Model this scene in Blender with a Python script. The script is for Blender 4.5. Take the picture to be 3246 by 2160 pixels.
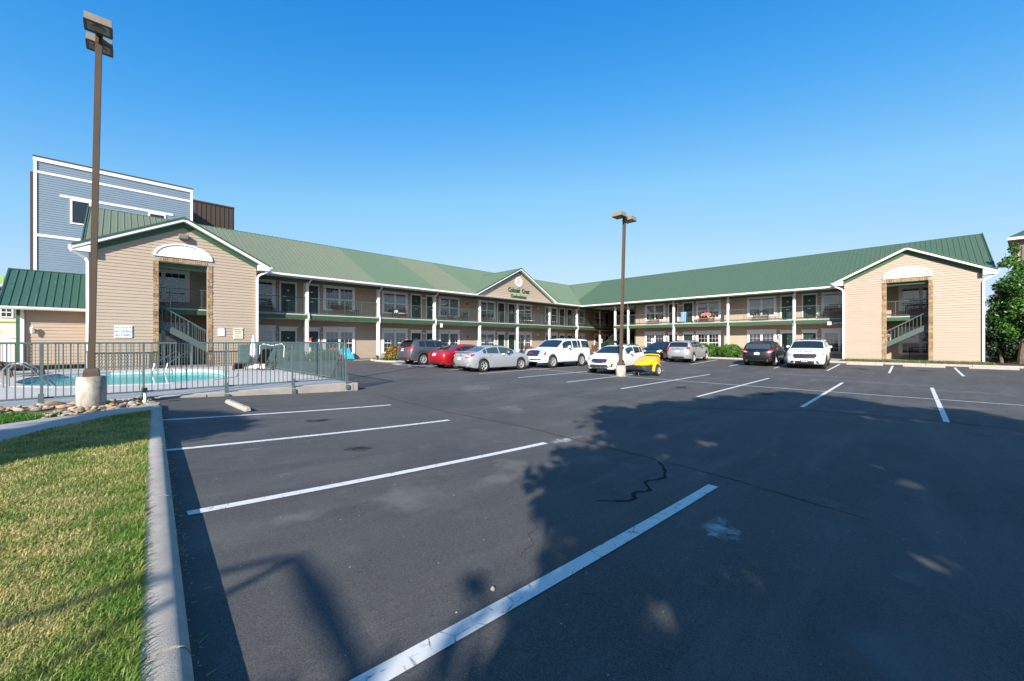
import bpy, bmesh, math, random
import numpy as np
from mathutils import Matrix, Vector
from mathutils.bvhtree import BVHTree
random.seed(7); RNG = np.random.default_rng(11)
R = math.radians
SC = bpy.context.scene
COL = SC.collection
for o in list(bpy.data.objects): bpy.data.objects.remove(o)

# ------------------------------------------------------------------ camera, sky, sun, exposure
# axes: x runs along the long left wing, y along the right wing, z up; z = 0 is the middle of the lot
cam_d = bpy.data.cameras.new('camera'); cam = bpy.data.objects.new('camera', cam_d); COL.objects.link(cam)
cam_d.sensor_width = 36; cam_d.lens = 13.92; cam_d.shift_y = 0.001
cam_d.clip_start = 0.05; cam_d.clip_end = 3000
cam.location = (0, 0, 1.8); cam.rotation_euler = (R(90), 0, R(-44.73)); SC.camera = cam
LX, LY, LZ = 1.5, 1.0, -.92                       # direction sunlight travels
SUN_EL = math.atan2(-LZ, math.hypot(LX, LY))
wd = bpy.data.worlds.new('World'); SC.world = wd; wd.use_nodes = True
nt = wd.node_tree; bg = nt.nodes['Background']
sky = nt.nodes.new('ShaderNodeTexSky'); sky.sky_type = 'NISHITA'; sky.sun_disc = False
sky.sun_elevation = SUN_EL
sky.sun_rotation = math.atan2(-LX, -LY)
sky.air_density = 1.0; sky.dust_density = 0.6; sky.ozone_density = 3.0
def vscale(src, k):
    n = nt.nodes.new('ShaderNodeVectorMath'); n.operation = 'SCALE'; n.inputs[3].default_value = k; nt.links.new(src, n.inputs[0]); return n.outputs[0]
rc = nt.nodes.new('ShaderNodeRGBCurve')            # the photograph's tone curve for the whole sky, the same in every direction
for ch, pts in ((0, [(0, 0), (.084, .024), (.119, .08), (.186, .254), (.32, .456), (.6, .70), (1, .95)]), (1, [(0, 0), (.15, .26), (.2135, .392), (.33, .60), (.525, .725), (.8, .84), (1, .93)]),
                (2, [(0, 0), (.294, .745), (.392, .87), (.56, .945), (.79, .975), (1, .99)])):
    cv = rc.mapping.curves[ch]; pts = [(x * .25, y * .3) for x, y in pts] + [(1, 1)]
    for p in pts[1:-1]: cv.points.new(*p)
    for q, p in zip(cv.points, pts): q.location = p; q.handle_type = 'VECTOR'
rc.mapping.update()
nt.links.new(vscale(sky.outputs[0], .1124 * .25), rc.inputs['Color']); nt.links.new(vscale(rc.outputs[0], 3.05 / .3), bg.inputs[0])
bg.inputs[1].default_value = 0.15
sd = bpy.data.lights.new('sun', 'SUN'); sun = bpy.data.objects.new('sun', sd); COL.objects.link(sun)
sd.energy = 3.8; sd.angle = R(0.53); sd.color = (1.0, 0.935, 0.85)
sun.rotation_euler = Vector((LX, LY, LZ)).to_track_quat('-Z', 'Y').to_euler()
sun.location = (-60, -35, 40)
SC.view_settings.view_transform = 'Standard'; SC.view_settings.look = 'None'
SC.view_settings.exposure = 1.2; SC.view_settings.gamma = 1
SC.view_settings.use_curve_mapping = False
SC.render.engine = 'CYCLES'
SC.cycles.max_bounces = 6; SC.cycles.transparent_max_bounces = 12
SC.cycles.caustics_reflective = False; SC.cycles.caustics_refractive = False

# ------------------------------------------------------------------ materials
M = {}
def mat(name, col, rough=0.6, metal=0.0, var=0.0, vs=3.0, bump=0.0, bs=60.0, col2=None, spec=0.5, coat=0.0, stretch=None):
    m = bpy.data.materials.new(name); m.use_nodes = True; t = m.node_tree; b = t.nodes['Principled BSDF']
    b.inputs['Base Color'].default_value = (*col, 1); b.inputs['Roughness'].default_value = rough
    b.inputs['Metallic'].default_value = metal; b.inputs['Specular IOR Level'].default_value = spec
    if coat: b.inputs['Coat Weight'].default_value = coat; b.inputs['Coat Roughness'].default_value = 0.07
    if var or bump:
        tc = t.nodes.new('ShaderNodeTexCoord'); vec = tc.outputs['Object']
        if stretch:
            mp = t.nodes.new('ShaderNodeMapping'); mp.inputs['Scale'].default_value = stretch
            t.links.new(vec, mp.inputs[0]); vec = mp.outputs[0]
    if var:
        n = t.nodes.new('ShaderNodeTexNoise'); n.inputs['Scale'].default_value = vs; n.inputs['Detail'].default_value = 6
        n.inputs['Roughness'].default_value = 0.65
        t.links.new(vec, n.inputs['Vector'])
        mr = t.nodes.new('ShaderNodeMapRange'); mr.inputs[1].default_value = 0.3; mr.inputs[2].default_value = 0.7
        t.links.new(n.outputs[0], mr.inputs[0])
        mx = t.nodes.new('ShaderNodeMix'); mx.data_type = 'RGBA'
        c2 = col2 or tuple(c * (1 - var) for c in col)
        mx.inputs[6].default_value = (*col, 1); mx.inputs[7].default_value = (*c2, 1)
        t.links.new(mr.outputs[0], mx.inputs[0]); t.links.new(mx.outputs[2], b.inputs['Base Color'])
    if bump:
        n2 = t.nodes.new('ShaderNodeTexNoise'); n2.inputs['Scale'].default_value = bs; n2.inputs['Detail'].default_value = 3
        t.links.new(vec, n2.inputs['Vector'])
        bp = t.nodes.new('ShaderNodeBump'); bp.inputs['Strength'].default_value = bump; bp.inputs['Distance'].default_value = 0.02
        t.links.new(n2.outputs[0], bp.inputs['Height']); t.links.new(bp.outputs[0], b.inputs['Normal'])
    M[name] = m
    return m
mat('siding', (.42, .335, .255), .55, var=.10, vs=1.2, stretch=(.5, .5, 3))
mat('white', (.74, .73, .72), .45, var=.05, vs=2)
mat('green_trim', (.036, .100, .048), .5, var=.12, vs=3)
mat('rail', (.075, .108, .102), .5, var=.15, vs=6)
mat('fence', (.095, .145, .148), .55, var=.3, vs=7, bump=.1, bs=40)
mat('slab_edge', (.10, .15, .16), .6)
mat('soffit', (.68, .65, .58), .6)
mat('ceiling', (.78, .76, .71), .7)
mat('door', (.010, .034, .028), .45)
mat('brass', (.5, .35, .12), .3, 1)
mat('dark', (.012, .012, .014), .7)
mat('black', (.014, .014, .016), .45)
mat('concrete', (.40, .36, .31), .85, var=.28, vs=2.2, bump=.25, bs=30)
mat('concrete_old', (.54, .50, .43), .9, var=.72, vs=2.6, bump=.45, bs=40, col2=(.13, .115, .095), stretch=(1.4, 1.4, .7))
mat('deck', (.47, .45, .43), .85, var=.14, vs=1.2, bump=.1, bs=60)
mat('path', (.36, .34, .32), .85, var=.16, vs=2, bump=.15, bs=80)
mat('kerb', (.43, .385, .33), .88, var=.25, vs=6, bump=.22, bs=170)
mat('mulch', (.075, .040, .024), .95, var=.5, vs=18, bump=.8, bs=50)
mat('soil', (.17, .115, .07), .95, var=.4, vs=6, bump=.5, bs=30)
mat('bronze', (.105, .076, .052), .5, .0, var=.18, vs=4, spec=.4)
mat('bronze_light', (.27, .225, .17), .6, var=.2, vs=5)
mat('lens', (.22, .22, .2), .12, var=.5, vs=9)
mat('blue_siding', (.17, .24, .31), .6, var=.08, vs=.8)
mat('brown_metal', (.075, .05, .036), .5, .2)
mat('stucco', (.62, .60, .55), .8)
mat('tan', (.33, .27, .21), .8)
mat('lime', (.30, .55, .03), .5)
mat('navy', (.02, .04, .16), .5)
mat('magenta', (.16, .025, .05), .6)
mat('wood', (.24, .10, .035), .5, var=.4, vs=8, stretch=(1, 6, 6))
mat('orange_wood', (.62, .25, .03), .5, var=.2, vs=8)
mat('redwood', (.14, .035, .018), .5, var=.3, vs=8)
mat('brown', (.05, .03, .02), .55, var=.3, vs=30)
mat('wicker', (.06, .036, .024), .7, var=.5, vs=60, bump=.4, bs=90)
mat('cushion', (.62, .57, .48), .9)
mat('pink', (.62, .14, .16), .9)
mat('coral', (.75, .14, .06), .9, var=.15, vs=8)
mat('cyan', (.04, .44, .62), .9, var=.15, vs=5)
mat('lightblue', (.20, .36, .72), .9, var=.15, vs=6)
mat('red', (.5, .015, .012), .4)
mat('sign_white', (.80, .80, .80), .4)
mat('sign_cream', (.76, .70, .56), .4)
mat('ink_blue', (.09, .13, .36), .5)
mat('ink_red', (.66, .04, .02), .5)
mat('ink_dark', (.10, .09, .07), .6)
mat('hc_blue', (.012, .075, .30), .4); mat('badge_blue', (.02, .045, .16), .3)
mat('letter_green', (.012, .10, .035), .4)
mat('chrome', (.72, .72, .74), .12, 1)
mat('steel', (.46, .45, .43), .25, 1)
mat('alloy', (.55, .54, .53), .35, .35)
mat('tyre', (.028, .027, .026), .8, var=.3, vs=12)
mat('clad', (.030, .030, .032), .6)
mat('plate', (.62, .66, .72), .4)
mat('tail', (.42, .010, .014), .12, coat=.6)
mat('tail_clear', (.72, .62, .6), .1, coat=.5)
mat('headlight', (.55, .58, .6), .06, .4, coat=1)
mat('amber', (.7, .22, .02), .15)
mat('yellow_lens', (.85, .62, .02), .2)
mat('grille', (.02, .02, .022), .6)
mat('car_glass', (.014, .02, .022), .04, spec=.75, coat=.4)
mat('car_glass_light', (.04, .06, .06), .04, spec=.75, coat=.4)
mat('pvc', (.78, .78, .76), .35)
mat('trunk', (.17, .125, .085), .9, var=.4, vs=6, bump=.6, bs=14)
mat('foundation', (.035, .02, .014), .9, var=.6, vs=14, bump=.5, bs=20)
mat('tile', (.55, .68, .68), .25)
mat('tile_dot', (.20, .30, .42), .3)
mat('pool_floor', (.40, .86, .83), .5)
mat('utility', (.2, .17, .13), .9, var=.4, vs=6)
for nm, c in dict(paint_grey=(.10, .105, .118), paint_red=(.30, .006, .012), paint_silver=(.44, .455, .475), paint_white=(.78, .78, .775),
                  paint_black=(.008, .0085, .010), paint_silver2=(.40, .41, .42), paint_yellow=(.85, .45, .006), paint_pearl=(.72, .71, .685)).items():
    mm = mat(nm, c, .34, .4 if nm in ('paint_grey', 'paint_silver', 'paint_silver2') else 0, coat=.5)
for i, c in enumerate([(.34, .22, .115), (.40, .29, .18), (.26, .165, .095), (.44, .30, .155), (.31, .235, .17), (.36, .19, .085)]):
    mat('stone%d' % i, c, .9, var=.3, vs=9, bump=.6, bs=22)
for i, c in enumerate([(.36, .22, .11), (.44, .34, .24), (.29, .24, .20), (.40, .26, .12), (.48, .41, .33), (.24, .22, .20)]):
    mat('rock%d' % i, c, .85, var=.3, vs=5, bump=.25, bs=18)
# standing-seam roof: sheets from different batches, each weathered by its own amount
for i, c in enumerate([(.086, .142, .082), (.195, .222, .138), (.14, .20, .122), (.044, .112, .080)]):
    mat('roof%d' % i, c, .5, .15, var=.13, vs=2.5, stretch=(2, 2, .4))
def leaf_mat(name, c1, c2, trans=.25, rough=.45):
    m = bpy.data.materials.new(name); m.use_nodes = True; t = m.node_tree; b = t.nodes['Principled BSDF']
    at = t.nodes.new('ShaderNodeAttribute'); at.attribute_name = 'tint'
    mx = t.nodes.new('ShaderNodeMix'); mx.data_type = 'RGBA'
    mx.inputs[6].default_value = (*c1, 1); mx.inputs[7].default_value = (*c2, 1)
    t.links.new(at.outputs['Fac'], mx.inputs[0]); t.links.new(mx.outputs[2], b.inputs['Base Color'])
    b.inputs['Roughness'].default_value = rough
    if trans:
        tr = t.nodes.new('ShaderNodeBsdfTranslucent'); t.links.new(mx.outputs[2], tr.inputs[0])
        ms = t.nodes.new('ShaderNodeMixShader'); ms.inputs[0].default_value = trans
        t.links.new(b.outputs[0], ms.inputs[1]); t.links.new(tr.outputs[0], ms.inputs[2])
        t.links.new(ms.outputs[0], t.nodes['Material Output'].inputs[0])
    M[name] = m
leaf_mat('leaf_gloss', (.028, .095, .016), (.11, .24, .036), .2, .28)
leaf_mat('leaf_dark', (.008, .022, .006), (.022, .05, .012), .1, .5)
leaf_mat('leaf_hedge', (.035, .10, .010), (.11, .24, .022))
leaf_mat('leaf_nandina', (.10, .19, .018), (.36, .13, .02))
leaf_mat('leaf_autumn', (.05, .10, .015), (.30, .10, .02))
leaf_mat('leaf_tuft', (.07, .13, .03), (.26, .22, .08))
leaf_mat('grass_blade', (.13, .26, .02), (.64, .53, .22), .38, .5)
leaf_mat('grass_lush', (.040, .17, .010), (.17, .30, .03), .3, .5)

def asphalt_mat(name, wear=1.0):
    m = bpy.data.materials.new(name); m.use_nodes = True; t = m.node_tree; b = t.nodes['Principled BSDF']; L = t.links.new
    tc = t.nodes.new('ShaderNodeTexCoord'); v = tc.outputs['Object']
    def noise(sc, det, ro=.6, vec=v):
        n = t.nodes.new('ShaderNodeTexNoise'); n.inputs['Scale'].default_value = sc; n.inputs['Detail'].default_value = det
        n.inputs['Roughness'].default_value = ro; L(vec, n.inputs['Vector']); return n.outputs[0]
    def rng(x, a, bb, c=0, d=1):
        r = t.nodes.new('ShaderNodeMapRange'); r.inputs[1].default_value = a; r.inputs[2].default_value = bb
        r.inputs[3].default_value = c; r.inputs[4].default_value = d; L(x, r.inputs[0]); return r.outputs[0]
    def mix(f, a, bb):
        x = t.nodes.new('ShaderNodeMix'); x.data_type = 'RGBA'; L(f, x.inputs[0])
        for i, c in ((6, a), (7, bb)):
            if isinstance(c, tuple): x.inputs[i].default_value = (*c, 1)
            else: L(c, x.inputs[i])
        return x.outputs[2]
    base = mix(rng(noise(.35, 5), .35, .68), (.036, .035, .036), (.072, .067, .064))
    mp = t.nodes.new('ShaderNodeMapping'); mp.inputs['Scale'].default_value = (.25, 1.6, 1); L(v, mp.inputs[0])
    base = mix(rng(noise(1.0, 6, .7, mp.outputs[0]), .48, .76, 0, .7), base, (.135, .127, .12))      # dust drifted along the aisles
    base = mix(rng(noise(2.3, 8, .75), .57, .80, 0, .7), base, (.17, .16, .15))                        # scuffs
    base = mix(rng(noise(.9, 4, .5), .58, .70, 0, .6), base, (.026, .026, .028))                         # oily patches
    base = mix(rng(noise(55, 3, .7), .46, .70, 0, .38), base, (.135, .128, .122))
    base = mix(rng(noise(38, 2, .6), .56, .74, 0, .45), base, (.028, .027, .027))
    base = mix(rng(noise(160, 2, .5), .45, .75, 0, .9), base, (.155, .15, .146))                        # aggregate
    base = mix(rng(noise(120, 1, .5), .72, .80, 0, .7), base, (.28, .27, .25))                           # light stones
    L(base, b.inputs['Base Color']); b.inputs['Roughness'].default_value = .82; b.inputs['Specular IOR Level'].default_value = .35
    bp = t.nodes.new('ShaderNodeBump'); bp.inputs['Strength'].default_value = .5; bp.inputs['Distance'].default_value = .006
    L(noise(300, 3, .6), bp.inputs['Height']); L(bp.outputs[0], b.inputs['Normal'])
    M[name] = m
asphalt_mat('asphalt')
def paint_line_mat():
    m = bpy.data.materials.new('line_paint'); m.use_nodes = True; t = m.node_tree; b = t.nodes['Principled BSDF']; L = t.links.new
    tc = t.nodes.new('ShaderNodeTexCoord')
    n = t.nodes.new('ShaderNodeTexNoise'); n.inputs['Scale'].default_value = 9; n.inputs['Detail'].default_value = 9; n.inputs['Roughness'].default_value = .75
    L(tc.outputs['Object'], n.inputs['Vector'])
    vo = t.nodes.new('ShaderNodeTexVoronoi'); vo.feature = 'DISTANCE_TO_EDGE'; vo.inputs['Scale'].default_value = 7
    L(tc.outputs['Object'], vo.inputs['Vector'])
    r = t.nodes.new('ShaderNodeMapRange'); r.inputs[1].default_value = .60; r.inputs[2].default_value = .66; L(n.outputs[0], r.inputs[0])
    r2 = t.nodes.new('ShaderNodeMapRange'); r2.inputs[1].default_value = .035; r2.inputs[2].default_value = .012; L(vo.outputs['Distance'], r2.inputs[0])
    r3 = t.nodes.new('ShaderNodeMapRange'); r3.inputs[1].default_value = .46; r3.inputs[2].default_value = .60; L(n.outputs[0], r3.inputs[0])
    mu = t.nodes.new('ShaderNodeMath'); mu.operation = 'MULTIPLY'; L(r2.outputs[0], mu.inputs[0]); L(r3.outputs[0], mu.inputs[1])
    ma = t.nodes.new('ShaderNodeMath'); ma.operation = 'MAXIMUM'; L(r.outputs[0], ma.inputs[0]); L(mu.outputs[0], ma.inputs[1])
    x = t.nodes.new('ShaderNodeMix'); x.data_type = 'RGBA'; x.inputs[6].default_value = (.66, .65, .62, 1); x.inputs[7].default_value = (.10, .10, .10, 1)
    L(ma.outputs[0], x.inputs[0]); L(x.outputs[2], b.inputs['Base Color']); b.inputs['Roughness'].default_value = .7
    M['line_paint'] = m
paint_line_mat()
def glass_mat(name, refl_rough=.02, tint=(.86, .9, .9), ior=1.7, add=.06):
    m = bpy.data.materials.new(name); m.use_nodes = True; t = m.node_tree; L = t.links.new
    for n in list(t.nodes):
        if n.type == 'BSDF_PRINCIPLED': t.nodes.remove(n)
    tr = t.nodes.new('ShaderNodeBsdfTransparent'); tr.inputs[0].default_value = (*tint, 1)
    gl = t.nodes.new('ShaderNodeBsdfGlossy'); gl.inputs['Roughness'].default_value = refl_rough
    fr = t.nodes.new('ShaderNodeFresnel'); fr.inputs[0].default_value = ior
    mu = t.nodes.new('ShaderNodeMath'); mu.operation = 'ADD'; mu.inputs[1].default_value = add; L(fr.outputs[0], mu.inputs[0])
    ms = t.nodes.new('ShaderNodeMixShader'); L(mu.outputs[0], ms.inputs[0]); L(tr.outputs[0], ms.inputs[1]); L(gl.outputs[0], ms.inputs[2])
    L(ms.outputs[0], t.nodes['Material Output'].inputs[0]); M[name] = m
glass_mat('pane')
glass_mat('water', .02, (.80, .98, .98), 1.33, 0)
_t = M['water'].node_tree; _ms = [n for n in _t.nodes if n.type == 'MIX_SHADER'][0]; _mu = [n for n in _t.nodes if n.type == 'MATH'][0]; _tr = [n for n in _t.nodes if n.type == 'BSDF_TRANSPARENT'][0]
_mu.operation = 'MULTIPLY'; _mu.inputs[1].default_value = .55                      # rippled water mirrors less than a flat sheet
_df = _t.nodes.new('ShaderNodeBsdfDiffuse'); _df.inputs[0].default_value = (.10, .52, .54, 1); _m2 = _t.nodes.new('ShaderNodeMixShader'); _m2.inputs[0].default_value = .36   # light scattered back by the water
_t.links.new(_tr.outputs[0], _m2.inputs[1]); _t.links.new(_df.outputs[0], _m2.inputs[2]); _t.links.new(_m2.outputs[0], _ms.inputs[1])
def slat_mat():                                                       # venetian blind: printed only as fine relief
    m = mat('blind', (.60, .61, .58), .7); t = m.node_tree; b = t.nodes['Principled BSDF']; L = t.links.new
    tc = t.nodes.new('ShaderNodeTexCoord'); w = t.nodes.new('ShaderNodeTexWave'); w.wave_type = 'BANDS'; w.bands_direction = 'Z'
    w.inputs['Scale'].default_value = 6.5; L(tc.outputs['Object'], w.inputs['Vector'])
    bp = t.nodes.new('ShaderNodeBump'); bp.inputs['Strength'].default_value = .6; bp.inputs['Distance'].default_value = .02
    L(w.outputs[0], bp.inputs['Height']); L(bp.outputs[0], b.inputs['Normal'])
slat_mat()
mat('curtain', (.58, .56, .50), .9, var=.35, vs=5, stretch=(6, 6, .4))
mat('unlit_backing', (.030, .030, .032), .9)  # unlit interior painted as a flat dark sheet behind the panes

# ------------------------------------------------------------------ mesh helpers
def tag(o, label=None, cat=None, group=None, kind=None):
    if label: o['label'] = label
    if cat: o['category'] = cat
    if group: o['group'] = group
    if kind: o['kind'] = kind
    return o
def adopt(o, parent):
    o.parent = parent
    if parent: o.matrix_parent_inverse = parent.matrix_basis.inverted()
def thing(name, label, cat, loc=(0, 0, 0), rz=0, group=None, rx=0, ry=0):
    o = bpy.data.objects.new(name, None); COL.objects.link(o)
    o.empty_display_size = .2
    o.location = loc; o.rotation_euler = (rx, ry, rz)
    return tag(o, label, cat, group)
class MB:
    def __init__(s, f=None): s.v = []; s.f = []; s.m = f
    def p(s, x, y, z):
        q = (x, y, z) if s.m is None else s.m(x, y, z)
        s.v.append(q); return len(s.v) - 1
    def quad(s, *pts):
        s.f.append([s.p(*q) for q in pts]); return s
    def box(s, x0, x1, y0, y1, z0, z1):
        i = [s.p(x, y, z) for z in (z0, z1) for x, y in ((x0, y0), (x1, y0), (x1, y1), (x0, y1))]
        for a in ((3, 2, 1, 0), (4, 5, 6, 7), (0, 1, 5, 4), (1, 2, 6, 5), (2, 3, 7, 6), (3, 0, 4, 7)): s.f.append([i[k] for k in a])
        return s
    def bar(s, a, b, w, h=None, up=(0, 0, 1)):
        h = h or w; a = Vector(a); b = Vector(b); d = (b - a).normalized(); u = Vector(up)
        if abs(d.dot(u)) > .98: u = Vector((1, 0, 0))
        r = d.cross(u).normalized(); u = r.cross(d)
        i = []
        for q in (a, b):
            for sx, sz in ((-1, -1), (1, -1), (1, 1), (-1, 1)):
                i.append(s.p(*(q + r * (sx * w / 2) + u * (sz * h / 2))))
        for f in ((0, 1, 2, 3), (7, 6, 5, 4), (0, 4, 5, 1), (1, 5, 6, 2), (2, 6, 7, 3), (3, 7, 4, 0)): s.f.append([i[k] for k in f])
        return s
    def tube(s, pts, r, n=8, cap=True):
        pts = [Vector(q) for q in pts]; rs = r if isinstance(r, (list, tuple)) else [r] * len(pts)
        rings = []; ref = Vector((0, 0, 1))
        for k, q in enumerate(pts):
            d = (pts[min(k + 1, len(pts) - 1)] - pts[max(k - 1, 0)]).normalized()
            u = ref - d * ref.dot(d)
            if u.length < .1: u = Vector((1, 0, 0)) - d * d.x
            u.normalize(); ref = u; w = d.cross(u)
            rings.append([s.p(*(q + (u * math.cos(2 * math.pi * j / n) + w * math.sin(2 * math.pi * j / n)) * rs[k])) for j in range(n)])
        for a, b in zip(rings, rings[1:]):
            for j in range(n): s.f.append([a[j], a[(j + 1) % n], b[(j + 1) % n], b[j]])
        if cap: s.f.append(rings[0][::-1]); s.f.append(rings[-1])
        return s
    def lathe(s, prof, c=(0, 0, 0), n=16, axis='z', cap=True):
        rings = []
        for r, h in prof:
            ring = []
            for j in range(n):
                a = 2 * math.pi * j / n
                q = {'z': (r * math.cos(a), r * math.sin(a), h), 'y': (r * math.cos(a), h, r * math.sin(a)), 'x': (h, r * math.cos(a), r * math.sin(a))}[axis]
                ring.append(s.p(c[0] + q[0], c[1] + q[1], c[2] + q[2]))
            rings.append(ring)
        for a, b in zip(rings, rings[1:]):
            for j in range(n): s.f.append([a[j], a[(j + 1) % n], b[(j + 1) % n], b[j]])
        if cap: s.f.append(rings[0][::-1]); s.f.append(rings[-1])
        return s
    def prism(s, poly, d0, d1, axis='y'):
        f = {'y': lambda a, b, d: (a, d, b), 'x': lambda a, b, d: (d, a, b), 'z': lambda a, b, d: (a, b, d)}[axis]
        A = [s.p(*f(a, b, d0)) for a, b in poly]; B = [s.p(*f(a, b, d1)) for a, b in poly]; n = len(poly)
        s.f.append(A[::-1]); s.f.append(B)
        for j in range(n): s.f.append([A[j], A[(j + 1) % n], B[(j + 1) % n], B[j]])
        return s
    def mesh(s, name, fix=True, smooth=False, ang=35, bevel=0):
        me = bpy.data.meshes.new(name); me.from_pydata(s.v, [], s.f)
        if fix or bevel:
            bm = bmesh.new(); bm.from_mesh(me)
            bmesh.ops.recalc_face_normals(bm, faces=bm.faces)
            if bevel: bmesh.ops.bevel(bm, geom=[e for e in bm.edges], offset=bevel, segments=2, affect='EDGES', clamp_overlap=True)
            bm.to_mesh(me); bm.free()
        if smooth:
            me.polygons.foreach_set('use_smooth', [True] * len(me.polygons)); me.set_sharp_from_angle(angle=R(ang))
        return me
    def build(s, name, m, parent=None, kind=None, label=None, **kw):
        me = s.mesh(name, **kw); me.materials.append(M[m])
        return link(name, me, parent, kind, label)
def link(name, me, parent=None, kind=None, label=None):
    o = bpy.data.objects.new(name, me); COL.objects.link(o)
    if parent: adopt(o, parent)
    return tag(o, label, kind=kind)
def struct(name, mb, m, label, parent=None, **kw):
    o = mb.build(name, m, parent, kind='structure', **kw)
    if not parent: tag(o, label)
    return o
KIDS = {}
def kids(o): return [c for c in ALLKIDS.get(o.name, [])]
def copy_tree(o, parent=None, loc=None, rz=None, label=None, keep=None):
    c = o.copy(); COL.objects.link(c)
    if parent is not None:
        c.parent = parent
    for ch in o.children: copy_tree(ch, c)
    if loc is not None: c.location = loc
    if rz is not None: c.rotation_euler = (0, 0, rz)
    if label: c['label'] = label
    return c
def fast(name, v, f, m, parent=None, tint=None, smooth=False):
    v = np.asarray(v, np.float32); f = np.asarray(f, np.int32); k = f.shape[1]
    me = bpy.data.meshes.new(name); me.vertices.add(len(v)); me.vertices.foreach_set('co', v.ravel())
    me.loops.add(f.size); me.loops.foreach_set('vertex_index', f.ravel())
    me.polygons.add(len(f)); me.polygons.foreach_set('loop_start', np.arange(0, f.size, k, dtype=np.int32))
    try: me.polygons.foreach_set('loop_total', np.full(len(f), k, np.int32))
    except Exception: pass
    if smooth: me.polygons.foreach_set('use_smooth', np.ones(len(f), bool))
    me.update(calc_edges=True)
    if tint is not None:
        a = me.attributes.new('tint', 'FLOAT', 'POINT'); a.data.foreach_set('value', np.asarray(tint, np.float32))
    me.materials.append(M[m])
    return link(name, me, parent)
def text(name, body, size, m, parent, mtx, extrude=.004, bold=0., shear=0., sx=1., align='CENTER'):
    c = bpy.data.curves.new(name, 'FONT'); c.body = body; c.size = size; c.extrude = extrude; c.offset = bold; c.shear = shear
    c.align_x = align; c.resolution_u = 3
    t = bpy.data.objects.new('tmp', c); COL.objects.link(t)
    dg = bpy.context.evaluated_depsgraph_get(); me = bpy.data.meshes.new_from_object(t.evaluated_get(dg))
    bpy.data.objects.remove(t); bpy.data.curves.remove(c)
    me.transform(mtx @ Matrix.Diagonal((sx, 1, 1, 1))); me.materials.clear(); me.materials.append(M[m]); me.name = name
    return link(name, me, parent)
def face_left(x, y, z):                                # text/sign plane whose normal is -y, reading towards +x
    return Matrix.Translation((x, y, z)) @ Matrix.Rotation(R(90), 4, 'X')
def face_right(x, y, z):                               # plane whose normal is -x, reading towards -y
    return Matrix.Translation((x, y, z)) @ Matrix.Rotation(R(-90), 4, 'Z') @ Matrix.Rotation(R(90), 4, 'X')
def leaves(name, P, size, m, parent=None, tint=None, up=.0, aspect=1.7, normals=None):
    n = len(P); P = np.asarray(P, float)
    nr = RNG.normal(size=(n, 3)); nr[:, 2] += up
    if normals is not None: nr = nr * .6 + normals
    nr /= np.linalg.norm(nr, axis=1)[:, None]
    a = np.cross(nr, RNG.normal(size=(n, 3))); a /= np.linalg.norm(a, axis=1)[:, None]; b = np.cross(nr, a)
    s = (np.asarray(size) * RNG.uniform(.7, 1.3, n))[:, None]
    v = np.stack([P - a * s * aspect * .5, P + b * s * .42 + nr * s * .08, P + a * s * aspect * .5, P - b * s * .42 + nr * s * .08], 1).reshape(-1, 3)
    f = np.arange(4 * n).reshape(-1, 4)
    if tint is None: tint = RNG.uniform(0, 1, n)
    return fast(name, v, f, m, parent, np.repeat(tint, 4))
def sm(x, a, b):
    t = min(1, max(0, (x - a) / (b - a))); return t * t * (3 - 2 * t)
# ------------------------------------------------------------------ ground shape
def g(x, y):
    z = .30 * max(0, 1 - max(0, x - .3) / 7.) ** 1.5
    z += .45 * max(0, (min(y, 30) - 2) / 28.) ** 2
    if x > 22: z += .42 * ((min(x, 40) - 22) / 18.) ** 1.5
    return z
# ------------------------------------------------------------------ terrain and lot
def sheet(xs, ys, dz, name, m, label, inside=None, parent=None):
    mb = MB(); id = {}
    for i, x in enumerate(xs):
        for j, y in enumerate(ys): id[i, j] = mb.p(x, y, g(x, y) + dz)
    for i in range(len(xs) - 1):
        for j in range(len(ys) - 1):
            if inside is None or inside((xs[i] + xs[i + 1]) / 2, (ys[j] + ys[j + 1]) / 2):
                mb.f.append([id[i, j], id[i + 1, j], id[i + 1, j + 1], id[i, j + 1]])
    return struct(name, mb, m, label, parent, fix=False, smooth=True, ang=80)
far = [-900, -400, -150, -60]
xs = far + list(np.arange(-30, 80.1, 2.5)) + [120, 250, 500, 900]
sheet(xs, xs, -.12, 'ground', 'soil', 'bare brown earth running out round the lot and buildings',
      inside=lambda x, y: not (-6 < x < 5 and 15 < y < 30))
lx = [0.12] + list(np.arange(.5, 36.01, .5)); ly = list(np.arange(-46, 31.01, .5))
sheet(lx, ly, 0, 'parking_lot', 'asphalt', 'dark sealed asphalt parking lot between the two wings',
      inside=lambda x, y: not (y > 13.5 and x < 5.6) and not (y > 28.6 and x < 5.6))
mb = MB().box(-60, .12, -46, -2.5, -.2, .30); struct('driveway', mb, 'asphalt', 'dark asphalt behind the end of the lawn')
def stripe(x0, y0, x1, y1, w=.10, name='parking_line', m='line_paint', dz=.006, jag=0):
    mb = MB(); d = Vector((x1 - x0, y1 - y0)); n = max(2, int(d.length / .25)); nx, ny = -d.y / d.length * w / 2, d.x / d.length * w / 2
    prev = None
    for k in range(n + 1):
        t = k / n; x = x0 + d.x * t; y = y0 + d.y * t
        j = jag * random.uniform(-1, 1)
        a = mb.p(x + nx * (1 + j), y + ny * (1 + j), g(x + nx, y + ny) + dz); b = mb.p(x - nx * (1 + j), y - ny * (1 + j), g(x - nx, y - ny) + dz)
        if prev: mb.f.append([prev[0], prev[1], b, a])
        prev = (a, b)
    return struct(name, mb, m, None, None, fix=False)
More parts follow.
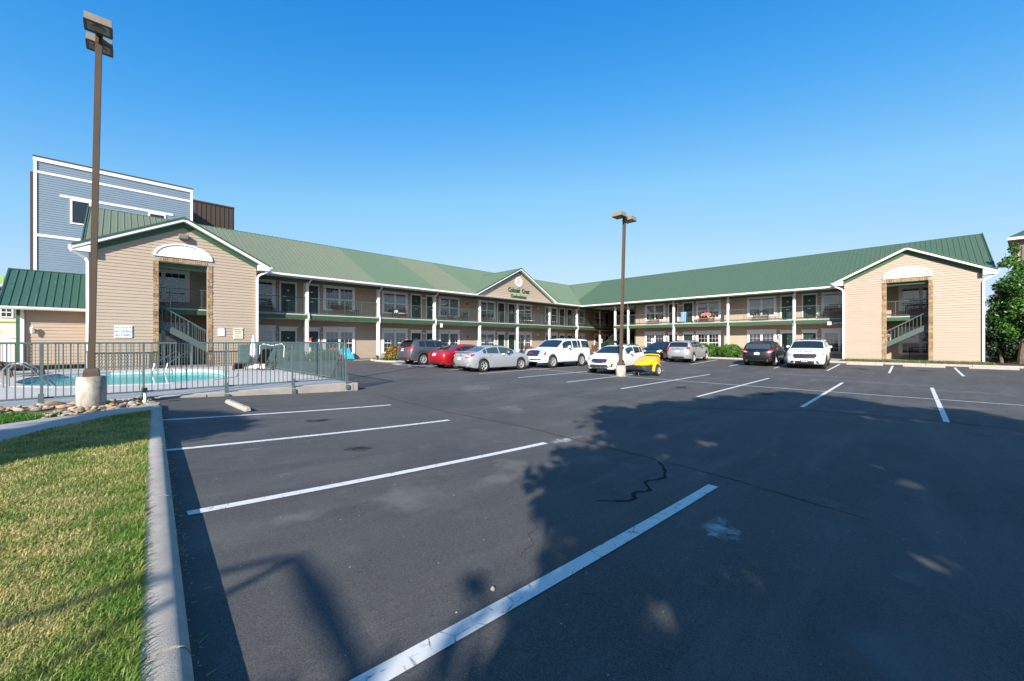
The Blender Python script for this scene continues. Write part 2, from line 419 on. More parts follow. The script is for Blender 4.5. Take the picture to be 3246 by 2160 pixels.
LINES = [(.47, 1.72, 5.1, 1.69, 'nearest painted stall line, crossing the tree shade'), (.42, 4.45, 5.2, 4.43, 'second nearest painted stall line'),
         (.45, 7.19, 5.15, 7.17, 'third painted stall line from the camera'), (.55, 9.92, 5.2, 9.90, 'stall line beside the pool wall wheel stop')]
for a in LINES: tag(stripe(*a[:4], w=.115), a[4] if len(a) > 4 else None)
for k, (y, x0, x1) in enumerate([(-.55, 13.1, 22.4), (2.12, 13.3, 22.4), (4.9, 13.3, 22.5), (7.7, 13.4, 22.7), (10.47, 13.7, 23.2), (13.22, 13.5, 23.4), (15.97, 13.4, 23.0), (18.7, 13.4, 23.0)]):
    tag(stripe(x0, y, x1, y), 'middle double-row stall line number %d counted from the right edge of the photo' % (k + 1))
tag(stripe(18.05, -16, 18.05, 20.5, w=.08), 'long painted spine line dividing the middle double row')
for k, y in enumerate([13.8, 11.2, 8.65, 6.1, 3.45, .85, -1.78]):
    tag(stripe(29.2, y, 34.9, y), 'right wing stall line number %d counted from the corner' % (k + 1))
hm = stripe(12.9, 24.7, 17.6, 24.7, w=.1); tag(hm, 'accessible bay outline next to planting bed kerb')
for k, (a, b) in enumerate([((13.0, 22.5), (17.6, 22.5)), ((13.0, 21.2), (17.6, 21.2)), ((13.0, 22.5), (13.0, 21.2)), ((13.4, 22.5), (15.2, 21.2)), ((15.0, 22.5), (16.8, 21.2))]):
    tag(stripe(*a, *b, w=.1), 'hatched access aisle stripe beside the grey SUV', group='access aisle stripes')
# accessible bay symbol: blue square with white border
mb = MB()
for (x0, x1, y0, y1) in ((12.9, 14.1, 23.3, 24.5),): mb.quad((x0, y0, g(x0, y0) + .010), (x1, y0, g(x1, y0) + .010), (x1, y1, g(x1, y1) + .010), (x0, y1, g(x0, y1) + .010))
struct('pavement_symbol', mb, 'line_paint', 'worn white and blue accessible symbol painted behind the grey SUV', fix=False)
mb = MB(); mb.quad((13.15, 23.5, g(13.1, 23.5) + .015), (13.85, 23.5, g(13.8, 23.5) + .015), (13.85, 24.2, g(13.8, 24.2) + .015), (13.15, 24.2, g(13.1, 24.2) + .015))
struct('pavement_symbol', mb, 'hc_blue', 'blue centre of the accessible symbol painted on the lot', fix=False)
def crack(pts, w, m='dark_seal', label=None):
    mb = MB(); P = []
    for a, b in zip(pts, pts[1:]):
        n = max(2, int(math.hypot(b[0] - a[0], b[1] - a[1]) / .08))
        P += [(a[0] + (b[0] - a[0]) * k / n + random.gauss(0, .005), a[1] + (b[1] - a[1]) * k / n + random.gauss(0, .005)) for k in range(n)]
    prev = None
    for k, (x, y) in enumerate(P):
        q = P[min(k + 1, len(P) - 1)]; r = P[max(k - 1, 0)]; dx, dy = q[0] - r[0], q[1] - r[1]; l = math.hypot(dx, dy) or 1
        ww = w * random.uniform(.5, 1.3) * min(1, .25 + k / 6, .25 + (len(P) - k) / 6); nx, ny = -dy / l * ww / 2, dx / l * ww / 2
        a = mb.p(x + nx, y + ny, g(x, y) + .004); b = mb.p(x - nx, y - ny, g(x, y) + .004)
        if prev: mb.f.append([prev[0], prev[1], b, a])
        prev = (a, b)
    return struct('crack_seal', mb, m, label, None, fix=False)
mat('dark_seal', (.028, .027, .026), .9, spec=.1); mat('earth_crack', (.055, .038, .026), .9)
crack([(5.9, 12.2), (5.75, 8.1), (5.95, 5.55), (5.8, 3.9), (5.7, 2.6)], .065, 'earth_crack', 'brown joint crossing the lot past the ends of the pool-side stalls')
crack([(5.7, 2.6), (5.55, 1.6), (5.2, .2)], .016, label='thin dark sealed joint running on into the tree shade')
crack([(5.75, 2.75), (5.5, 2.5), (5.2, 2.33), (4.95, 2.22), (4.8, 2.24), (4.68, 2.31), (4.55, 2.30), (4.45, 2.2), (4.36, 2.13), (4.26, 2.14), (4.18, 2.2), (4.08, 2.19), (3.98, 2.11), (3.85, 2.12), (3.7, 2.24), (3.5, 2.42)], .045, label='wiggly black sealed crack above the nearest stall line')
crack([(10.6, 4.84), (12.0, 2.6), (12.8, 1.8), (13.2, -.4), (12.9, -1.6), (13, -8)], .035, label='long dark sealed joint short of the middle stalls')
crack([(11.6, 16), (11.3, 9), (10.6, 4.84)], .04, 'earth_crack', 'brown hairline joint in the aisle before the silver sedan')
crack([(2.75, 2.55), (2.6, 2.3), (2.45, 2.28), (2.35, 2.12), (2.2, 2.1), (2.05, 2.0)], .012, 'earth_crack', 'fine pale crack left of the nearest shade edge')

def stain_mat(name, col, dens, ns=5):                  # a stain with its own ragged, fading outline
    m = mat(name, col, .9); t = m.node_tree; b = t.nodes['Principled BSDF']; L = t.links.new
    tc = t.nodes.new('ShaderNodeTexCoord'); mp = t.nodes.new('ShaderNodeMapping'); mp.inputs['Location'].default_value = (-1, -1, 0); mp.inputs['Scale'].default_value = (2, 2, 0)
    L(tc.outputs['Generated'], mp.inputs[0]); ln = t.nodes.new('ShaderNodeVectorMath'); ln.operation = 'LENGTH'; L(mp.outputs[0], ln.inputs[0])
    n = t.nodes.new('ShaderNodeTexNoise'); n.inputs['Scale'].default_value = ns; n.inputs['Detail'].default_value = 8; n.inputs['Roughness'].default_value = .7; L(tc.outputs['Object'], n.inputs['Vector'])
    ad = t.nodes.new('ShaderNodeMath'); ad.operation = 'MULTIPLY_ADD'; ad.inputs[1].default_value = 2.2; ad.inputs[2].default_value = -.62; L(n.outputs[0], ad.inputs[0])
    sb = t.nodes.new('ShaderNodeMath'); sb.operation = 'SUBTRACT'; L(ad.outputs[0], sb.inputs[0]); 
    sc_ = t.nodes.new('ShaderNodeMath'); sc_.operation = 'MULTIPLY'; sc_.inputs[1].default_value = .75; L(ln.outputs['Value'], sc_.inputs[0]); L(sc_.outputs[0], sb.inputs[1])
    r = t.nodes.new('ShaderNodeMapRange'); r.inputs[1].default_value = -.12; r.inputs[2].default_value = .45; r.inputs[4].default_value = dens; L(sb.outputs[0], r.inputs[0]); L(r.outputs[0], b.inputs['Alpha'])
stain_mat('oil', (.012, .012, .013), .8, 6); stain_mat('dust_paint', (.42, .42, .41), .9, 7); stain_mat('scuff', (.26, .25, .235), .36, 3)
def blob(x, y, rx, ry, m, label, dz=.003, rot=0):
    mb = MB(); c = []
    for k in range(22):
        a = 2 * math.pi * k / 22; r = random.uniform(.7, 1.15); px, py = rx * r * math.cos(a), ry * r * math.sin(a)
        qx = x + px * math.cos(rot) - py * math.sin(rot); qy = y + px * math.sin(rot) + py * math.cos(rot)
        c.append(mb.p(qx, qy, g(qx, qy) + dz))
    mb.f.append(c); return struct('stain', mb, m, label, None, fix=False)
blob(3.86, 1.22, .38, .18, 'dust_paint', 'pale paint splash beyond the end of the nearest stall line', rot=.5)
blob(5.6, 4.36, .62, .16, 'dust_paint', 'white paint overspray at the end of the second stall line', rot=.1)
blob(4.8, -.95, .18, .09, 'oil', 'small dark oil spot in the shade on the right', rot=1)
blob(3.6, -.7, .16, .10, 'oil', 'dark oil drip near bottom right of the lot')
mb = MB()                                              # debris strewn over the lot
for k in range(700):
    x = random.uniform(.5, 9) ; y = random.uniform(-3, 10); r = random.uniform(.002, .007)
    z = g(x, y); a = random.random() * 6
    i = [mb.p(x + r * math.cos(a + q * 2.1) * random.uniform(.6, 1.4), y + r * math.sin(a + q * 2.1), z + .002) for q in range(3)] + [mb.p(x, y, z + r * .9)]
    mb.f += [[i[0], i[1], i[3]], [i[1], i[2], i[3]], [i[2], i[0], i[3]]]
tag(mb.build('gravel', 'deck', kind='stuff', fix=False), 'scattered specks of pale grit lying on the asphalt', 'grit')
mb = MB(); mb.lathe([(.0, 0), (.014, .002), (.016, .010), (.009, .02), (0, .024)], (1.69, 1.72 + .16, g(1.7, 1.9)), 7, cap=False)
tag(mb.build('pebble', 'concrete_old', smooth=True), 'single pale pebble beside the nearest painted line', 'pebble')

# ------------------------------------------------------------------ kerbs
def kerb_profile(w=.19, h=.155): return [(0, -.05), (0, h - .03), (.012, h - .012), (.04, h), (w - .06, h), (w - .025, h - .02), (w - .004, h - .06), (w, -.05)]
def kerb_run(root, pts, name='kerb_stone', side=1, seg=1, h=.155, w=.19, zf=None, gap=.010):
    for (x0, y0), (x1, y1) in zip(pts, pts[1:]):
        d = Vector((x1 - x0, y1 - y0)); n = max(1, round(d.length / seg)); d0 = d.normalized(); nv = Vector((-d0.y, d0.x)) * side
        for k in range(n):
            mb = MB(); a = k / n + gap / d.length; b = (k + 1) / n - gap / d.length; rings = []
            for t in (a, b):
                x, y = x0 + d.x * t, y0 + d.y * t; z = zf(x, y) if zf else g(x, y)
                rings.append([mb.p(x + nv.x * (w - u), y + nv.y * (w - u), z + v) for u, v in kerb_profile(w, h)])
            m = len(rings[0])
            for j in range(m): mb.f.append([rings[0][j], rings[0][(j + 1) % m], rings[1][(j + 1) % m], rings[1][j]])
            mb.f.append(rings[0][::-1]); mb.f.append(rings[1]); mb.build(name, 'kerb', root, smooth=True, ang=50)
KX = lambda y: .13 + .045 * y
kr = tag(bpy.data.objects.new('kerb', None), 'rounded concrete kerb between lawn and parking stalls', kind='structure'); COL.objects.link(kr)
kerb_run(kr, [(KX(-2.5), -2.5), (KX(2.3), 2.3), (KX(7), 7), (KX(10.9), 10.9), (.66, 11.5)], seg=2.2, side=1, zf=lambda x, y: .29 - .02 * sm(y, 6, 11))
k2 = tag(bpy.data.objects.new('kerb', None), 'long straight concrete kerb before right wing planting', kind='structure'); COL.objects.link(k2)
kerb_run(k2, [(36.0, -14), (36.0, 3.2), (36.0, 24)], side=-1, seg=2.0, h=.13)
k3 = tag(bpy.data.objects.new('kerb', None), 'curved concrete kerb round the nandina planting bed', kind='structure'); COL.objects.link(k3)
kerb_run(k3, [(13.55, 28.9), (13.15, 28.2), (13.05, 27.2), (13.3, 26.2), (13.9, 25.7), (22, 25.6)], side=1, seg=1.2, h=.12)
# ------------------------------------------------------------------ lawn, path, bed
LZ0 = .43
def poly_sheet(pts, z, name, m, label, thick=.3, kind='structure'):
    mb = MB(); mb.prism(pts, z - thick, z, 'z'); return struct(name, mb, m, label)
PATH_IN = [(.50, 10.72), (.05, 10.45), (-.29, 10.09), (-.8, 9.58), (-1.17, 8.83), (-1.7, 7.6), (-3, 5.6), (-6, 3.6), (-14, 1.5)]
PATH_OUT = [(.62, 11.75), (.35, 11.62), (-.06, 11.42), (-.57, 11.05), (-1.01, 10.83), (-1.4, 10.58), (-2.2, 9.7), (-3.6, 7.2), (-6.8, 5.0), (-14, 3.0)]
poly_sheet([(KX(y) - .17, y) for y in (-2.5, 2, 6, 10.72)] + PATH_IN[1:] + [(-14, -2.5)], LZ0 - .015, 'lawn', 'soil', 'patchy mown lawn beside the kerb')
poly_sheet(PATH_OUT[::-1] + PATH_IN, LZ0, 'path', 'path', 'curved concrete footpath crossing the lawn')
poly_sheet([(.62, 11.75), (.62, 13.68), (-14, 13.68), (-14, 3.0)] + PATH_OUT[::-1][1:-1], LZ0 - .06, 'rock_bed_soil', 'soil', 'brown soil under the river stones round the lamp base')
def inpoly(P, poly):
    x, y = P[:, 0], P[:, 1]; r = np.zeros(len(P), bool); j = len(poly) - 1
    for i in range(len(poly)):
        xi, yi = poly[i]; xj, yj = poly[j]
        c = ((yi > y) != (yj > y)) & (x < (xj - xi) * (y - yi) / (yj - yi + 1e-12) + xi); r ^= c; j = i
    return r
def grass(name, poly, n, hgt, m, label, bb, straw=.5, lush=None, z=LZ0 - .015, wid=.0019):
    P = np.column_stack([RNG.uniform(bb[0], bb[1], n), RNG.uniform(bb[2], bb[3], n)]); P = P[inpoly(P, poly)]
    d = np.hypot(P[:, 0], P[:, 1]); P = P[RNG.random(len(P)) < np.clip(9 / (d * d), .10, 1)]; n = len(P); d = np.hypot(P[:, 0], P[:, 1])
    a = RNG.uniform(0, 2 * np.pi, n); lean = RNG.uniform(.2, 1.1, n); h = hgt * RNG.uniform(.5, 1.35, n)
    clump = np.sin(P[:, 0] * 7.3 + 1.3 * np.sin(P[:, 1] * 5.1)) * np.sin(P[:, 1] * 6.1 + np.sin(P[:, 0] * 4.3)); clump += .6 * np.sin(P[:, 0] * 19 + P[:, 1] * 3) * np.sin(P[:, 1] * 17)
    if lush is not None: L_ = lush(P)
    else: L_ = np.zeros(n)
    h *= 1 + .75 * L_
    tint = np.clip(straw + .28 * clump + RNG.normal(0, .27, n) - .38 * L_, 0, 1)
    w = wid * (1 + d * .12) * RNG.uniform(.7, 1.3, n); ca, sa = np.cos(a), np.sin(a); pa, pb = -sa * w, ca * w
    base = np.column_stack([P, np.full(n, z)])
    mid = base + np.column_stack([ca * lean * h * .25, sa * lean * h * .25, h * .6]); tip = base + np.column_stack([ca * lean * h * .95, sa * lean * h * .95, h * (1 - .35 * lean)])
    wv = np.column_stack([pa, pb, np.zeros(n)])
    v = np.stack([base - wv, base + wv, mid - wv * .8, mid + wv * .8, tip], 1).reshape(-1, 3); i = (np.arange(n) * 5)[:, None]
    f = np.concatenate([i + [0, 1, 3], i + [0, 3, 2], i + [2, 3, 4]], 0)
    return tag(fast(name, v, f, m, None, np.repeat(tint, 5)), label, 'grass', kind='stuff')
lawn_poly = [(KX(y) - .185, y) for y in (-1, 3, 6, 10.70)] + PATH_IN[1:] + [(-14, -1)]
edge = lambda P: np.clip(1 - (KX(P[:, 1]) - .18 - P[:, 0]) / .34, 0, 1) * np.clip((8.5 - P[:, 1]) / 3, .3, 1) + .9 * np.clip(1 - np.abs(P[:, 1] - 10.2) / .5, 0, 1) * (P[:, 0] > -.6)
grass('grass', lawn_poly, 1500000, .040, 'grass_blade', 'short mown grass, part green and part straw, along the kerb', (-3.2, .65, 1.3, 10.8), .50, edge)
grass('grass', lawn_poly, 60000, .05, 'grass_blade', 'thin mown grass further left on the lawn', (-12, -2.6, -1, 8), .5, wid=.006)
grass('grass', [(-1.12, 11.05), (-.8, 11.6), (-1.5, 12.35), (-14, 12.4), (-14, 3.2), (-3.6, 7.3), (-2.2, 9.8), (-1.45, 10.68)], 260000, .085, 'grass_lush', 'lush green grass between footpath and river stones', (-4.5, -.8, 7, 12.4), .35, z=LZ0 - .06, wid=.0026)
# river stones, each its own piece of the bed
rb = tag(bpy.data.objects.new('rock_bed', None), 'bed of tan river stones round the lamp post base', kind='structure'); COL.objects.link(rb)
rock_me = []
for k in range(12):
    bm = bmesh.new(); bmesh.ops.create_icosphere(bm, subdivisions=2, radius=1); ph = [random.uniform(0, 6) for _ in range(4)]
    for v in bm.verts: v.co *= 1 + .13 * math.sin(2.3 * v.co.x + ph[0]) + .1 * math.sin(3.1 * v.co.y + ph[1]) + .07 * math.sin(4 * v.co.z + ph[2] + 2 * v.co.x)
    me = bpy.data.meshes.new('rock'); bm.to_mesh(me); bm.free(); me.materials.append(M['rock%d' % (k % 6)])
    me.polygons.foreach_set('use_smooth', [True] * len(me.polygons)); rock_me.append(me)
placed = []
def rock(x, y, r, asp=None):
    o = bpy.data.objects.new('stone', random.choice(rock_me)); COL.objects.link(o); o.parent = rb
    a = asp or random.uniform(.5, .85); o.location = (x, y, LZ0 - .06 + r * .28 + random.uniform(0, .02)); o.scale = (r, r * a, r * random.uniform(.38, .6))
    o.rotation_euler = (random.gauss(0, .18), random.gauss(0, .18), random.uniform(0, 6.3))
tries = 0
while len(placed) < 270 and tries < 16000:
    tries += 1
    x = random.uniform(-3.2, .6) if random.random() < .8 else random.uniform(-6, -3); y = random.uniform(10.7, 13.58)
    lim = (11.65 if x > -.2 else 11.5 - .75 * (-.2 - x)) if x > -1 else 12.45
    if y < lim + .05 or math.hypot(x + .44, y - 12.6) < .28: continue
    r = random.choice([.035, .045, .055, .065, .075, .09])
    if any(math.hypot(x - p[0], y - p[1]) < (r + p[2]) * .62 for p in placed): continue
    placed.append((x, y, r)); rock(x, y, r)
rock(-1.0, 13.2, .17, .32)

# ------------------------------------------------------------------ pool deck, pool
DZ = .38
POOL = [(-2.15, 20.1), (-1.3, 18.9), (-.2, 18.35), (1.2, 17.9), (2.3, 18.3), (3.1, 19.3), (3.45, 21.3), (3.45, 23.9), (3.0, 25.6), (1.8, 26.3), (-.3, 26.35), (-1.85, 25.8), (-2.55, 24.2), (-2.6, 21.8)]
def ring(poly, off):
    cx = sum(p[0] for p in poly) / len(poly); cy = sum(p[1] for p in poly) / len(poly); out = []
    for x, y in poly:
        d = math.hypot(x - cx, y - cy); out.append((x + (x - cx) / d * off, y + (y - cy) / d * off))
    return out
bm = bmesh.new(); ov = [(-16, 13.74), (5.72, 13.74), (5.72, 28.3), (5.72, 31), (-16, 31)]
def loop(bm, pts, z): 
    vs = [bm.verts.new((x, y, z)) for x, y in pts]; return vs, [bm.edges.new((vs[i], vs[(i + 1) % len(vs)])) for i in range(len(vs))]
v1, e1 = loop(bm, ov, DZ); cop = ring(POOL, .32); v2, e2 = loop(bm, cop, DZ)
bmesh.ops.triangle_fill(bm, edges=e1 + e2, use_beauty=True)
lo = [bm.verts.new((x, y, -.3)) for x, y in ov]
for i in range(5): bm.faces.new((v1[i], v1[(i + 1) % 5], lo[(i + 1) % 5], lo[i]))
me = bpy.data.meshes.new('pool_deck'); bmesh.ops.recalc_face_normals(bm, faces=bm.faces); bm.to_mesh(me); bm.free(); me.materials.append(M['deck'])
dk = tag(link('pool_deck', me), 'pale concrete pool deck inside the railing', kind='structure')
# weathered retaining edge of the deck, cast in sections
for k, (a, b) in enumerate([(-16, -9), (-9, -4.5), (-4.5, -1.4), (-1.4, 1.7), (1.7, 3.9), (3.9, 5.74)]):
    MB().box(a + .004, b - .004, 13.56, 13.735, -.1, DZ - .012).build('edge_section', 'concrete', dk, bevel=.02)
MB().box(5.725, 5.90, 13.56, 28.2, -.1, DZ - .012).build('edge_section', 'concrete', dk, bevel=.02)
cpn = len(POOL)
for i in range(cpn):                                    # coping stones
    j = (i + 1) % cpn; a, b = POOL[i], POOL[j]; c, d = cop[i], cop[j]; n = max(1, round(math.dist(a, b) / .6))
    for k in range(n):
        f = lambda p, q, t: (p[0] + (q[0] - p[0]) * t, p[1] + (q[1] - p[1]) * t)
        t0, t1 = k / n + .006, (k + 1) / n - .006
        MB().prism([f(a, b, t0), f(a, b, t1), f(c, d, t1), f(c, d, t0)], DZ - .06, DZ + .018, 'z').build('coping_stone', 'deck', dk)
pl = tag(bpy.data.objects.new('pool', None), 'small swimming pool with turquoise water and tiled rim', kind='structure'); COL.objects.link(pl)
mb = MB(); mb.f.append([mb.p(x, y, -.35) for x, y in POOL]); mb.build('pool_floor', 'pool_floor', pl, fix=False)
mb = MB()
for i in range(cpn):
    a, b = POOL[i], POOL[(i + 1) % cpn]; mb.quad((*a, -.35), (*b, -.35), (*b, .16), (*a, .16))
mb.build('pool_wall', 'pool_floor', pl, fix=False)
mb = MB(); md = MB(); md2 = MB()
for i in range(cpn):
    a, b = POOL[i], POOL[(i + 1) % cpn]; L = math.dist(a, b); n = max(1, round(L / .16))
    for k in range(n):
        f = lambda t: (a[0] + (b[0] - a[0]) * t, a[1] + (b[1] - a[1]) * t)
        p, q = f((k + .03) / n), f((k + .97) / n); mb.quad((*p, .163), (*q, .163), (*q, .335), (*p, .335))
        c = f((k + .5) / n); nx, ny = -(b[1] - a[1]) / L * .006, (b[0] - a[0]) / L * .006; ux, uy = (b[0] - a[0]) / L, (b[1] - a[1]) / L
        if k % 2 == 0: md.f.append([md.p(c[0] + nx + ux * .026 * math.cos(t), c[1] + ny + uy * .026 * math.cos(t), .29 + .026 * math.sin(t)) for t in np.linspace(0, 6.28, 9)[:-1]])
mb.build('rim_tile', 'tile', pl, kind='stuff', fix=False); md.build('tile_motif', 'tile_dot', pl, kind='stuff', fix=False)
mb = MB(); n = 40
wv = ring(POOL, -.003); bm = bmesh.new(); v, e = loop(bm, wv, .24); bmesh.ops.triangle_fill(bm, edges=e, use_beauty=True)
for f in bm.faces:
    f.normal_update()
    if f.normal.z < 0: f.normal_flip()
me = bpy.data.meshes.new('water'); bm.to_mesh(me); bm.free(); me.materials.append(M['water']); link('water', me, pl)
t = M['water'].node_tree; tc = t.nodes.new('ShaderNodeTexCoord'); nn = t.nodes.new('ShaderNodeTexNoise'); nn.inputs['Scale'].default_value = 5
t.links.new(tc.outputs['Object'], nn.inputs['Vector']); bp = t.nodes.new('ShaderNodeBump'); bp.inputs['Strength'].default_value = .08; bp.inputs['Distance'].default_value = .05
t.links.new(nn.outputs[0], bp.inputs['Height'])
for q in t.nodes:
    if q.type in ('BSDF_GLOSSY', 'FRESNEL'): t.links.new(bp.outputs[0], q.inputs['Normal'])

# ------------------------------------------------------------------ pool fences: every picket, post and bracket a piece
pick_me = {}
def fence_run(label, a, b, posts, z0, z1, brackets=True, pick=.115, post_low=None):
    root = thing('pool_fence', label, 'fence', (a[0], a[1], DZ), group='grey green metal railing runs round the pool')
    d = Vector((b[0] - a[0], b[1] - a[1], 0)); L = d.length; u = d / L
    P = lambda t, z: Vector((a[0], a[1], 0)) + u * t + Vector((0, 0, z))
    MB().bar(P(0, z1 - .02), P(L, z1 - .02), .05, .04).build('top_rail', 'fence', root)
    MB().bar(P(0, z0), P(L, z0), .035, .035).build('bottom_rail', 'fence', root)
    key = round(z1 - z0, 3)
    if key not in pick_me: 
        m_ = MB().box(-.009, .009, -.009, .009, .017, z1 - z0 - .04).mesh('picket'); m_.materials.append(M['fence']); pick_me[key] = m_
    n = int(L / pick)
    for k in range(1, n):
        t = L * k / n
        if any(abs(t - q) < .05 for q in posts): continue
        o = link('picket', pick_me[key]); o.parent = root; o.matrix_parent_inverse = root.matrix_basis.inverted(); o.location = P(t, z0); o.rotation_euler = (0, 0, math.atan2(u.y, u.x))
    nv = Vector((u.y, -u.x, 0))
    for q in posts:
        MB().bar(P(q, DZ - .02 if not brackets else z0 - .12), P(q, z1 - .04), .045).build('post', 'fence', root)
        if brackets:
            c = P(q, 0) + nv * .09
            MB().bar(c + Vector((0, 0, DZ - .16)), c + Vector((0, 0, z0 + .1)), .09, .03, up=nv).build('bracket', 'fence', root)
            MB().bar(c + nv * .045 + Vector((0, 0, DZ - .2)), c + nv * .045 + Vector((0, 0, DZ - .06)), .11, .07, up=nv).build('bracket_foot', 'fence', root)
    return root
fence_run('pool railing facing the lot, its foot bolted to the deck edge', (-9.0, 13.68), (5.55, 13.68), [.9, 2.6, 4.3, 6.05, 7.76, 9.43, 11.14, 12.85, 14.52], .54, 1.785)
fence_run('pool railing running from the deck corner back to the gable wall', (5.55, 13.70), (5.55, 28.1), [2.4, 4.8, 7.2, 9.6, 12.0, 14.3], .50, 1.785)
fence_run('pool railing standing close to the gable wall behind the water', (-8.0, 27.75), (5.5, 27.75), [1.2, 3.6, 6, 8.4, 10.8, 13.4], .52, 1.72, brackets=False)

# ------------------------------------------------------------------ lamp posts
def lamp(name, label, x, y, zb, base_r, base_h, ztop, along, pole=.135, lean=(0, 0), hs=1):
    r = thing('lamp_post', label, 'lamp post', (x, y, zb), group='brown twin-head lamp posts')
    MB().lathe([(base_r - .01, -.2), (base_r, .02), (base_r, base_h * .5), (base_r - .004, base_h - .03), (base_r - .025, base_h)], (x, y, zb), 32).build('concrete_base', 'concrete_old', r, smooth=True)
    zt = zb + base_h
    mb = MB(); s1, s2 = pole * 1.18, pole * .98; i = [mb.p(x + sx * s, y + sy * s, z) for s, z in ((s1, zt), (s1 * .98, zt + .1), (s2, zt + .165)) for sx, sy in ((-1, -1), (1, -1), (1, 1), (-1, 1))]
    for q in (0, 4):
        for k in range(4): mb.f.append([i[q + k], i[q + (k + 1) % 4], i[q + 4 + (k + 1) % 4], i[q + 4 + k]])
    mb.f.append([i[8], i[9], i[10], i[11]]); mb.build('base_cover', 'bronze', r, bevel=.008)
    mb = MB(); top = (x + lean[0], y + lean[1], ztop)
    mb.bar((x, y, zt + .16), top, pole, pole, up=(1, 0, 0)); mb.build('pole', 'bronze', r, bevel=.006)
    ax = Vector((1, 0, 0)) if along == 'x' else Vector((0, 1, 0)); sd_ = Vector((0, 1, 0)) if along == 'x' else Vector((1, 0, 0)); T = Vector(top)
    for s in (-1, 1):
        c = T + ax * (s * .50 * hs) + Vector((0, 0, -.12)); hh = .10 * hs; w = .27 * hs
        hd = MB(); q = [hd.p(*(c + ax * (a * w * k) + sd_ * (b * w * k) + Vector((0, 0, z)))) for z, k in ((-hh, 1), (hh * .9, .97), (hh, .93)) for a, b in ((-1, -1), (1, -1), (1, 1), (-1, 1))]
        for p in (0, 4):
            for k in range(4): hd.f.append([q[p + k], q[p + (k + 1) % 4], q[p + 4 + (k + 1) % 4], q[p + 4 + k]])
        hd.f.append([q[0], q[3], q[2], q[1]]); hd.f.append(q[8:12]); h = hd.build('lamp_head', 'bronze_light', r, bevel=.006)
        fr = MB()
        for a in (-1, 1):
            fr.bar(c + ax * (a * .245 * hs) + sd_ * (-.27 * hs) + Vector((0, 0, -hh - .008)), c + ax * (a * .245 * hs) + sd_ * (.27 * hs) + Vector((0, 0, -hh - .008)), .05, .016)
            fr.bar(c + sd_ * (a * .245 * hs) + ax * (-.218 * hs) + Vector((0, 0, -hh - .008)), c + sd_ * (a * .245 * hs) + ax * (.218 * hs) + Vector((0, 0, -hh - .008)), .05, .016)
        fr.build('lens_frame', 'black', h)
        ln = MB(); ln.bar(c + ax * (-.22 * hs) + Vector((0, 0, -hh - .004)), c + ax * (.22 * hs) + Vector((0, 0, -hh - .004)), .44 * hs, .006); ln.build('lens', 'lens', h)
        MB().lathe([(.10, 0), (.13, .03), (.06, .06)], tuple(c + Vector((0, 0, -hh - .03))), 12).build('reflector', 'bronze_light', h, smooth=True)
        MB().bar(T + ax * (s * .05) + Vector((0, 0, -.12)), T + ax * (s * .25 * hs) + Vector((0, 0, -.12)), .11, .11).build('arm', 'bronze', r)
    return r
lamp('lamp_near', 'tall brown twin-head lamp post on a stained concrete drum by the pool railing', -.44, 12.6, .30, .235, .74, 8.62, 'y', .108, lean=(.12, -.10), hs=.78)
lamp('lamp_far', 'brown twin-head lamp post on a concrete drum before the white hatchback', 18.12, 10.42, .03, .25, .56, 8.25, 'x', .13, lean=(.13, -.13))
b = thing('path_light', 'small black cap on a white pipe among the river stones', 'path light', (.42, 12.55, .37))
MB().lathe([(.03, -.05), (.03, .26)], (.42, 12.55, .37), 10).build('pipe', 'pvc', b, smooth=True)
MB().box(.36, .48, 12.49, 12.61, .63, .655).box(.38, .46, 12.51, 12.59, .655, .72).build('cap', 'black', b)
# ------------------------------------------------------------------ wheel stops
def stop_template():
    mb = MB(); prof = [(-.065, 0), (-.065, .045), (-.038, .095), (.038, .095), (.065, .045), (.065, 0)]
    L = .9; A = []
    for x, k in ((-L, .8), (-L + .03, 1), (L - .03, 1), (L, .8)): A.append([mb.p(p * k, x, z * (.9 if k < 1 else 1)) for p, z in prof])
    for a, b in zip(A, A[1:]):
        for j in range(6): mb.f.append([a[j], a[(j + 1) % 6], b[(j + 1) % 6], b[j]])
    mb.f.append(A[0][::-1]); mb.f.append(A[-1]); return mb
def wheel_stop(x, y, rz, label):
    r = thing('wheel_stop', label, 'wheel stop', (x, y, g(x, y)), rz, group='concrete wheel stops')
    me = WS or None
    o = link('block', WS); o.parent = r
    for s in (-.55, .55):
        q = link('bolt', BOLT); q.parent = r; q.location = (0, s, .093)
WS = stop_template().mesh('block', bevel=.006); WS.materials.append(M['kerb'])
BOLT = MB().lathe([(.018, 0), (.018, .008)], n=8).mesh('bolt'); BOLT.materials.append(M['dark'])
wheel_stop(1.98, 11.25, .05, 'concrete wheel stop lying by the pool deck edge')
wheel_stop(34.7, 2.2, .0, 'concrete wheel stop before the right gable, next to the white SUV')
wheel_stop(34.6, -.5, .0, 'middle concrete wheel stop before the right gable')
wheel_stop(34.6, -3.2, .0, 'concrete wheel stop nearest the green tree')
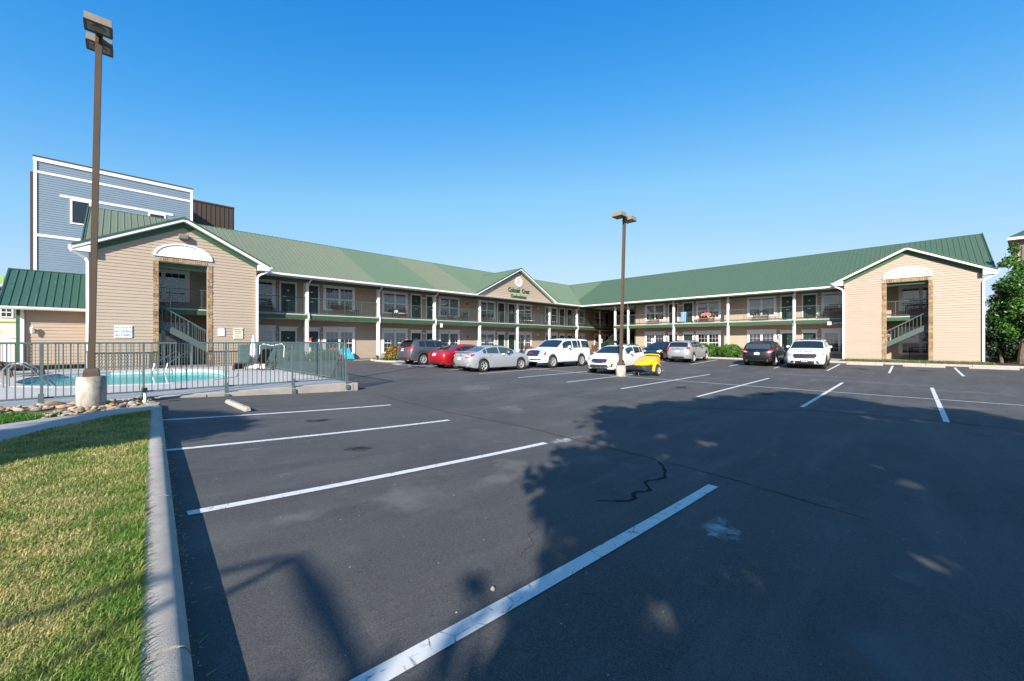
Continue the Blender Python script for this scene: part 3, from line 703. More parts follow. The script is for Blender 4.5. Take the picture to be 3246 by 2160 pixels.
for (x, y, rx, ry, m, rot, lab) in [(3.9, 3.95, .50, .16, 'scuff', .9, 'pale dusty scuff right of the second stall line'), (4.9, 3.35, .30, .14, 'scuff', .2, 'pale dusty scuff at the edge of the tree shade'), (2.1, 3.65, .55, .22, 'scuff', .7, 'large faint dusty patch in the nearest lit bay'),
        (3.2, 3.5, .45, .12, 'scuff', .4, 'faint dusty streak in the middle of the nearest lit bay'), (1.36, 6.7, .10, .07, 'scuff', 0, 'small pale grit spot beside the third stall line'), (1.36, 5.16, .09, .06, 'scuff', 0, 'small pale grit spot between the second and third lines'), (1.12, 3.8, .30, .12, 'scuff', .5, 'dusty patch near the kerb in the nearest bay'),
        (2.8, .12, .30, .20, 'scuff', .3, 'faint pale bloom in the shade near the bottom edge'), (4.06, -.01, .16, .09, 'scuff', .8, 'small pale bloom in the shade right of the paint splash'), (1.9, 9.6, .5, .16, 'scuff', 0, 'pale scuff beside the pool wheel stop'), (7.4, 7.6, .9, .25, 'scuff', 1.1, 'long pale scuff in the aisle past the stalls'), (9.5, 11.5, 1.2, .35, 'scuff', .7, 'broad pale scuff in the aisle before the pool corner'),
        (21.4, -1.2, 1.8, .35, 'scuff', 1.5, 'sandy streak beyond the last double stall line'), (23.1, 1.1, 2.2, .4, 'scuff', 1.55, 'sandy streak in front of the right gable stalls'), (16.2, -1.1, .8, .2, 'scuff', 1.5, 'sandy streak at the edge of the far shade'), (25.5, 4, 2.6, .5, 'scuff', 1.6, 'sandy streak in front of the white SUV'),
        (2.6, 5.9, .22, .14, 'oil', .5, 'dark oil stain in the second bay from the camera'), (2.9, 8.6, .25, .16, 'oil', .1, 'dark oil stain in the bay by the wheel stop'), (15.5, 6.3, .4, .25, 'oil', .3, 'dark oil stain in the middle bay near the lamp'), (15.8, 3.5, .4, .22, 'oil', 0, 'dark oil stain in the second middle bay from the right'), (31.5, 2.1, .4, .3, 'oil', 0, 'dark oil stain in the empty bay next to the white SUV'), (31.8, -.5, .4, .3, 'oil', .4, 'dark oil stain in the empty bay before the gable opening')]:
    blob(x, y, rx * 1.5, ry * 1.6, m, lab, dz=.003 + .0007 * random.random(), rot=rot)
# ------------------------------------------------------------------ the two-winged building
ZG, Z2, ZE = .45, 3.70, 6.30                     # ground floor, upper walkway, gutter top
WL, CL, GL = 31.0, 29.5, 29.10                   # left wing: wall, column line, gutter line (y)
WR, CR, GR = 43.0, 41.5, 41.10                   # right wing: wall, column line, gutter line (x)
PIT = .52; RL, RR = 37.0, 49.0; ZR = ZE + PIT * (RL - GL)
BLD = thing('motel_building', 'long two storey tan building of two wings with green metal roof and balconies', 'building', (20, 33, ZG))
def bp(name, m, mb, kind=None, label=None, **kw): return mb.build(name, m, BLD, kind=kind, label=label, **kw)
Lf = lambda a, d, z: (a, WL - d, z)              # left wing frame: along, out from the wall, up
Rf = lambda a, d, z: (WR - d, a, z)
CO = .168
def lap(mb, a0, a1, z0, z1, off=0):
    z = z0
    while z < z1 - .01:
        t = min(z + CO, z1)
        mb.quad((a0, off + .027, z), (a1, off + .027, z), (a1, off + .004, t), (a0, off + .004, t))
        mb.quad((a0, off, z), (a1, off, z), (a1, off + .027, z), (a0, off + .027, z)); z = t
mb = MB(Lf); lap(mb, -1.1, 53, ZG - .1, 6.1); bp('wall_siding', 'siding', mb, kind='stuff', fix=False)
mb = MB(Rf); lap(mb, -3.26, 22.83, ZG - .1, 6.1); bp('wall_siding', 'siding', mb, kind='stuff', fix=False)
mb = MB(lambda a, d, z: (a, 22.83 + d, z)); lap(mb, 43, 56, ZG - .1, 6.1); bp('wall_siding', 'siding', mb, kind='stuff', fix=False)
mb = MB(); mb.box(-1.1, 53, WL + .003, WL + .2, 0, 6.1).box(WR + .003, WR + .2, -3.26, 22.80, 0, 6.1)
mb.quad((-1.1, 31, 0), (-1.1, 44.8, 0), (-1.1, 44.8, 6.3), (-1.1, 31, 6.3)).quad((43, -3.26, 0), (56.6, -3.26, 0), (56.6, -3.26, 6.3), (43, -3.26, 6.3))
mb.quad((-1.1, 44.8, 0), (56.6, 44.8, 0), (56.6, 44.8, 6.3), (-1.1, 44.8, 6.3)).quad((56.6, -3.26, 0), (56.6, 44.8, 0), (56.6, 44.8, 6.3), (56.6, -3.26, 6.3))
mb.quad((-1.1, 44.8, 6.3), (-1.1, 31, 6.3), (-1.1, RL, ZR - .1)).quad((43, -3.26, 6.3), (56.6, -3.26, 6.3), (RR, -3.26, ZR - .1))
bp('wall_core', 'siding', mb, fix=False)
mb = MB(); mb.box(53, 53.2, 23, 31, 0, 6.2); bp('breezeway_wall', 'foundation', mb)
bp('corner_board', 'green_trim', MB().box(42.93, 43.06, 22.78, 22.90, ZG - .1, 6.05))
bp('corner_board', 'green_trim', MB().box(42.93, 43.06, 30.90, 30.97, ZG - .1, 6.05))
# walkway slabs, fascia, ceilings
def bbox(name, m, *a, **kw): return bp(name, m, MB().box(*a), **kw)
bbox('balcony_floor', 'deck', 5.95, 53, 29.44, WL - .02, 3.40, Z2); bbox('balcony_floor', 'deck', CR - .06, WR - .02, 3.72, 24.75, 3.40, Z2 - .001)
bbox('balcony_fascia', 'green_trim', 5.95, 53, 29.40, 29.437, 3.36, 3.62); bbox('balcony_fascia', 'green_trim', CR - .10, CR - .063, 3.72, 24.79, 3.36, 3.62)
bbox('balcony_fascia', 'green_trim', CR - .10, 43, 24.76, 24.80, 3.36, 3.62)
bbox('walkway_ceiling', 'ceiling', 5.95, 53, 29.46, WL - .03, 3.34, 3.357); bbox('walkway_ceiling', 'ceiling', CR - .04, 53, 3.72, 24.7, 3.34, 3.356)
bbox('walkway_ceiling', 'ceiling', -1.0, 53, 28.45, WL - .03, 6.09, 6.11); bbox('walkway_ceiling', 'ceiling', 40.3, 53, -3.2, 28.44, 6.09, 6.112)
# green beams and soffits
bbox('eave_beam', 'green_trim', 5.95, 53, CL - .08, CL + .08, 5.88, 6.085); bbox('eave_beam', 'green_trim', CR - .08, CR + .08, 3.72, CL - .1, 5.88, 6.085)
def soffit(name, x0, x1, y0, y1, z):
    mb = MB()
    mb.box(x0, x1, y0, y1, z, z + .015); long_x = (x1 - x0) > (y1 - y0); L0, L1 = (x0, x1) if long_x else (y0, y1); t = L0 + .1
    while t < L1 - .1:
        if long_x: mb.box(t, t + .012, y0 + .02, y1 - .02, z - .006, z - .0005)
        else: mb.box(x0 + .02, x1 - .02, t, t + .012, z - .006, z - .0005)
        t += .1
    return bp(name, 'soffit', mb)
for a in ((5.95, 23.9), (36.15, 41.2)): soffit('soffit', a[0], a[1], GL + .03, CL - .081, 6.12)
soffit('soffit', GR + .03, CR - .081, 4.1, 29.0, 6.12)
def gutter_x(x0, x1): bp('gutter', 'white', MB().prism([(GL - .09, 6.30), (GL - .09, 6.26), (GL - .055, 6.19), (GL + .03, 6.17), (GL + .03, 6.29)], x0, x1, 'x'))
def gutter_y(y0, y1): bp('gutter', 'white', MB().prism([(GR - .09, 6.30), (GR - .09, 6.26), (GR - .055, 6.19), (GR + .03, 6.17), (GR + .03, 6.29)], y0, y1, 'y'))
for a in ((6.6, 23.95), (36.1, 41.05)): gutter_x(*a)
gutter_y(4.45, 29.05)
for a in ((6.3, 23.95), (36.1, 41.2)): bbox('fascia', 'white', a[0], a[1], GL + .031, GL + .06, 6.10, 6.29)
bbox('fascia', 'white', GR + .031, GR + .06, 4.2, 29.1, 6.10, 6.29)

# roof sheets: ribbed metal panels, each cut where it meets a valley
def prof(w=.916):
    out = []
    for k in range(3):
        x = k * w / 3
        out += [(x, .001), (x + .035, .001), (x + .045, .032), (x + .075, .032), (x + .085, .001), (x + .19, .001), (x + .195, .007), (x + .215, .007), (x + .22, .001)]
    return out + [(w - .001, .001)]
NX, NZ = -PIT / math.hypot(1, PIT), 1 / math.hypot(1, PIT)
def panel_run(a0, a1, lo, hi, pt, matf, name='roof_panel', thick=True):
    w = .916; k = 0; a = a0
    while a < a1 - .02:
        pr = [(a + x, h) for x, h in prof() if a + x <= a1]; mb = MB(); A = []; B = []
        for x, h in pr:
            l, u = lo(x), hi(x)
            if u - l < .02: u = l + .02
            A.append(mb.p(*pt(x, l, h))); B.append(mb.p(*pt(x, u, h)))
        if max(hi(x) - lo(x) for x, _ in pr) > .1:
            for i in range(len(pr) - 1): mb.f.append([A[i], A[i + 1], B[i + 1], B[i]])
            bp(name, matf(a), mb, fix=False)
        a += w; k += 1
zm = lambda u: ZE + .01 + PIT * u                          # height of the main slope, u metres in from the gutter line
cut_mid = lambda x: max(0, (9.48 - PIT * abs(x - 30.0) - ZE) / PIT)
cut_left = lambda x: max(0, (8.52 - PIT * abs(x - 2.5) - ZE) / PIT)
cut_right = lambda y: max(0, (8.52 - PIT * abs(y - .25) - ZE) / PIT)
def lo_left(x): return max(cut_mid(x), cut_left(x) if x < 6.9 else 0, x - 12 - GL if x > 41.1 else 0, 0)
def lo_right(y): return max(cut_right(y) if y < 4.8 else 0, y + 12 - GR if y > 29.1 else 0, 0)
def batch(x):                                              # faded olive sheets with two greener patches between
    if x < 13.6: return 'roof1'
    if x < 18.8: return 'roof2'
    if x < 23.9: return 'roof1'
    return 'roof2'
panel_run(-1.4, 48.9, lo_left, lambda x: RL - GL, lambda x, u, h: (x, GL - .05 + u + h * NX, zm(u) + h * NZ), batch)
panel_run(-3.95, 36.9, lo_right, lambda y: RR - GR, lambda y, u, h: (GR - .05 + u + h * NX, y, zm(u) + h * NZ), lambda y: 'roof0' if y < 30 else 'roof2')
mb = MB(); mb.quad((-1.4, RL, ZR), (57.3, RL, ZR), (57.3, 45.3, 6.1), (-1.4, 45.3, 6.1)); mb.quad((RR, -3.95, ZR - .01), (57.1, -3.95, 6.1), (57.1, 45.3, 6.1), (RR, 37.2, ZR - .01))
bp('rear_slope', 'roof0', mb, fix=False)
bp('ridge_cap', 'roof0', MB().prism([(RL - .18, ZR - .05), (RL, ZR + .05), (RL + .18, ZR - .05)], -1.42, 49.1, 'x')); bp('ridge_cap', 'roof0', MB().prism([(RR - .18, ZR - .05), (RR, ZR + .05), (RR + .18, ZR - .05)], -3.97, 37.1, 'y'))
def rake(a, b, m='green_trim', w=.05, h=.16, off=(0, 0, 0)): 
    o = Vector(off); bp('rake_trim', m, MB().bar(Vector(a) + o, Vector(b) + o, w, h))
rake((-1.42, GL, ZE + .03), (-1.42, RL, ZR + .03), 'roof0'); rake((GR, -3.97, ZE + .03), (RR, -3.97, ZR + .03), 'roof0')
bp('valley_flashing', 'roof3', MB().bar((41.1, 29.1, ZE + .02), (48.9, 36.9, ZR + .01), .16, .02))

# cross gables: F maps (along, toward the yard, z)
def gable(F, half, zr, y_front, y_wall, ridge_in, frieze=.30, box_eave=True, mname='roof1', flip=1, rake_h=.17):
    ze = zr - PIT * half; cs = 1 / math.hypot(1, PIT)
    for s in (-1, 1):
        MAINOFF = ridge_in(1)
        pt = lambda t, u, h: F(s * (half - u) - s * h * NX, t, ze + PIT * u + h * NZ + .01)
        lo = lambda t: max(0, (ZE + PIT * (t - y_front - MAINOFF) - ze) / PIT) if t > y_front + MAINOFF else 0
        depth = (zr - ZE) / PIT + MAINOFF
        panel_run(y_front - .03, y_front + depth, lo, lambda t: half, pt, lambda a: mname)
        def P(u, t, z): return F(s * u, t, z)
        # drip edge, white fascia, soffit, frieze
        for (m, dz, hh, th, yy) in (('green_trim', .045, .09, .05, y_front - .01), ('white', -.075, rake_h, .035, y_front + .012)):
            mb = MB(F); zt = lambda u: zr - PIT * u + dz
            a = [(0, yy, zt(0) + hh / 2), (s * half, yy, zt(half) + hh / 2), (s * half, yy, zt(half) - hh / 2), (0, yy, zt(0) - hh / 2)]; b = [(q[0], yy + th, q[2]) for q in a]
            i = [mb.p(*q) for q in a + b]; mb.f += [i[0:4], i[4:8][::-1]] + [[i[k], i[(k + 1) % 4], i[4 + (k + 1) % 4], i[4 + k]] for k in range(4)]
            bp('rake_board', m, mb)
        mb = MB(F); zs = lambda u: zr - PIT * u - .155
        mb.quad((0, y_front + .05, zs(0)), (s * half, y_front + .05, zs(half)), (s * half, y_wall, zs(half)), (0, y_wall, zs(0))); bp('rake_soffit', 'soffit', mb, fix=False)
        mb = MB(F); hw = half - .5
        a = [(0, y_wall - .045, zs(0) + .04), (s * hw, y_wall - .045, zs(hw) + .04), (s * hw, y_wall - .045, zs(hw) - frieze), (0, y_wall - .045, zs(0) - frieze)]; b = [(q[0], y_wall - .02, q[2]) for q in a]
        i = [mb.p(*q) for q in a + b]; mb.f += [i[0:4], i[4:8][::-1]] + [[i[k], i[(k + 1) % 4], i[4 + (k + 1) % 4], i[4 + k]] for k in range(4)]
        bp('frieze_board', 'green_trim', mb)
        if box_eave:
            mb = MB(F); e0, e1 = s * (half - .62), s * (half + .02)
            pts = [(e0, ze + .10), (e1, ze - .03), (e1, ze - .14), (s * (half - .08), ze - .24), (e0, ze - .24)]
            A = [mb.p(x, y_front + .05, z) for x, z in pts]; B = [mb.p(x, y_wall + .1, z) for x, z in pts]
            mb.f += [A, B[::-1]] + [[A[k], A[(k + 1) % 5], B[(k + 1) % 5], B[k]] for k in range(5)]; bp('boxed_eave', 'white', mb)
            mb = MB(F); pts = [(s * (half + .01), ze + .01), (s * (half + .12), ze + .01), (s * (half + .10), ze - .07), (s * (half + .01), ze - .10)]
            A = [mb.p(x, y_front + .0, z) for x, z in pts]; B = [mb.p(x, y_front + 1.2, z) for x, z in pts]
            mb.f += [A, B[::-1]] + [[A[k], A[(k + 1) % 4], B[(k + 1) % 4], B[k]] for k in range(4)]; bp('gutter', 'white', mb)
    mb = MB(F); i = [mb.p(x, y, zr + z) for y in (y_front - .02, y_front + depth) for x, z in ((-.16, -.06), (0, .045), (.16, -.06))]
    mb.f += [[i[0], i[1], i[4], i[3]], [i[1], i[2], i[5], i[4]], [i[0], i[2], i[1]]]; bp('ridge_cap', 'roof0', mb, fix=False)
FLG = lambda a, t, z: (2.5 + a, t, z)
FRG = lambda a, t, z: (t, .25 + a, z)
FMG = lambda a, t, z: (30.0 + a, t, z)
gable(FLG, 4.12, 8.52, 27.9, 28.3, lambda q: GL - 27.9, mname='roof1')
gable(FRG, 4.12, 8.52, 39.7, 40.1, lambda q: GR - 39.7, mname='roof0')
gable(FMG, 6.06, 9.48, 28.9, 29.3, lambda q: GL - 28.9, frieze=.22, box_eave=False, mname='roof2')
# gable end walls: siding courses as single planks, split by the opening
def gable_planks(F, yw, x0, x1, o0, o1, otop, zr, half):
    z = ZG - .06
    while z < zr:
        zt = z + CO
        lim = lambda zz: (zr - .16 - zz) / PIT
        hw = lim(zt - .02)
        if hw < .15: break
        a0, a1 = max(x0, -hw), min(x1, hw)
        for (p, q) in ([(a0, o0), (o1, a1)] if zt < otop else [(a0, a1)]):
            if q - p < .05: continue
            mb = MB(F); i = [mb.p(*c) for c in ((p, yw - .029, z), (q, yw - .029, z), (q, yw - .005, zt), (p, yw - .005, zt), (p, yw + .01, z), (q, yw + .01, z), (q, yw + .01, zt), (p, yw + .01, zt))]
            mb.f += [[i[0], i[1], i[2], i[3]], [i[0], i[4], i[5], i[1]], [i[2], i[6], i[7], i[3]], [i[1], i[5], i[6], i[2]], [i[0], i[3], i[7], i[4]]]; bp('siding_plank', 'siding', mb)
        z = zt
    mb = MB(F)
    mb.box(x0, o0, yw + .012, yw + .14, 0, 6.2).box(o1, x1, yw + .012, yw + .14, 0, 6.2).box(o0 + .001, o1 - .001, yw + .012, yw + .14, otop, 6.2)
    mb.f.append([mb.p(x0, yw + .05, 6.2), mb.p(x1, yw + .05, 6.2), mb.p(0, yw + .05, zr - .1)]); bp('gable_core', 'siding', mb, fix=False)
    mb = MB(F)
    for xx in (x0, x1): mb.quad((xx, yw + .14, 0), (xx, yw + 2.7, 0), (xx, yw + 2.7, 6.2), (xx, yw + .14, 6.2))
    bp('gable_return', 'siding', mb, fix=False)
    for xx in (o0, o1): bp('opening_jamb', 'siding', MB(F).box(xx - .004, xx + .004, yw + .141, yw + .18, ZG, otop))
gable_planks(FLG, 28.3, -3.58, 3.45, -1.02, 1.05, 6.12, 8.52, 4.12)
gable_planks(FRG, 40.1, -3.51, 3.45, -1.07, 1.06, 6.12, 8.52, 4.12)
def stones(F, yw, o0, o1, otop):
    for s, e in ((-1, o0), (1, o1)):
        z = ZG - .05
        while z < otop + .02:
            h = random.choice([.10, .12, .14, .18, .21]); h = min(h, otop + .03 - z)
            if h < .04: break
            cuts = [0, .235] if random.random() < .45 else [0, random.choice([.09, .12, .15]), .235]
            for a, b in zip(cuts, cuts[1:]):
                d = random.uniform(.03, .065); xa, xb = e + s * a, e + s * b; xa, xb = min(xa, xb), max(xa, xb)
                bp('stone_brick', 'stone%d' % random.choice([0, 0, 1, 1, 2, 3, 3, 4, 5]), MB(F).box(xa + .004, xb - .004, yw - d, yw + .12, z + .004, z + h - .004), bevel=.006)
            z += h
    n = 23; x = o0 - .0; wdt = (o1 - o0) / n
    for k in range(n):
        d = random.uniform(.03, .06); bp('stone_brick', 'stone%d' % random.choice([0, 1, 1, 3, 3, 5]), MB(F).box(x + k * wdt + .004, x + (k + 1) * wdt - .004, yw - d, yw + .12, otop + .006, otop + .29), bevel=.006)
    bp('mortar', 'concrete', MB(F).box(o0 - .235, o0 - .003, yw - .022, yw + .008, ZG, otop + .28).box(o1 + .003, o1 + .235, yw - .022, yw + .008, ZG, otop + .28).box(o0 - .002, o1 + .002, yw - .022, yw + .008, otop + .004, otop + .285))
    bp('opening_beam', 'green_trim', MB(F).box(o0, o1, yw + .2, yw + .3, otop - .22, otop + .1))
    # sunburst fan over the opening
    cx = (o0 + o1) / 2; rx, rz, z0 = 1.27, .74, otop + .30
    E = lambda a, k=1: (cx + rx * k * math.cos(a), z0 + rz * k * math.sin(a))
    mb = MB(F); pr = None
    for k in range(25):
        a = math.pi * k / 24; o = E(a); i = E(a, .90); q = [mb.p(o[0], yw - .09, o[1]), mb.p(i[0], yw - .09, i[1]), mb.p(i[0], yw, i[1]), mb.p(o[0], yw, o[1])]
        if pr:
            for j in range(4): mb.f.append([pr[j], pr[(j + 1) % 4], q[(j + 1) % 4], q[j]])
        else: mb.f.append(q)
        pr = q
    mb.f.append(pr[::-1]); fan = bp('fan_panel', 'white', mb)
    for k in range(16):
        a0, a1 = math.pi * k / 16, math.pi * (k + 1) / 16; p, q = E(a0, .9), E(a1, .9)
        m2 = MB(F); m2.quad((cx, yw - .035, z0), (p[0], yw - .035, p[1]), (q[0], yw - .065, q[1]), (cx, yw - .037, z0)); m2.quad((p[0], yw - .035, p[1]), (p[0], yw - .066, p[1]), (cx, yw - .037, z0), (cx, yw - .0345, z0)); m2.build('fan_blade', 'white', fan, fix=False)
    MB(F).box(cx - rx, cx + rx, yw - .10, yw, z0 - .05, z0 - .002).build('fan_sill', 'white', fan)
stones(FLG, 28.3, -1.02, 1.05, 6.12); stones(FRG, 40.1, -1.07, 1.06, 6.12)
# middle pediment wall with lettering and round vent
mb = MB(FMG); z = 6.10
while z < 9.2:
    hw = (9.48 - .2 - z - CO) / PIT
    if hw < .1: break
    mb.quad((-hw, 29.262, z), (hw, 29.262, z), (hw, 29.295, z + CO), (-hw, 29.295, z + CO)); mb.quad((-hw, 29.30, z), (hw, 29.30, z), (hw, 29.262, z), (-hw, 29.262, z)); z += CO
bp('pediment_siding', 'siding', mb, kind='stuff', fix=False)
mb = MB(FMG); mb.f.append([mb.p(-6.0, 29.32, 6.1), mb.p(6.0, 29.32, 6.1), mb.p(0, 29.32, 9.3)]); bp('pediment_core', 'siding', mb, fix=False)
bp('pediment_beam', 'green_trim', MB().box(24.2, 35.8, 29.22, 29.42, 5.86, 6.10)); bp('pediment_beam', 'green_trim', MB().box(24.2, 35.8, 29.43, 29.6, 5.87, 6.08))
vt = bp('round_vent', 'white', MB(lambda x, y, z: (x, z, y)).lathe([(.40, -.03), (.52, -.03), (.52, .03), (.40, .03), (.40, -.03)], (30.0, 8.1, 29.24), 28, cap=False))
MB().lathe([(0, 0), (.41, 0)], (30, 29.255, 8.1), 24, axis='y', cap=False).build('backing', 'soffit', vt, fix=False)
for k in range(9):
    zz = 7.76 + k * .085; hw = math.sqrt(max(.01, .41 ** 2 - (zz - 8.1) ** 2)); MB().bar((30 - hw, 29.235, zz), (30 + hw, 29.235, zz), .02, .035).build('louvre', 'white', vt)
ltr = text('lettering', 'Colonial  Crest', .64, 'letter_green', BLD, face_left(30.0, 29.25, 6.98), .025, .017, .12, .80)
text('lettering', 'Condominiums', .48, 'letter_green', BLD, face_left(29.97, 29.25, 6.40), .025, .013, .12, .80)
# columns, railings, downspouts
COLS_L = [9.22, 14.43, 19.62, 24.81, 30.05, 35.33, 40.63, 45.9]; COLS_R = [24.6, 22.91, 17.66, 12.41, 7.16]
def column(F, a, d0):
    for z0, z1 in ((ZG - .15, 3.36), (Z2, 5.88)):
        mb = MB(F); w = .10
        mb.box(a - w, a + w, d0 - w, d0 + w, z0, z1).box(a - w - .025, a + w + .025, d0 - w - .025, d0 + w + .025, z1 - .07, z1 - .001).box(a - w - .02, a + w + .02, d0 - w - .02, d0 + w + .02, z0 + .001, z0 + .09); bp('column', 'white', mb)
for a in COLS_L: column(lambda x, y, z: (x, y, z), a, CL + .02)
for a in COLS_R: column(lambda x, y, z: (y, x, z), a, CR + .02)
def downspout(F, a, cl, gl):
    pts = [(a + .14, gl - .02, 6.18), (a + .14, gl - .02, 6.05), (a + .02, cl - .10, 5.72), (a + .02, cl - .10, 3.86), (a + .05, cl - .20, 3.66), (a + .05, cl - .20, 3.34), (a + .02, cl - .10, 3.12), (a + .02, cl - .10, ZG - .1)]
    mb = MB(F)
    for p, q in zip(pts, pts[1:]): mb.bar(p, q, .10, .075, up=(0, 1, 0))
    bp('downspout', 'white', mb)
for a in (9.22, 14.43, 19.62, 40.63): downspout(lambda x, y, z: (x, y, z), a, CL, GL)
for a in (22.91, 17.66, 12.41, 7.16): downspout(lambda x, y, z: (y, -x, z), -a, CR, GR)
def corner_spout(F, a, s, yw):
    pts = [(a + s * .62, yw - .25, 6.30), (a + s * .55, yw - .25, 6.12), (a + s * .12, yw - .06, 5.86), (a + s * .04, yw - .07, 5.7), (a + s * .04, yw - .07, ZG - .12)]
    mb = MB(F)
    for p, q in zip(pts, pts[1:]): mb.bar(p, q, .11, .085, up=(0, 1, 0))
    bp('downspout', 'white', mb)
for F, yw, l, r in ((FLG, 28.3, -3.58, 3.45), (FRG, 40.1, -3.51, 3.45)):
    corner_spout(F, l, -1, yw); corner_spout(F, r, 1, yw)
def railing(p, q, z0=Z2, h=1.12, nm='railing', zb=None, pk=.115):
    p = Vector((*p, z0)) if len(p) == 2 else Vector(p); q = Vector((*q, z0)) if len(q) == 2 else Vector(q); mb = MB(); up = Vector((0, 0, 1))
    mb.bar(p + up * h, q + up * h, .045, .04); mb.bar(p + up * .09, q + up * .09, .035, .035); L = (q - p).length
    for t in (0, 1): mb.bar(p + (q - p) * t - up * .05, p + (q - p) * t + up * h, .04)
    n2 = max(1, round(L / 1.3))
    for k in range(1, n2): mb.bar(p + (q - p) * (k / n2) + up * .0, p + (q - p) * (k / n2) + up * h, .032)
    r = bp(nm, 'rail', mb); mk = MB(); n = int(L / pk)
    for k in range(1, n): c = p + (q - p) * (k / n); mk.bar(c + up * .10, c + up * (h - .02), .0085)
    mk.build('pickets', 'rail', r, kind='stuff', fix=False); return r
st = [6.05] + COLS_L + [52.5]
for a, b in zip(st, st[1:]): railing((a + .1, CL), (b - .1, CL))
st = [3.8] + COLS_R[::-1]
for a, b in zip(st, st[1:]): railing((CR, a + .1), (CR, b - .1))
railing((-.9, CL), (4.9, CL)); railing((CR, -3.1), (CR, 3.5))
bbox('balcony_floor', 'deck', -1.0, 5.94, 29.44, WL - .02, 3.40, Z2 - .001); bbox('balcony_floor', 'deck', CR - .06, WR - .02, -3.2, 3.71, 3.40, Z2)
bbox('balcony_fascia', 'green_trim', -1.0, 5.94, 29.40, 29.437, 3.36, 3.62); bbox('balcony_fascia', 'green_trim', CR - .10, CR - .063, -3.2, 3.71, 3.36, 3.62)
bbox('walkway', 'concrete', -1.1, 53, 28.6, WL - .03, .0, ZG - .02); bbox('walkway', 'concrete', 40.2, WR - .03, -3.2, 28.59, .0, ZG - .021)
# stairs behind the gable openings and in the corner breezeway
def stair(F, a0, z0, a1, z1, d0, d1, m='rail'):
    """a0,z0 foot; a1,z1 head"""
    n = 18; mb = MB(F)
    for d in (d0, d1):
        i = [mb.p(a, dd, z) for dd in (d - .03, d + .03) for a, z in ((a0, z0 - .1), (a1, z1 - .30), (a1, z1 + .06), (a0, z0 + .26))]
        mb.f += [i[0:4], i[4:8]] + [[i[k], i[(k + 1) % 4], i[4 + (k + 1) % 4], i[4 + k]] for k in range(4)]
    s = bp('stair', m, mb)
    for k in range(n):
        t = (k + .5) / n; a = a0 + (a1 - a0) * t; z = z0 + (z1 - z0) * t; MB(F).box(min(a - .14, a + .14), max(a - .14, a + .14), d0 + .03, d1 - .03, z + .02, z + .06).build('tread', 'concrete', s)
    for d in (d0, d1):
        p, q = Vector(F(a0, d, z0 + .12)), Vector(F(a1, d, z1 + .06)); up = Vector((0, 0, 1)); mk = MB(); mk.bar(p + up * .92, q + up * .92, .045, .05); mk.bar(p + up * .08, q + up * .08, .03, .03)
        for k in range(27): c = p + (q - p) * (k / 26); mk.bar(c + up * .08, c + up * .92, .022 if k % 6 else .04)
        mk.build('handrail', m, s)
stair(lambda a, d, z: (a, d, z), 4.9, ZG, .20, 3.70, 28.62, 29.30)
stair(lambda a, d, z: (d, a, z), 3.0, ZG, -2.0, 3.70, 40.42, 41.20)
stair(lambda a, d, z: (d, a, z), 27.6, ZG, 23.6, 3.70, 43.6, 44.8, 'green_trim')

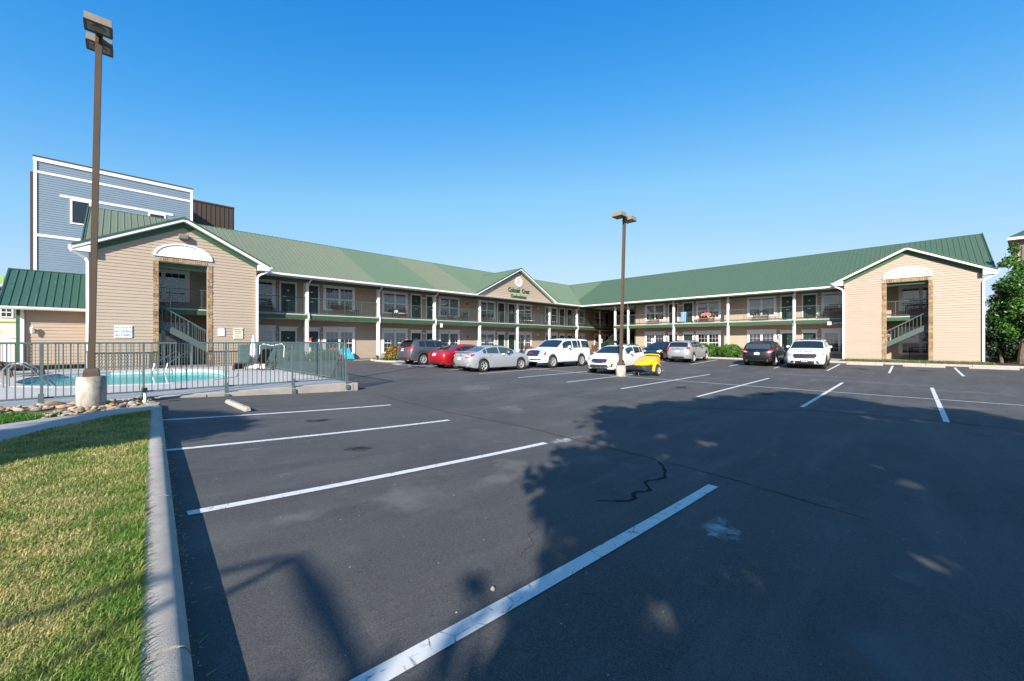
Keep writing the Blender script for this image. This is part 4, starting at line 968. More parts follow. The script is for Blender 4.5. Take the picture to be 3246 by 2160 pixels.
# ---- windows, doors, lanterns: built once per kind, then copied
TEMPL = []
def tmpl(name): o = bpy.data.objects.new(name, None); COL.objects.link(o); TEMPL.append(o); return o
def win_template(floor, style, w=2.40):
    """local: x from left trim edge, -y outward, z = 0 at trim bottom"""
    H = 1.90 if floor == 2 else 2.15; gt = 1.72 if floor == 2 else 1.75; gb = .10; T = .19; mr = .88; mull = .12; mid = w / 2
    mb = MB(); b = lambda x0, x1, d0, d1, z0, z1: mb.box(x0, x1, -d1, -d0, z0, z1)
    b(0, T, .02, .085, 0, gt + .001); b(w - T, w, .02, .085, 0, gt + .001); b(T, w - T, .02, .082, 0, gb); b(mid - mull / 2, mid + mull / 2, .02, .08, gb, gt)
    if floor == 2: b(0, w, .02, .088, gt, H)
    else:
        b(0, w, .02, .088, gt, gt + .28); b(-.03, w + .03, .02, .11, gt + .28, gt + .33); b(-.06, w + .06, .02, .15, gt + .33, gt + .38); b(.02, w - .02, .088, .10, gt + .02, gt + .05)
        i = [mb.p(mid + x, -y, gt + z) for y in (.088, .16) for x, z in ((-.07, .10), (.07, .10), (.11, .40), (-.11, .40))]; mb.f += [i[0:4], i[4:8]] + [[i[k], i[(k + 1) % 4], i[4 + (k + 1) % 4], i[4 + k]] for k in range(4)]
    me = mb.mesh('window'); me.materials.append(M['white']); root = bpy.data.objects.new('window', me); COL.objects.link(root); TEMPL.append(root)
    for x0, x1 in ((T, mid - mull / 2), (mid + mull / 2, w - T)):
        MB().box(x0, x1, -.026, -.022, gb, gt).build('unlit_backing', 'unlit_backing', root)
        for z0, z1, d in ((mr, gt, .062), (gb, mr, .052)):
            mb = MB(); f = .03
            mb.box(x0, x1, -d - .012, -d + .012, z0, z0 + f + .01).box(x0, x1, -d - .012, -d + .012, z1 - f, z1).box(x0, x0 + f, -d - .011, -d + .011, z0, z1).box(x1 - f, x1, -d - .011, -d + .011, z0, z1)
            for k in (1, 2): c = x0 + (x1 - x0) * k / 3; mb.box(c - .008, c + .008, -d - .008, -d + .004, z0, z1)
            c = (z0 + z1) / 2; mb.box(x0, x1, -d - .007, -d + .003, c - .008, c + .008); mb.build('sash', 'white', root)
            MB().quad((x0 + .01, -d, z0 + .01), (x1 - .01, -d, z0 + .01), (x1 - .01, -d, z1 - .01), (x0 + .01, -d, z1 - .01)).build('pane', 'pane', root, fix=False)
        if style == 'blind': MB().box(x0 + .02, x1 - .02, -.036, -.030, mr + .02, gt - .02).build('blind', 'blind', root)
        elif style == 'full': MB().box(x0 + .02, x1 - .02, -.036, -.030, gb + .06, gt - .02).build('blind', 'blind', root)
        elif style == 'curtain':
            mb = MB(); n = 24
            for k in range(n): xa, xb = x0 + .01 + (x1 - x0 - .02) * k / n, x0 + .01 + (x1 - x0 - .02) * (k + 1) / n; mb.quad((xa, -.034 + .004 * (k % 2), gb), (xb, -.034 + .004 * ((k + 1) % 2), gb), (xb, -.034 + .004 * ((k + 1) % 2), gt), (xa, -.034 + .004 * (k % 2), gt))
            mb.build('curtain', 'curtain', root, fix=False)
    return root
def door_template(floor):
    mb = MB(); w = 1.11; T = .10; H = 2.03
    mb.box(T + .005, w - T - .005, -.05, -.02, .01, H)
    for x0, x1 in ((.20, .50), (.61, .91)):
        for z0, z1 in ((.18, .78), (.92, 1.50), (1.62, 1.86)): mb.box(x0, x1, -.060, -.0505, z0, z1).box(x0 + .03, x1 - .03, -.068, -.0605, z0 + .03, z1 - .03)
    me = mb.mesh('door'); me.materials.append(M['door']); root = bpy.data.objects.new('door', me); COL.objects.link(root); TEMPL.append(root)
    mb = MB(); mb.box(0, T, -.085, -.02, 0, H + .02).box(w - T, w, -.085, -.02, 0, H + .02)
    if floor == 2: mb.box(0, w, -.087, -.02, H + .02, H + .15)
    else: mb.box(0, w, -.087, -.02, H + .02, H + .22).box(-.03, w + .03, -.11, -.02, H + .22, H + .27).box(-.06, w + .06, -.15, -.02, H + .27, H + .32)
    mb.build('door_frame', 'white', root)
    MB().lathe([(.012, -.05), (.012, -.09), (.03, -.10), (.03, -.12), (.0, -.13)], (.19, 0, .98), 10, axis='y').build('door_handle', 'brass', root, smooth=True)
    MB().box(.50, .61, -.078, -.066, 1.52, 1.60).build('number_plate', 'brass', root); MB().box(.44, .67, -.066, -.0515, .84, .89).build('mail_slot', 'steel', root)
    return root
def lantern_template():
    mb = MB(); mb.box(-.05, .05, -.04, -.015, -.05, .12).bar((0, -.03, .05), (0, -.13, .10), .025).lathe([(.02, .08), (.085, .10), (.03, .18), (.0, .22)], (0, -.14, 0), 8).lathe([(.0, -.20), (.02, -.17), (.05, -.12), (.055, -.115)], (0, -.14, 0), 8)
    for k in range(4): a = math.pi / 4 + k * math.pi / 2; mb.bar((.045 * math.cos(a), -.14 + .045 * math.sin(a), -.12), (.075 * math.cos(a), -.14 + .075 * math.sin(a), .10), .012)
    me = mb.mesh('wall_lantern'); me.materials.append(M['white']); root = bpy.data.objects.new('wall_lantern', me); COL.objects.link(root); TEMPL.append(root)
    MB().lathe([(.04, -.115), (.068, .095)], (0, -.14, 0), 8).build('lamp_glass', 'lens', root); return root
WT = {(f, s): win_template(f, s) for f in (1, 2) for s in ('blind', 'full', 'curtain', 'dark')}
DT = {f: door_template(f) for f in (1, 2)}; LT = lantern_template()
def put(t, side, a, z):
    loc = (a, WL, z) if side == 'L' else (WR, a, z)
    c = copy_tree(t, BLD, loc, 0 if side == 'L' else R(-90)); c.matrix_parent_inverse = BLD.matrix_basis.inverted(); return c
ZW = {2: 4.14, 1: .80}; ZD = {2: 3.84, 1: .50}
WLX = [5.24, 10.79, 15.44, 21.07, 25.77, 31.45, 36.20, 41.98, 46.73]
DLX = [7.88, 9.43, 18.12, 19.68, 28.45, 30.03, 38.93, 40.52, 49.38]
sty2 = ['dark', 'dark', 'blind', 'full', 'blind', 'curtain', 'dark', 'blind', 'blind', 'dark']; sty1 = ['full', 'curtain', 'full', 'curtain', 'full', 'curtain', 'dark', 'blind', 'full', 'dark']
for k, x in enumerate(WLX): put(WT[2, sty2[k]], 'L', x, ZW[2]); put(WT[1, sty1[k]], 'L', x, ZW[1])
for k, x in enumerate(DLX): put(DT[2], 'L', x, ZD[2]); put(DT[1], 'L', x, ZD[1])
for x in (7.76, 10.66, 17.98, 20.93, 28.31, 31.30, 38.78, 41.80):
    for z in (5.55, 2.28): put(LT, 'L', x, z)
put(WT[2, 'dark'], 'L', .62, 4.16); put(WT[1, 'blind'], 'L', .62, .8)
WRX = [21.6, 15.90, 11.16, 5.47]; DRX = [18.89, 17.29, 8.46, 6.86]
r2 = ['blind', 'blind', 'blind', 'blind']; r1 = ['full', 'dark', 'full', 'blind']
for k, y in enumerate(WRX): put(WT[2, r2[k]], 'R', y, ZW[2]); put(WT[1, r1[k]], 'R', y, ZW[1])
for y in DRX: put(DT[2], 'R', y, ZD[2]); put(DT[1], 'R', y, ZD[1])
for y in (19.02, 16.03, 8.58, 5.60):
    for z in (5.55, 2.28): put(LT, 'R', y, z)
put(WT[2, 'blind'], 'R', .72, 4.16); put(WT[1, 'blind'], 'R', .72, .8)
for t in TEMPL:
    for c in list(t.children): bpy.data.objects.remove(c)
    bpy.data.objects.remove(t)
for x, z in ((19.44, 5.72), (19.44, 2.55), (34.9, 5.7), (34.9, 2.6)): bp('emergency_light', 'sign_cream', MB().box(x - .17, x + .17, WL - .11, WL - .02, z - .08, z + .08).lathe([(.05, WL - .16), (.06, WL - .11)], (x - .1, 0, z + .03), 10, axis='y').lathe([(.05, WL - .16), (.06, WL - .11)], (x + .1, 0, z + .03), 10, axis='y'))
for y, z in ((17.54, 5.68), (17.54, 2.6)): bp('emergency_light', 'sign_cream', MB().box(WR - .11, WR - .02, y - .17, y + .17, z - .08, z + .08))
for x, z in ((24.5, 5.55), (24.5, 2.3)): bp('fire_alarm', 'red', MB().box(x - .07, x + .07, WL - .08, WL - .02, z - .09, z + .09))
bp('camera_housing', 'white', MB().box(41.1, 41.36, 4.6, 4.85, 3.15, 3.42).bar((41.3, 4.6, 3.2), (41.3, 4.2, 3.3), .03)); bp('camera_housing', 'white', MB().box(20.15, 20.3, 29.2, 29.38, 3.05, 3.4))
fl = bp('floodlight', 'bronze_light', MB().box(2.28, 2.70, 28.02, 28.26, 7.42, 7.68), bevel=.01); MB().box(2.31, 2.67, 28.0, 28.019, 7.44, 7.60).build('lens', 'lens', fl)
# ------------------------------------------------------------------ vehicles
def smooth_curve(pts, L, k=.07, n=240):
    x = np.linspace(0, L, n); z = np.interp(x, [p[0] for p in pts], [p[1] for p in pts]); w = int(max(1, k / (L / n)))
    ker = np.hanning(2 * w + 3)[1:-1]; ker /= ker.sum(); zp = np.pad(z, w, mode='edge'); return x, np.convolve(zp, ker, 'valid')
def wheel_mesh(Rw, wid, spokes, style):
    mb = MB(); mb.lathe([(Rw * .66, -wid / 2), (Rw * .93, -wid / 2), (Rw, -wid / 2 + .035), (Rw, wid / 2 - .035), (Rw * .93, wid / 2), (Rw * .66, wid / 2)], n=28, axis='y', cap=False)
    t = mb.mesh('wheel', smooth=True, ang=40); t.materials.append(M['tyre'])
    mb = MB(); rr = Rw * .67
    mb.lathe([(rr, wid / 2 - .005), (rr * .93, wid / 2 + .004), (rr * .88, wid / 2 - .03), (rr * .86, -wid / 2 + .02)], n=28, axis='y', cap=False)
    for k in range(spokes):
        a = 2 * math.pi * k / spokes + .2
        for da in ((-.13, .13) if style == 'twin' else (0,)):
            c, s = math.cos(a + da), math.sin(a + da); w = rr * (.10 if style == 'twin' else .17)
            i = []
            for r0, y0, ww in ((rr * .14, wid / 2 - .012, w * .7), (rr * .94, wid / 2 - .002, w)):
                for q in (-1, 1):
                    for dy in (0, -.03): i.append(mb.p(c * r0 - s * ww * q * .5, y0 + dy, s * r0 + c * ww * q * .5))
            mb.f += [[i[0], i[2], i[6], i[4]], [i[1], i[5], i[7], i[3]], [i[0], i[4], i[5], i[1]], [i[2], i[3], i[7], i[6]]]
    mb.lathe([(rr * .2, wid / 2 - .02), (rr * .2, wid / 2 + .002), (rr * .12, wid / 2 + .008)], n=14, axis='y')
    r = mb.mesh('rim', smooth=True, ang=30)
    mb = MB().lathe([(rr * .88, -.0), (.01, -.0)], n=24, axis='y', cap=False); d = mb.mesh('brake_disc'); d.materials.append(M['dark'])
    return t, r, d
def car(label, cat, name, loc, heading, L, W, H, WB, RO, Rw, top, belt, win, ws, bl, paint, roofw=.74, sill=.25, clad=False, arch=None, spokes=5, sty='one', rim='alloy', rails=None, glass='car_glass', front=None, rear=None, mirror=None, noseR=.17, tailR=.13, seams=(), group='cars parked on the lot', wwid=.22, sunroof=None, skirt=None):
    z0 = loc[2] if len(loc) > 2 else None
    ux, uy = math.cos(heading), math.sin(heading)
    px, py = loc[0], loc[1]; xr = RO - L / 2; xf = RO + WB - L / 2
    zr_, zf_ = g(px + ux * xr, py + uy * xr), g(px + ux * xf, py + uy * xf)
    root = thing(name, label, cat, (px, py, (zr_ + zf_) / 2 - (xf + xr) / 2 * (zf_ - zr_) / WB), heading, group, ry=-math.atan2(zf_ - zr_, WB))
    def add(nm, mesh, m, parent=None):
        if isinstance(mesh, MB): mesh = mesh.mesh(nm, smooth=True, ang=32)
        if not mesh.materials: mesh.materials.append(M[m])
        o = bpy.data.objects.new(nm, mesh); COL.objects.link(o); o.parent = parent or root; return o
    tx, tz = smooth_curve(top, L, .10); bx, bz = smooth_curve(belt, L, .15)
    T = lambda x: float(np.interp(x, tx, tz)); B = lambda x: float(np.interp(x, bx, bz))
    AX = (RO, RO + WB); Ra = arch or Rw + .055
    def hw(x):
        e = 1.0; 
        if x < .7: e -= .10 * ((.7 - x) / .7) ** 2.2
        if x > L - .9: e -= .17 * ((x - L + .9) / .9) ** 2.2
        return W / 2 * e
    def zbot(x):
        z = sill + (.05 * max(0, (.5 - x) / .5) if x < .5 else 0)
        for a in AX:
            d = abs(x - a)
            if d < Ra: z = max(z, Rw + math.sqrt(Ra * Ra - d * d))
        return z
    def section(x):
        h = hw(x); t = T(x); b = min(B(x), t - .012); zb = min(zbot(x), b - .06)
        f = min(1, max(0, (t - b - .10) / max(.1, H - B(L * .45) - .10))); c = .02 + .055 * f
        yr = h * .90 * (1 - f) + W / 2 * roofw * f; ze = max(t - c, b + .006); yb = h * .965
        sh = b - .10 * min(1, (b - zb) / .3); mid = zb + (sh - zb) * .55; low = zb + (sh - zb) * .22
        y4 = (yr + yb) / 2 + .022 * f
        return [(0, t), (yr * .45, t - .13 * c), (yr * .82, t - .48 * c), (yr, ze), (y4, (ze + b) / 2), (yb, b), (h, sh), (h * 1.0, mid), (h * .985, low), (h * .945, zb)]
    def bulge(x, y, z):
        h = hw(x); r = abs(y) / h; xx = x
        if x < .6: k = ((.6 - x) / .6) ** 2; xx += k * (tailR * (.45 * r ** 2 + .75 * r ** 5) + .10 * max(0, (.48 - z) / .25) + .10 * ((z - .66) / .5) ** 2)
        if x > L - .7: k = ((x - L + .7) / .7) ** 2; xx -= k * (noseR * (.6 * r ** 2 + .5 * r ** 4) + .06 * ((z - .6) / .4) ** 2 + .09 * max(0, (.42 - z) / .2) + .07 * max(0, (z - .62) / .25))
        return xx
    def S(x, v, s=1):
        q = section(x); i = min(int(v), 8); t = v - i
        y = q[i][0] * (1 - t) + q[i + 1][0] * t; z = q[i][1] * (1 - t) + q[i + 1][1] * t
        return (bulge(x, y, z) - L / 2, s * y, z)
    xs = set(np.linspace(0, L, 64).round(3)); 
    for a in AX: xs |= set((a + Ra * np.cos(np.linspace(0.02, math.pi - .02, 17))).round(3)) | {round(a - Ra - .004, 3), round(a + Ra + .004, 3)}
    xs = sorted(x for x in xs if 0 <= x <= L); mb = MB(); rows = []
    for x in xs:
        q = section(x); ring = [mb.p(bulge(x, s * y, z) - L / 2, s * y, z) for s, seq in ((-1, q[::-1]), (1, q[1:])) for y, z in seq]; rows.append(ring)
    for a, b in zip(rows, rows[1:]):
        for j in range(len(a) - 1): mb.f.append([a[j], a[j + 1], b[j + 1], b[j]])
    for x, ring in ((xs[0], rows[0]), (xs[-1], rows[-1])):          # bowed bumper faces
        q = section(x); prev = None; NT = 10
        for j, (y, z) in enumerate(q):
            if j == 0: cur = [ring[9]] * (NT + 1)
            else: cur = [ring[9 - j]] + [mb.p(bulge(x, y * t, z) - L / 2, y * t, z) for t in [2 * k / NT - 1 for k in range(1, NT)]] + [ring[9 + j]]
            if prev:
                for k in range(NT):
                    f_ = [prev[k], prev[k + 1], cur[k + 1], cur[k]]; f_ = [v for n_, v in enumerate(f_) if v not in f_[:n_]]
                    if len(f_) > 2: mb.f.append(f_)
            prev = cur
    me = mb.mesh('body', smooth=True, ang=38); body = add('body', me, paint)
    tree = BVHTree.FromPolygons([tuple(v.co) for v in me.vertices], [tuple(p.vertices) for p in me.polygons])
    def proj(phi, pts3, nm, m, off=.006, parent=None, cuts=3):
        ca, sa = math.cos(phi), math.sin(phi); bm = bmesh.new()
        vs = [bm.verts.new((-p[0] * sa + p[1] * ca, p[2], 0)) for p in pts3]; bm.faces.new(vs)
        bmesh.ops.triangulate(bm, faces=bm.faces); bmesh.ops.subdivide_edges(bm, edges=bm.edges, cuts=cuts, use_grid_fill=True)
        for v in bm.verts:
            u, z = v.co.x, v.co.y; o = Vector((ca * 5 - sa * u, sa * 5 + ca * u, z)); hit = tree.ray_cast(o, Vector((-ca, -sa, 0)))
            if hit[0] is None:
                n_ = tree.find_nearest(o - Vector((ca, sa, 0)) * (5 - L * .48 * abs(ca) - W * .5 * abs(sa))); hit = n_
            nn = hit[1]; nn = nn if nn.dot(Vector((ca, sa, 0))) > 0 else -nn; v.co = hit[0] + nn * off
        bmesh.ops.recalc_face_normals(bm, faces=bm.faces)
        mm = bpy.data.meshes.new(nm); bm.to_mesh(mm); bm.free(); mm.polygons.foreach_set('use_smooth', [True] * len(mm.polygons)); return add(nm, mm, m, parent)
    def rect(y0, y1, z0, z1, x=0): return [(x, y0, z0), (x, y1, z0), (x, y1, z1), (x, y0, z1)]
    # glazing
    def surf_patch(nm, x0, x1, v0, v1, both, m, off=.007, nx=10, nv=6, s=1):
        mb = MB(); gr = {}
        vv = np.linspace(-v1, v1, nv * 2 + 1) if both else np.linspace(v0, v1, nv + 1)
        for i, x in enumerate(np.linspace(x0, x1, nx + 1)):
            for j, v in enumerate(vv):
                q = Vector(S(x, abs(v), -1 if v < 0 else (1 if both else s)))
                q2 = Vector(S(min(x + .02, L), abs(v), -1 if v < 0 else (1 if both else s))) - q; q3 = Vector(S(x, min(abs(v) + .05, 9), -1 if v < 0 else (1 if both else s))) - q
                n_ = q2.cross(q3); n_ = n_.normalized() if n_.length > 1e-9 else Vector((0, 0, 1))
                if n_.z < 0 and both: n_ = -n_
                if not both and n_.y * s < 0: n_ = -n_
                gr[i, j] = mb.p(*(q + n_ * off))
        for i in range(nx):
            for j in range(len(vv) - 1): mb.f.append([gr[i, j], gr[i + 1, j], gr[i + 1, j + 1], gr[i, j + 1]])
        return add(nm, mb.mesh(nm, smooth=True, ang=60), m)
    surf_patch('windshield', ws[0], ws[1], 0, 2.72, True, glass); surf_patch('rear_window', bl[0], bl[1], 0, bl[2] if len(bl) > 2 else 2.6, True, glass)
    if sunroof: surf_patch('sunroof', sunroof[0], sunroof[1], 0, 2.1, True, 'car_glass', nx=3)
    for s in (-1, 1):
        for (a, b) in win: surf_patch('side_window', a, b, 3.22, 4.80, False, glass, s=s, nx=8, nv=4)
        for (a, b) in seams:                                   # doors: panels set a hair proud, each with its handle
            d = surf_patch('door', a, b, 5.05, 8.75, False, paint, off=.005, s=s, nx=8, nv=6)
            hx = a + .16; q = Vector(S(hx, 5.75, s)); 
            add('door_handle', MB().box(q.x - .02, q.x + .16, q.y - .012 + s * .012, q.y + .012 + s * .016, q.z - .016, q.z + .016), 'chrome' if not clad else paint, d)
    # underside, arches: black boxes make the arch recesses look dark
    add('underbody', MB().box(-L / 2 + .35, L / 2 - .4, -W / 2 + .27, W / 2 - .27, sill - .04, .62), 'dark')
    for a in AX:
        for s in (-1, 1): add('wheel_well', MB().box(a - L / 2 - Ra, a - L / 2 + Ra, s * (W / 2 - .34), s * (W / 2 - .30), sill + .02, Rw + Ra - .03), 'dark')
    if clad:
        for s in (-1, 1):
            for a in AX:
                pts = []
                for k in range(15):
                    an = math.pi * k / 14; x = a + (Ra + .025) * math.cos(an); z = Rw + (Ra + .025) * math.sin(an); h = hw(x); pts.append((x - L / 2, s * (h * .99), z))
                add('arch_cladding', MB().tube([(pts[0][0], pts[0][1], sill)] + pts + [(pts[-1][0], pts[-1][1], sill)], .038, 6), 'clad')
            add('sill_cladding', MB().box(AX[0] + Ra - L / 2, AX[1] - Ra - L / 2, s * (W / 2 - .06) - .05, s * (W / 2 - .06) + .05, sill - .02, sill + .15), 'clad')
    if skirt: 
        for s in (-1, 1): add('running_board', MB().box(AX[0] + Ra - L / 2, AX[1] - Ra - L / 2, s * (W / 2 - .05) - .07, s * (W / 2 - .05) + .07, sill - .05, sill + .01), skirt)
    tm, rm, dm = wheel_mesh(Rw, wwid, spokes, sty); rm.materials.append(M[rim])
    for a in AX:
        for s in (-1, 1):
            w = bpy.data.objects.new('wheel', tm); COL.objects.link(w); w.parent = root; w.location = (a - L / 2, s * (W / 2 - wwid / 2 - .025), Rw); w.rotation_euler = (0, random.random() * 6, 0 if s > 0 else math.pi)
            for q, mm in (('rim', rm), ('brake_disc', dm)): o = bpy.data.objects.new(q, mm); COL.objects.link(o); o.parent = w
    mx = mirror or ws[0] - .25
    for s in (-1, 1):
        q = Vector(S(mx, 4.7, s)); mb = MB(); c = q + Vector((0, s * .15, .07)); r = []
        for y, k in ((-.10, .7), (-.05, 1), (.06, 1), (.10, .6)):
            r.append([mb.p(c.x + dx * k, c.y + y, c.z + dz * k) for dx, dz in ((-.07, -.07), (.05, -.06), (.06, .04), (-.03, .075), (-.07, .06))])
        for a_, b_ in zip(r, r[1:]):
            for j in range(5): mb.f.append([a_[j], a_[(j + 1) % 5], b_[(j + 1) % 5], b_[j]])
        mb.f += [r[0][::-1], r[-1]]; mb.bar(q + Vector((0, -s * .01, .0)), c + Vector((0, -s * .05, -.04)), .05); m_ = add('mirror', mb, paint)
        add('mirror_glass', MB().box(c.x - .082, c.x - .072, c.y - .08, c.y + .08, c.z - .055, c.z + .055), 'chrome', m_)
    if rails:
        for s in (-1, 1):
            a, b = rails; pts = [Vector(S(x, 2.75, s)) for x in np.linspace(a, b, 7)]; off = [0, .05, .06, .06, .06, .05, 0]
            add('roof_rail', MB().tube([p + Vector((0, 0, o)) for p, o in zip(pts, off)], .018, 6), 'black')
    if front: front(proj, rect, add, S, L, W)
    if rear: rear(proj, rect, add, S, L, W)
    return root
PI = math.pi
def both(f):
    for s in (-1, 1): f(s)
def plate_rear(proj, rect, add, y, z, ph=PI, txt=None):
    p = proj(ph, rect(-.155, .155, z - .075, z + .075), 'licence_plate', 'plate', .012, cuts=0); return p
def lamp_block(proj, ang, s, pts, nm, m, off=.007, parent=None): return proj(ang, [(x, s * y, z) for x, y, z in pts], nm, m, off, parent)

# grey SUV
def kia_rear(proj, rect, add, S, L, W):
    b = -L / 2
    both(lambda s: lamp_block(proj, PI - s * .6, s, [(b + .02, .50, 1.02), (b + .3, .90, 1.04), (b + .3, .92, 1.16), (b + .05, .78, 1.19), (b + .02, .50, 1.17)], 'tail_light', 'tail'))
    both(lambda s: proj(PI, [(b, s * .48, 1.02), (b, s * .60, 1.02), (b, s * .60, 1.17), (b, s * .48, 1.17)], 'tail_light', 'tail'))
    both(lambda s: proj(PI - s * .35, [(b, s * .62, .54), (b, s * .82, .55), (b, s * .82, .62), (b, s * .62, .62)], 'reflector', 'tail'))
    proj(PI, rect(-.78, .78, .34, .50), 'rear_bumper_trim', 'clad', .012); plate_rear(proj, rect, add, 0, 1.0); proj(PI, rect(-.12, .12, 1.13, 1.17), 'badge', 'chrome', .010, cuts=0)
    add('roof_spoiler', MB().box(b + .22, b + .55, -.62, .62, 1.60, 1.64), 'black'); add('brake_light', MB().box(b + .20, b + .225, -.18, .18, 1.60, 1.635), 'tail')
    both(lambda s: add('exhaust', MB().lathe([(.05, b + .02), (.05, b + .2)], (0, s * .55, .33), 10, axis='x'), 'chrome'))
SUVTOP = lambda L, H, z1, cow, hood, nose: [(0, .98), (.10, 1.08), (.42, H - .12), (.70, H - .03), (1.6, H), (2.5, H - .03), (L - 2.05, H - .14), (cow, z1), (L - .5, hood), (L - .12, nose), (L, nose - .18)]
car('dark grey SUV parked beside the nandina bush, tail towards the pool', 'car', 'parked_suv', (15.47, 23.5), .02, 4.76, 1.89, 1.69, 2.78, 1.06, .365,
    [(0, 1.0), (.06, 1.14), (.36, 1.52), (.55, 1.63), (1.2, 1.69), (2.2, 1.68), (2.75, 1.60), (3.62, 1.13), (4.3, 1.03), (4.66, .88), (4.76, .72)], [(0, 1.12), (1, 1.16), (2, 1.10), (3.5, 1.05), (4.3, .95), (4.76, .72)],
    [(.78, 1.22), (1.28, 2.02), (2.08, 3.0)], (2.78, 3.56), (.10, .40, 2.2), 'paint_grey', clad=True, seams=((1.32, 2.05), (2.09, 3.15)), spokes=7, sty='twin', rear=kia_rear, rails=None, sill=.30)
# red sedan
def mazda_rear(proj, rect, add, S, L, W):
    b = -L / 2
    both(lambda s: lamp_block(proj, PI - s * .55, s, [(b, .42, .88), (b + .02, .62, .83), (b + .32, .90, .90), (b + .38, .91, .98), (b + .03, .60, .96)], 'tail_light', 'tail'))
    proj(PI, rect(-.62, .62, .965, .99), 'chrome_strip', 'chrome', .012); plate_rear(proj, rect, add, 0, .84); proj(PI, rect(-.06, .06, 1.0, 1.07), 'badge', 'chrome', .010, cuts=0)
    proj(PI, rect(-.7, .7, .28, .36), 'rear_bumper_trim', 'clad', .010)
    both(lambda s: add('exhaust', MB().lathe([(.045, b + .02), (.045, b + .2)], (0, s * .60, .31), 10, axis='x'), 'chrome'))
SED = [(0, .70), (.04, .98), (.25, 1.06), (.62, 1.085), (1.35, 1.36), (1.9, 1.44), (2.4, 1.45), (2.85, 1.40), (3.72, 1.00), (4.4, .88), (4.75, .72), (4.87, .55)]
car('red sedan with chrome tail strip parked between the grey SUV and silver sedan', 'car', 'parked_sedan', (15.73, 20.1), .02, 4.87, 1.84, 1.45, 2.83, 1.08, .345, SED, [(0, .80), (.7, 1.03), (2, .98), (3.6, .94), (4.5, .80), (4.87, .56)],
    [(1.08, 1.42), (1.46, 2.22), (2.28, 3.25)], (2.92, 3.68), (.72, 1.32), 'paint_red', roofw=.66, seams=((1.46, 2.24), (2.28, 3.3)), spokes=8, rear=mazda_rear, rim='alloy', sill=.22)
# silver sedan
def altima_rear(proj, rect, add, S, L, W):
    b = -L / 2
    both(lambda s: lamp_block(proj, PI - s * .75, s, [(b, .52, .79), (b + .05, .74, .76), (b + .40, .89, .92), (b + .36, .88, .985), (b + .02, .66, .965)], 'tail_light', 'tail'))
    both(lambda s: lamp_block(proj, PI - s * .75, s, [(b + .02, .60, .84), (b + .06, .74, .83), (b + .13, .80, .90), (b + .03, .66, .92)], 'tail_lens', 'tail_clear', .011))
    proj(PI, rect(-.30, .30, .62, .86), 'plate_recess', 'paint_silver', .004); plate_rear(proj, rect, add, 0, .73); proj(PI, rect(-.28, .28, .855, .885), 'chrome_strip', 'chrome', .012); proj(PI, rect(-.05, .05, .92, .98), 'badge', 'chrome', .01, cuts=0)
    add('boot_spoiler', MB().box(b + .10, b + .30, -.60, .60, 1.075, 1.105), 'paint_silver'); proj(PI, rect(-.72, .72, .26, .32), 'rear_bumper_trim', 'clad', .006)
    both(lambda s: add('exhaust', MB().lathe([(.045, b + .02), (.045, b + .2)], (0, s * .58, .30), 10, axis='x'), 'chrome'))
car('silver sedan with clear tail lamps parked in front of the white full-size SUV', 'car', 'parked_sedan', (15.62, 17.3), -.06, 4.82, 1.80, 1.47, 2.776, 1.05, .335,
    [(0, .72), (.03, .98), (.2, 1.05), (.55, 1.075), (1.30, 1.37), (1.85, 1.46), (2.35, 1.47), (2.85, 1.41), (3.75, 1.02), (4.35, .90), (4.70, .74), (4.82, .56)], [(0, .80), (.7, 1.0), (2, .95), (3.6, .91), (4.5, .78), (4.82, .56)],
    [(1.0, 1.22), (1.28, 2.10), (2.18, 3.22)], (2.92, 3.70), (.66, 1.26), 'paint_silver', roofw=.68, seams=((1.26, 2.14), (2.18, 3.28)), spokes=6, rear=altima_rear, glass='car_glass_light', sill=.22, sunroof=(2.0, 2.5))
# white full-size SUV
def yukon_front(proj, rect, add, S, L, W):
    f = L / 2
    proj(0, rect(-.52, .52, .74, 1.12), 'grille_frame', 'chrome', .012); gq = proj(0, rect(-.465, .465, .78, 1.08), 'grille', 'grille', .022)
    for k in range(4): proj(0, rect(-.44, .44, .80 + k * .075, .825 + k * .075), 'grille_bar', 'steel', .036, gq, 2)
    for sgn, ch in zip((.16, 0, -.16), 'GMC'):
        t = text('emblem_letter', ch, .125, 'red', root_, Matrix.Translation((f - .0, sgn * .8, .885)) @ Matrix.Rotation(PI / 2, 4, 'Z') @ Matrix.Rotation(PI / 2, 4, 'X'), .012, .003); t.parent = gq; t.matrix_parent_inverse = Matrix()
    both(lambda s: lamp_block(proj, s * .55, s, [(f - .05, .56, .80), (f - .12, .80, .80), (f - .36, .97, .99), (f - .36, .97, 1.10), (f - .06, .56, 1.07)], 'headlight', 'headlight'))
    both(lambda s: lamp_block(proj, s * .9, s, [(f - .20, .86, .80), (f - .34, .95, .82), (f - .40, .98, 1.08), (f - .34, .95, 1.08)], 'headlight_edge', 'tail', .011))
    proj(0, rect(-.62, .62, .50, .58), 'lower_grille', 'grille', .010); both(lambda s: proj(s * .4, [(f, s * .62, .50), (f, s * .86, .50), (f, s * .86, .60), (f, s * .62, .60)], 'fog_lamp', 'steel', .01)); proj(0, rect(-.92, .92, .30, .42), 'front_valance', 'clad', .010)
    add('roof_rack', MB().box(-1.9, .3, -.66, -.62, 1.885, 1.93).box(-1.9, .3, .62, .66, 1.885, 1.93), 'black')
root_ = None
_text = text
def car_text_root(): return bpy.data.objects.new('tmp', None)
root_ = car_text_root()
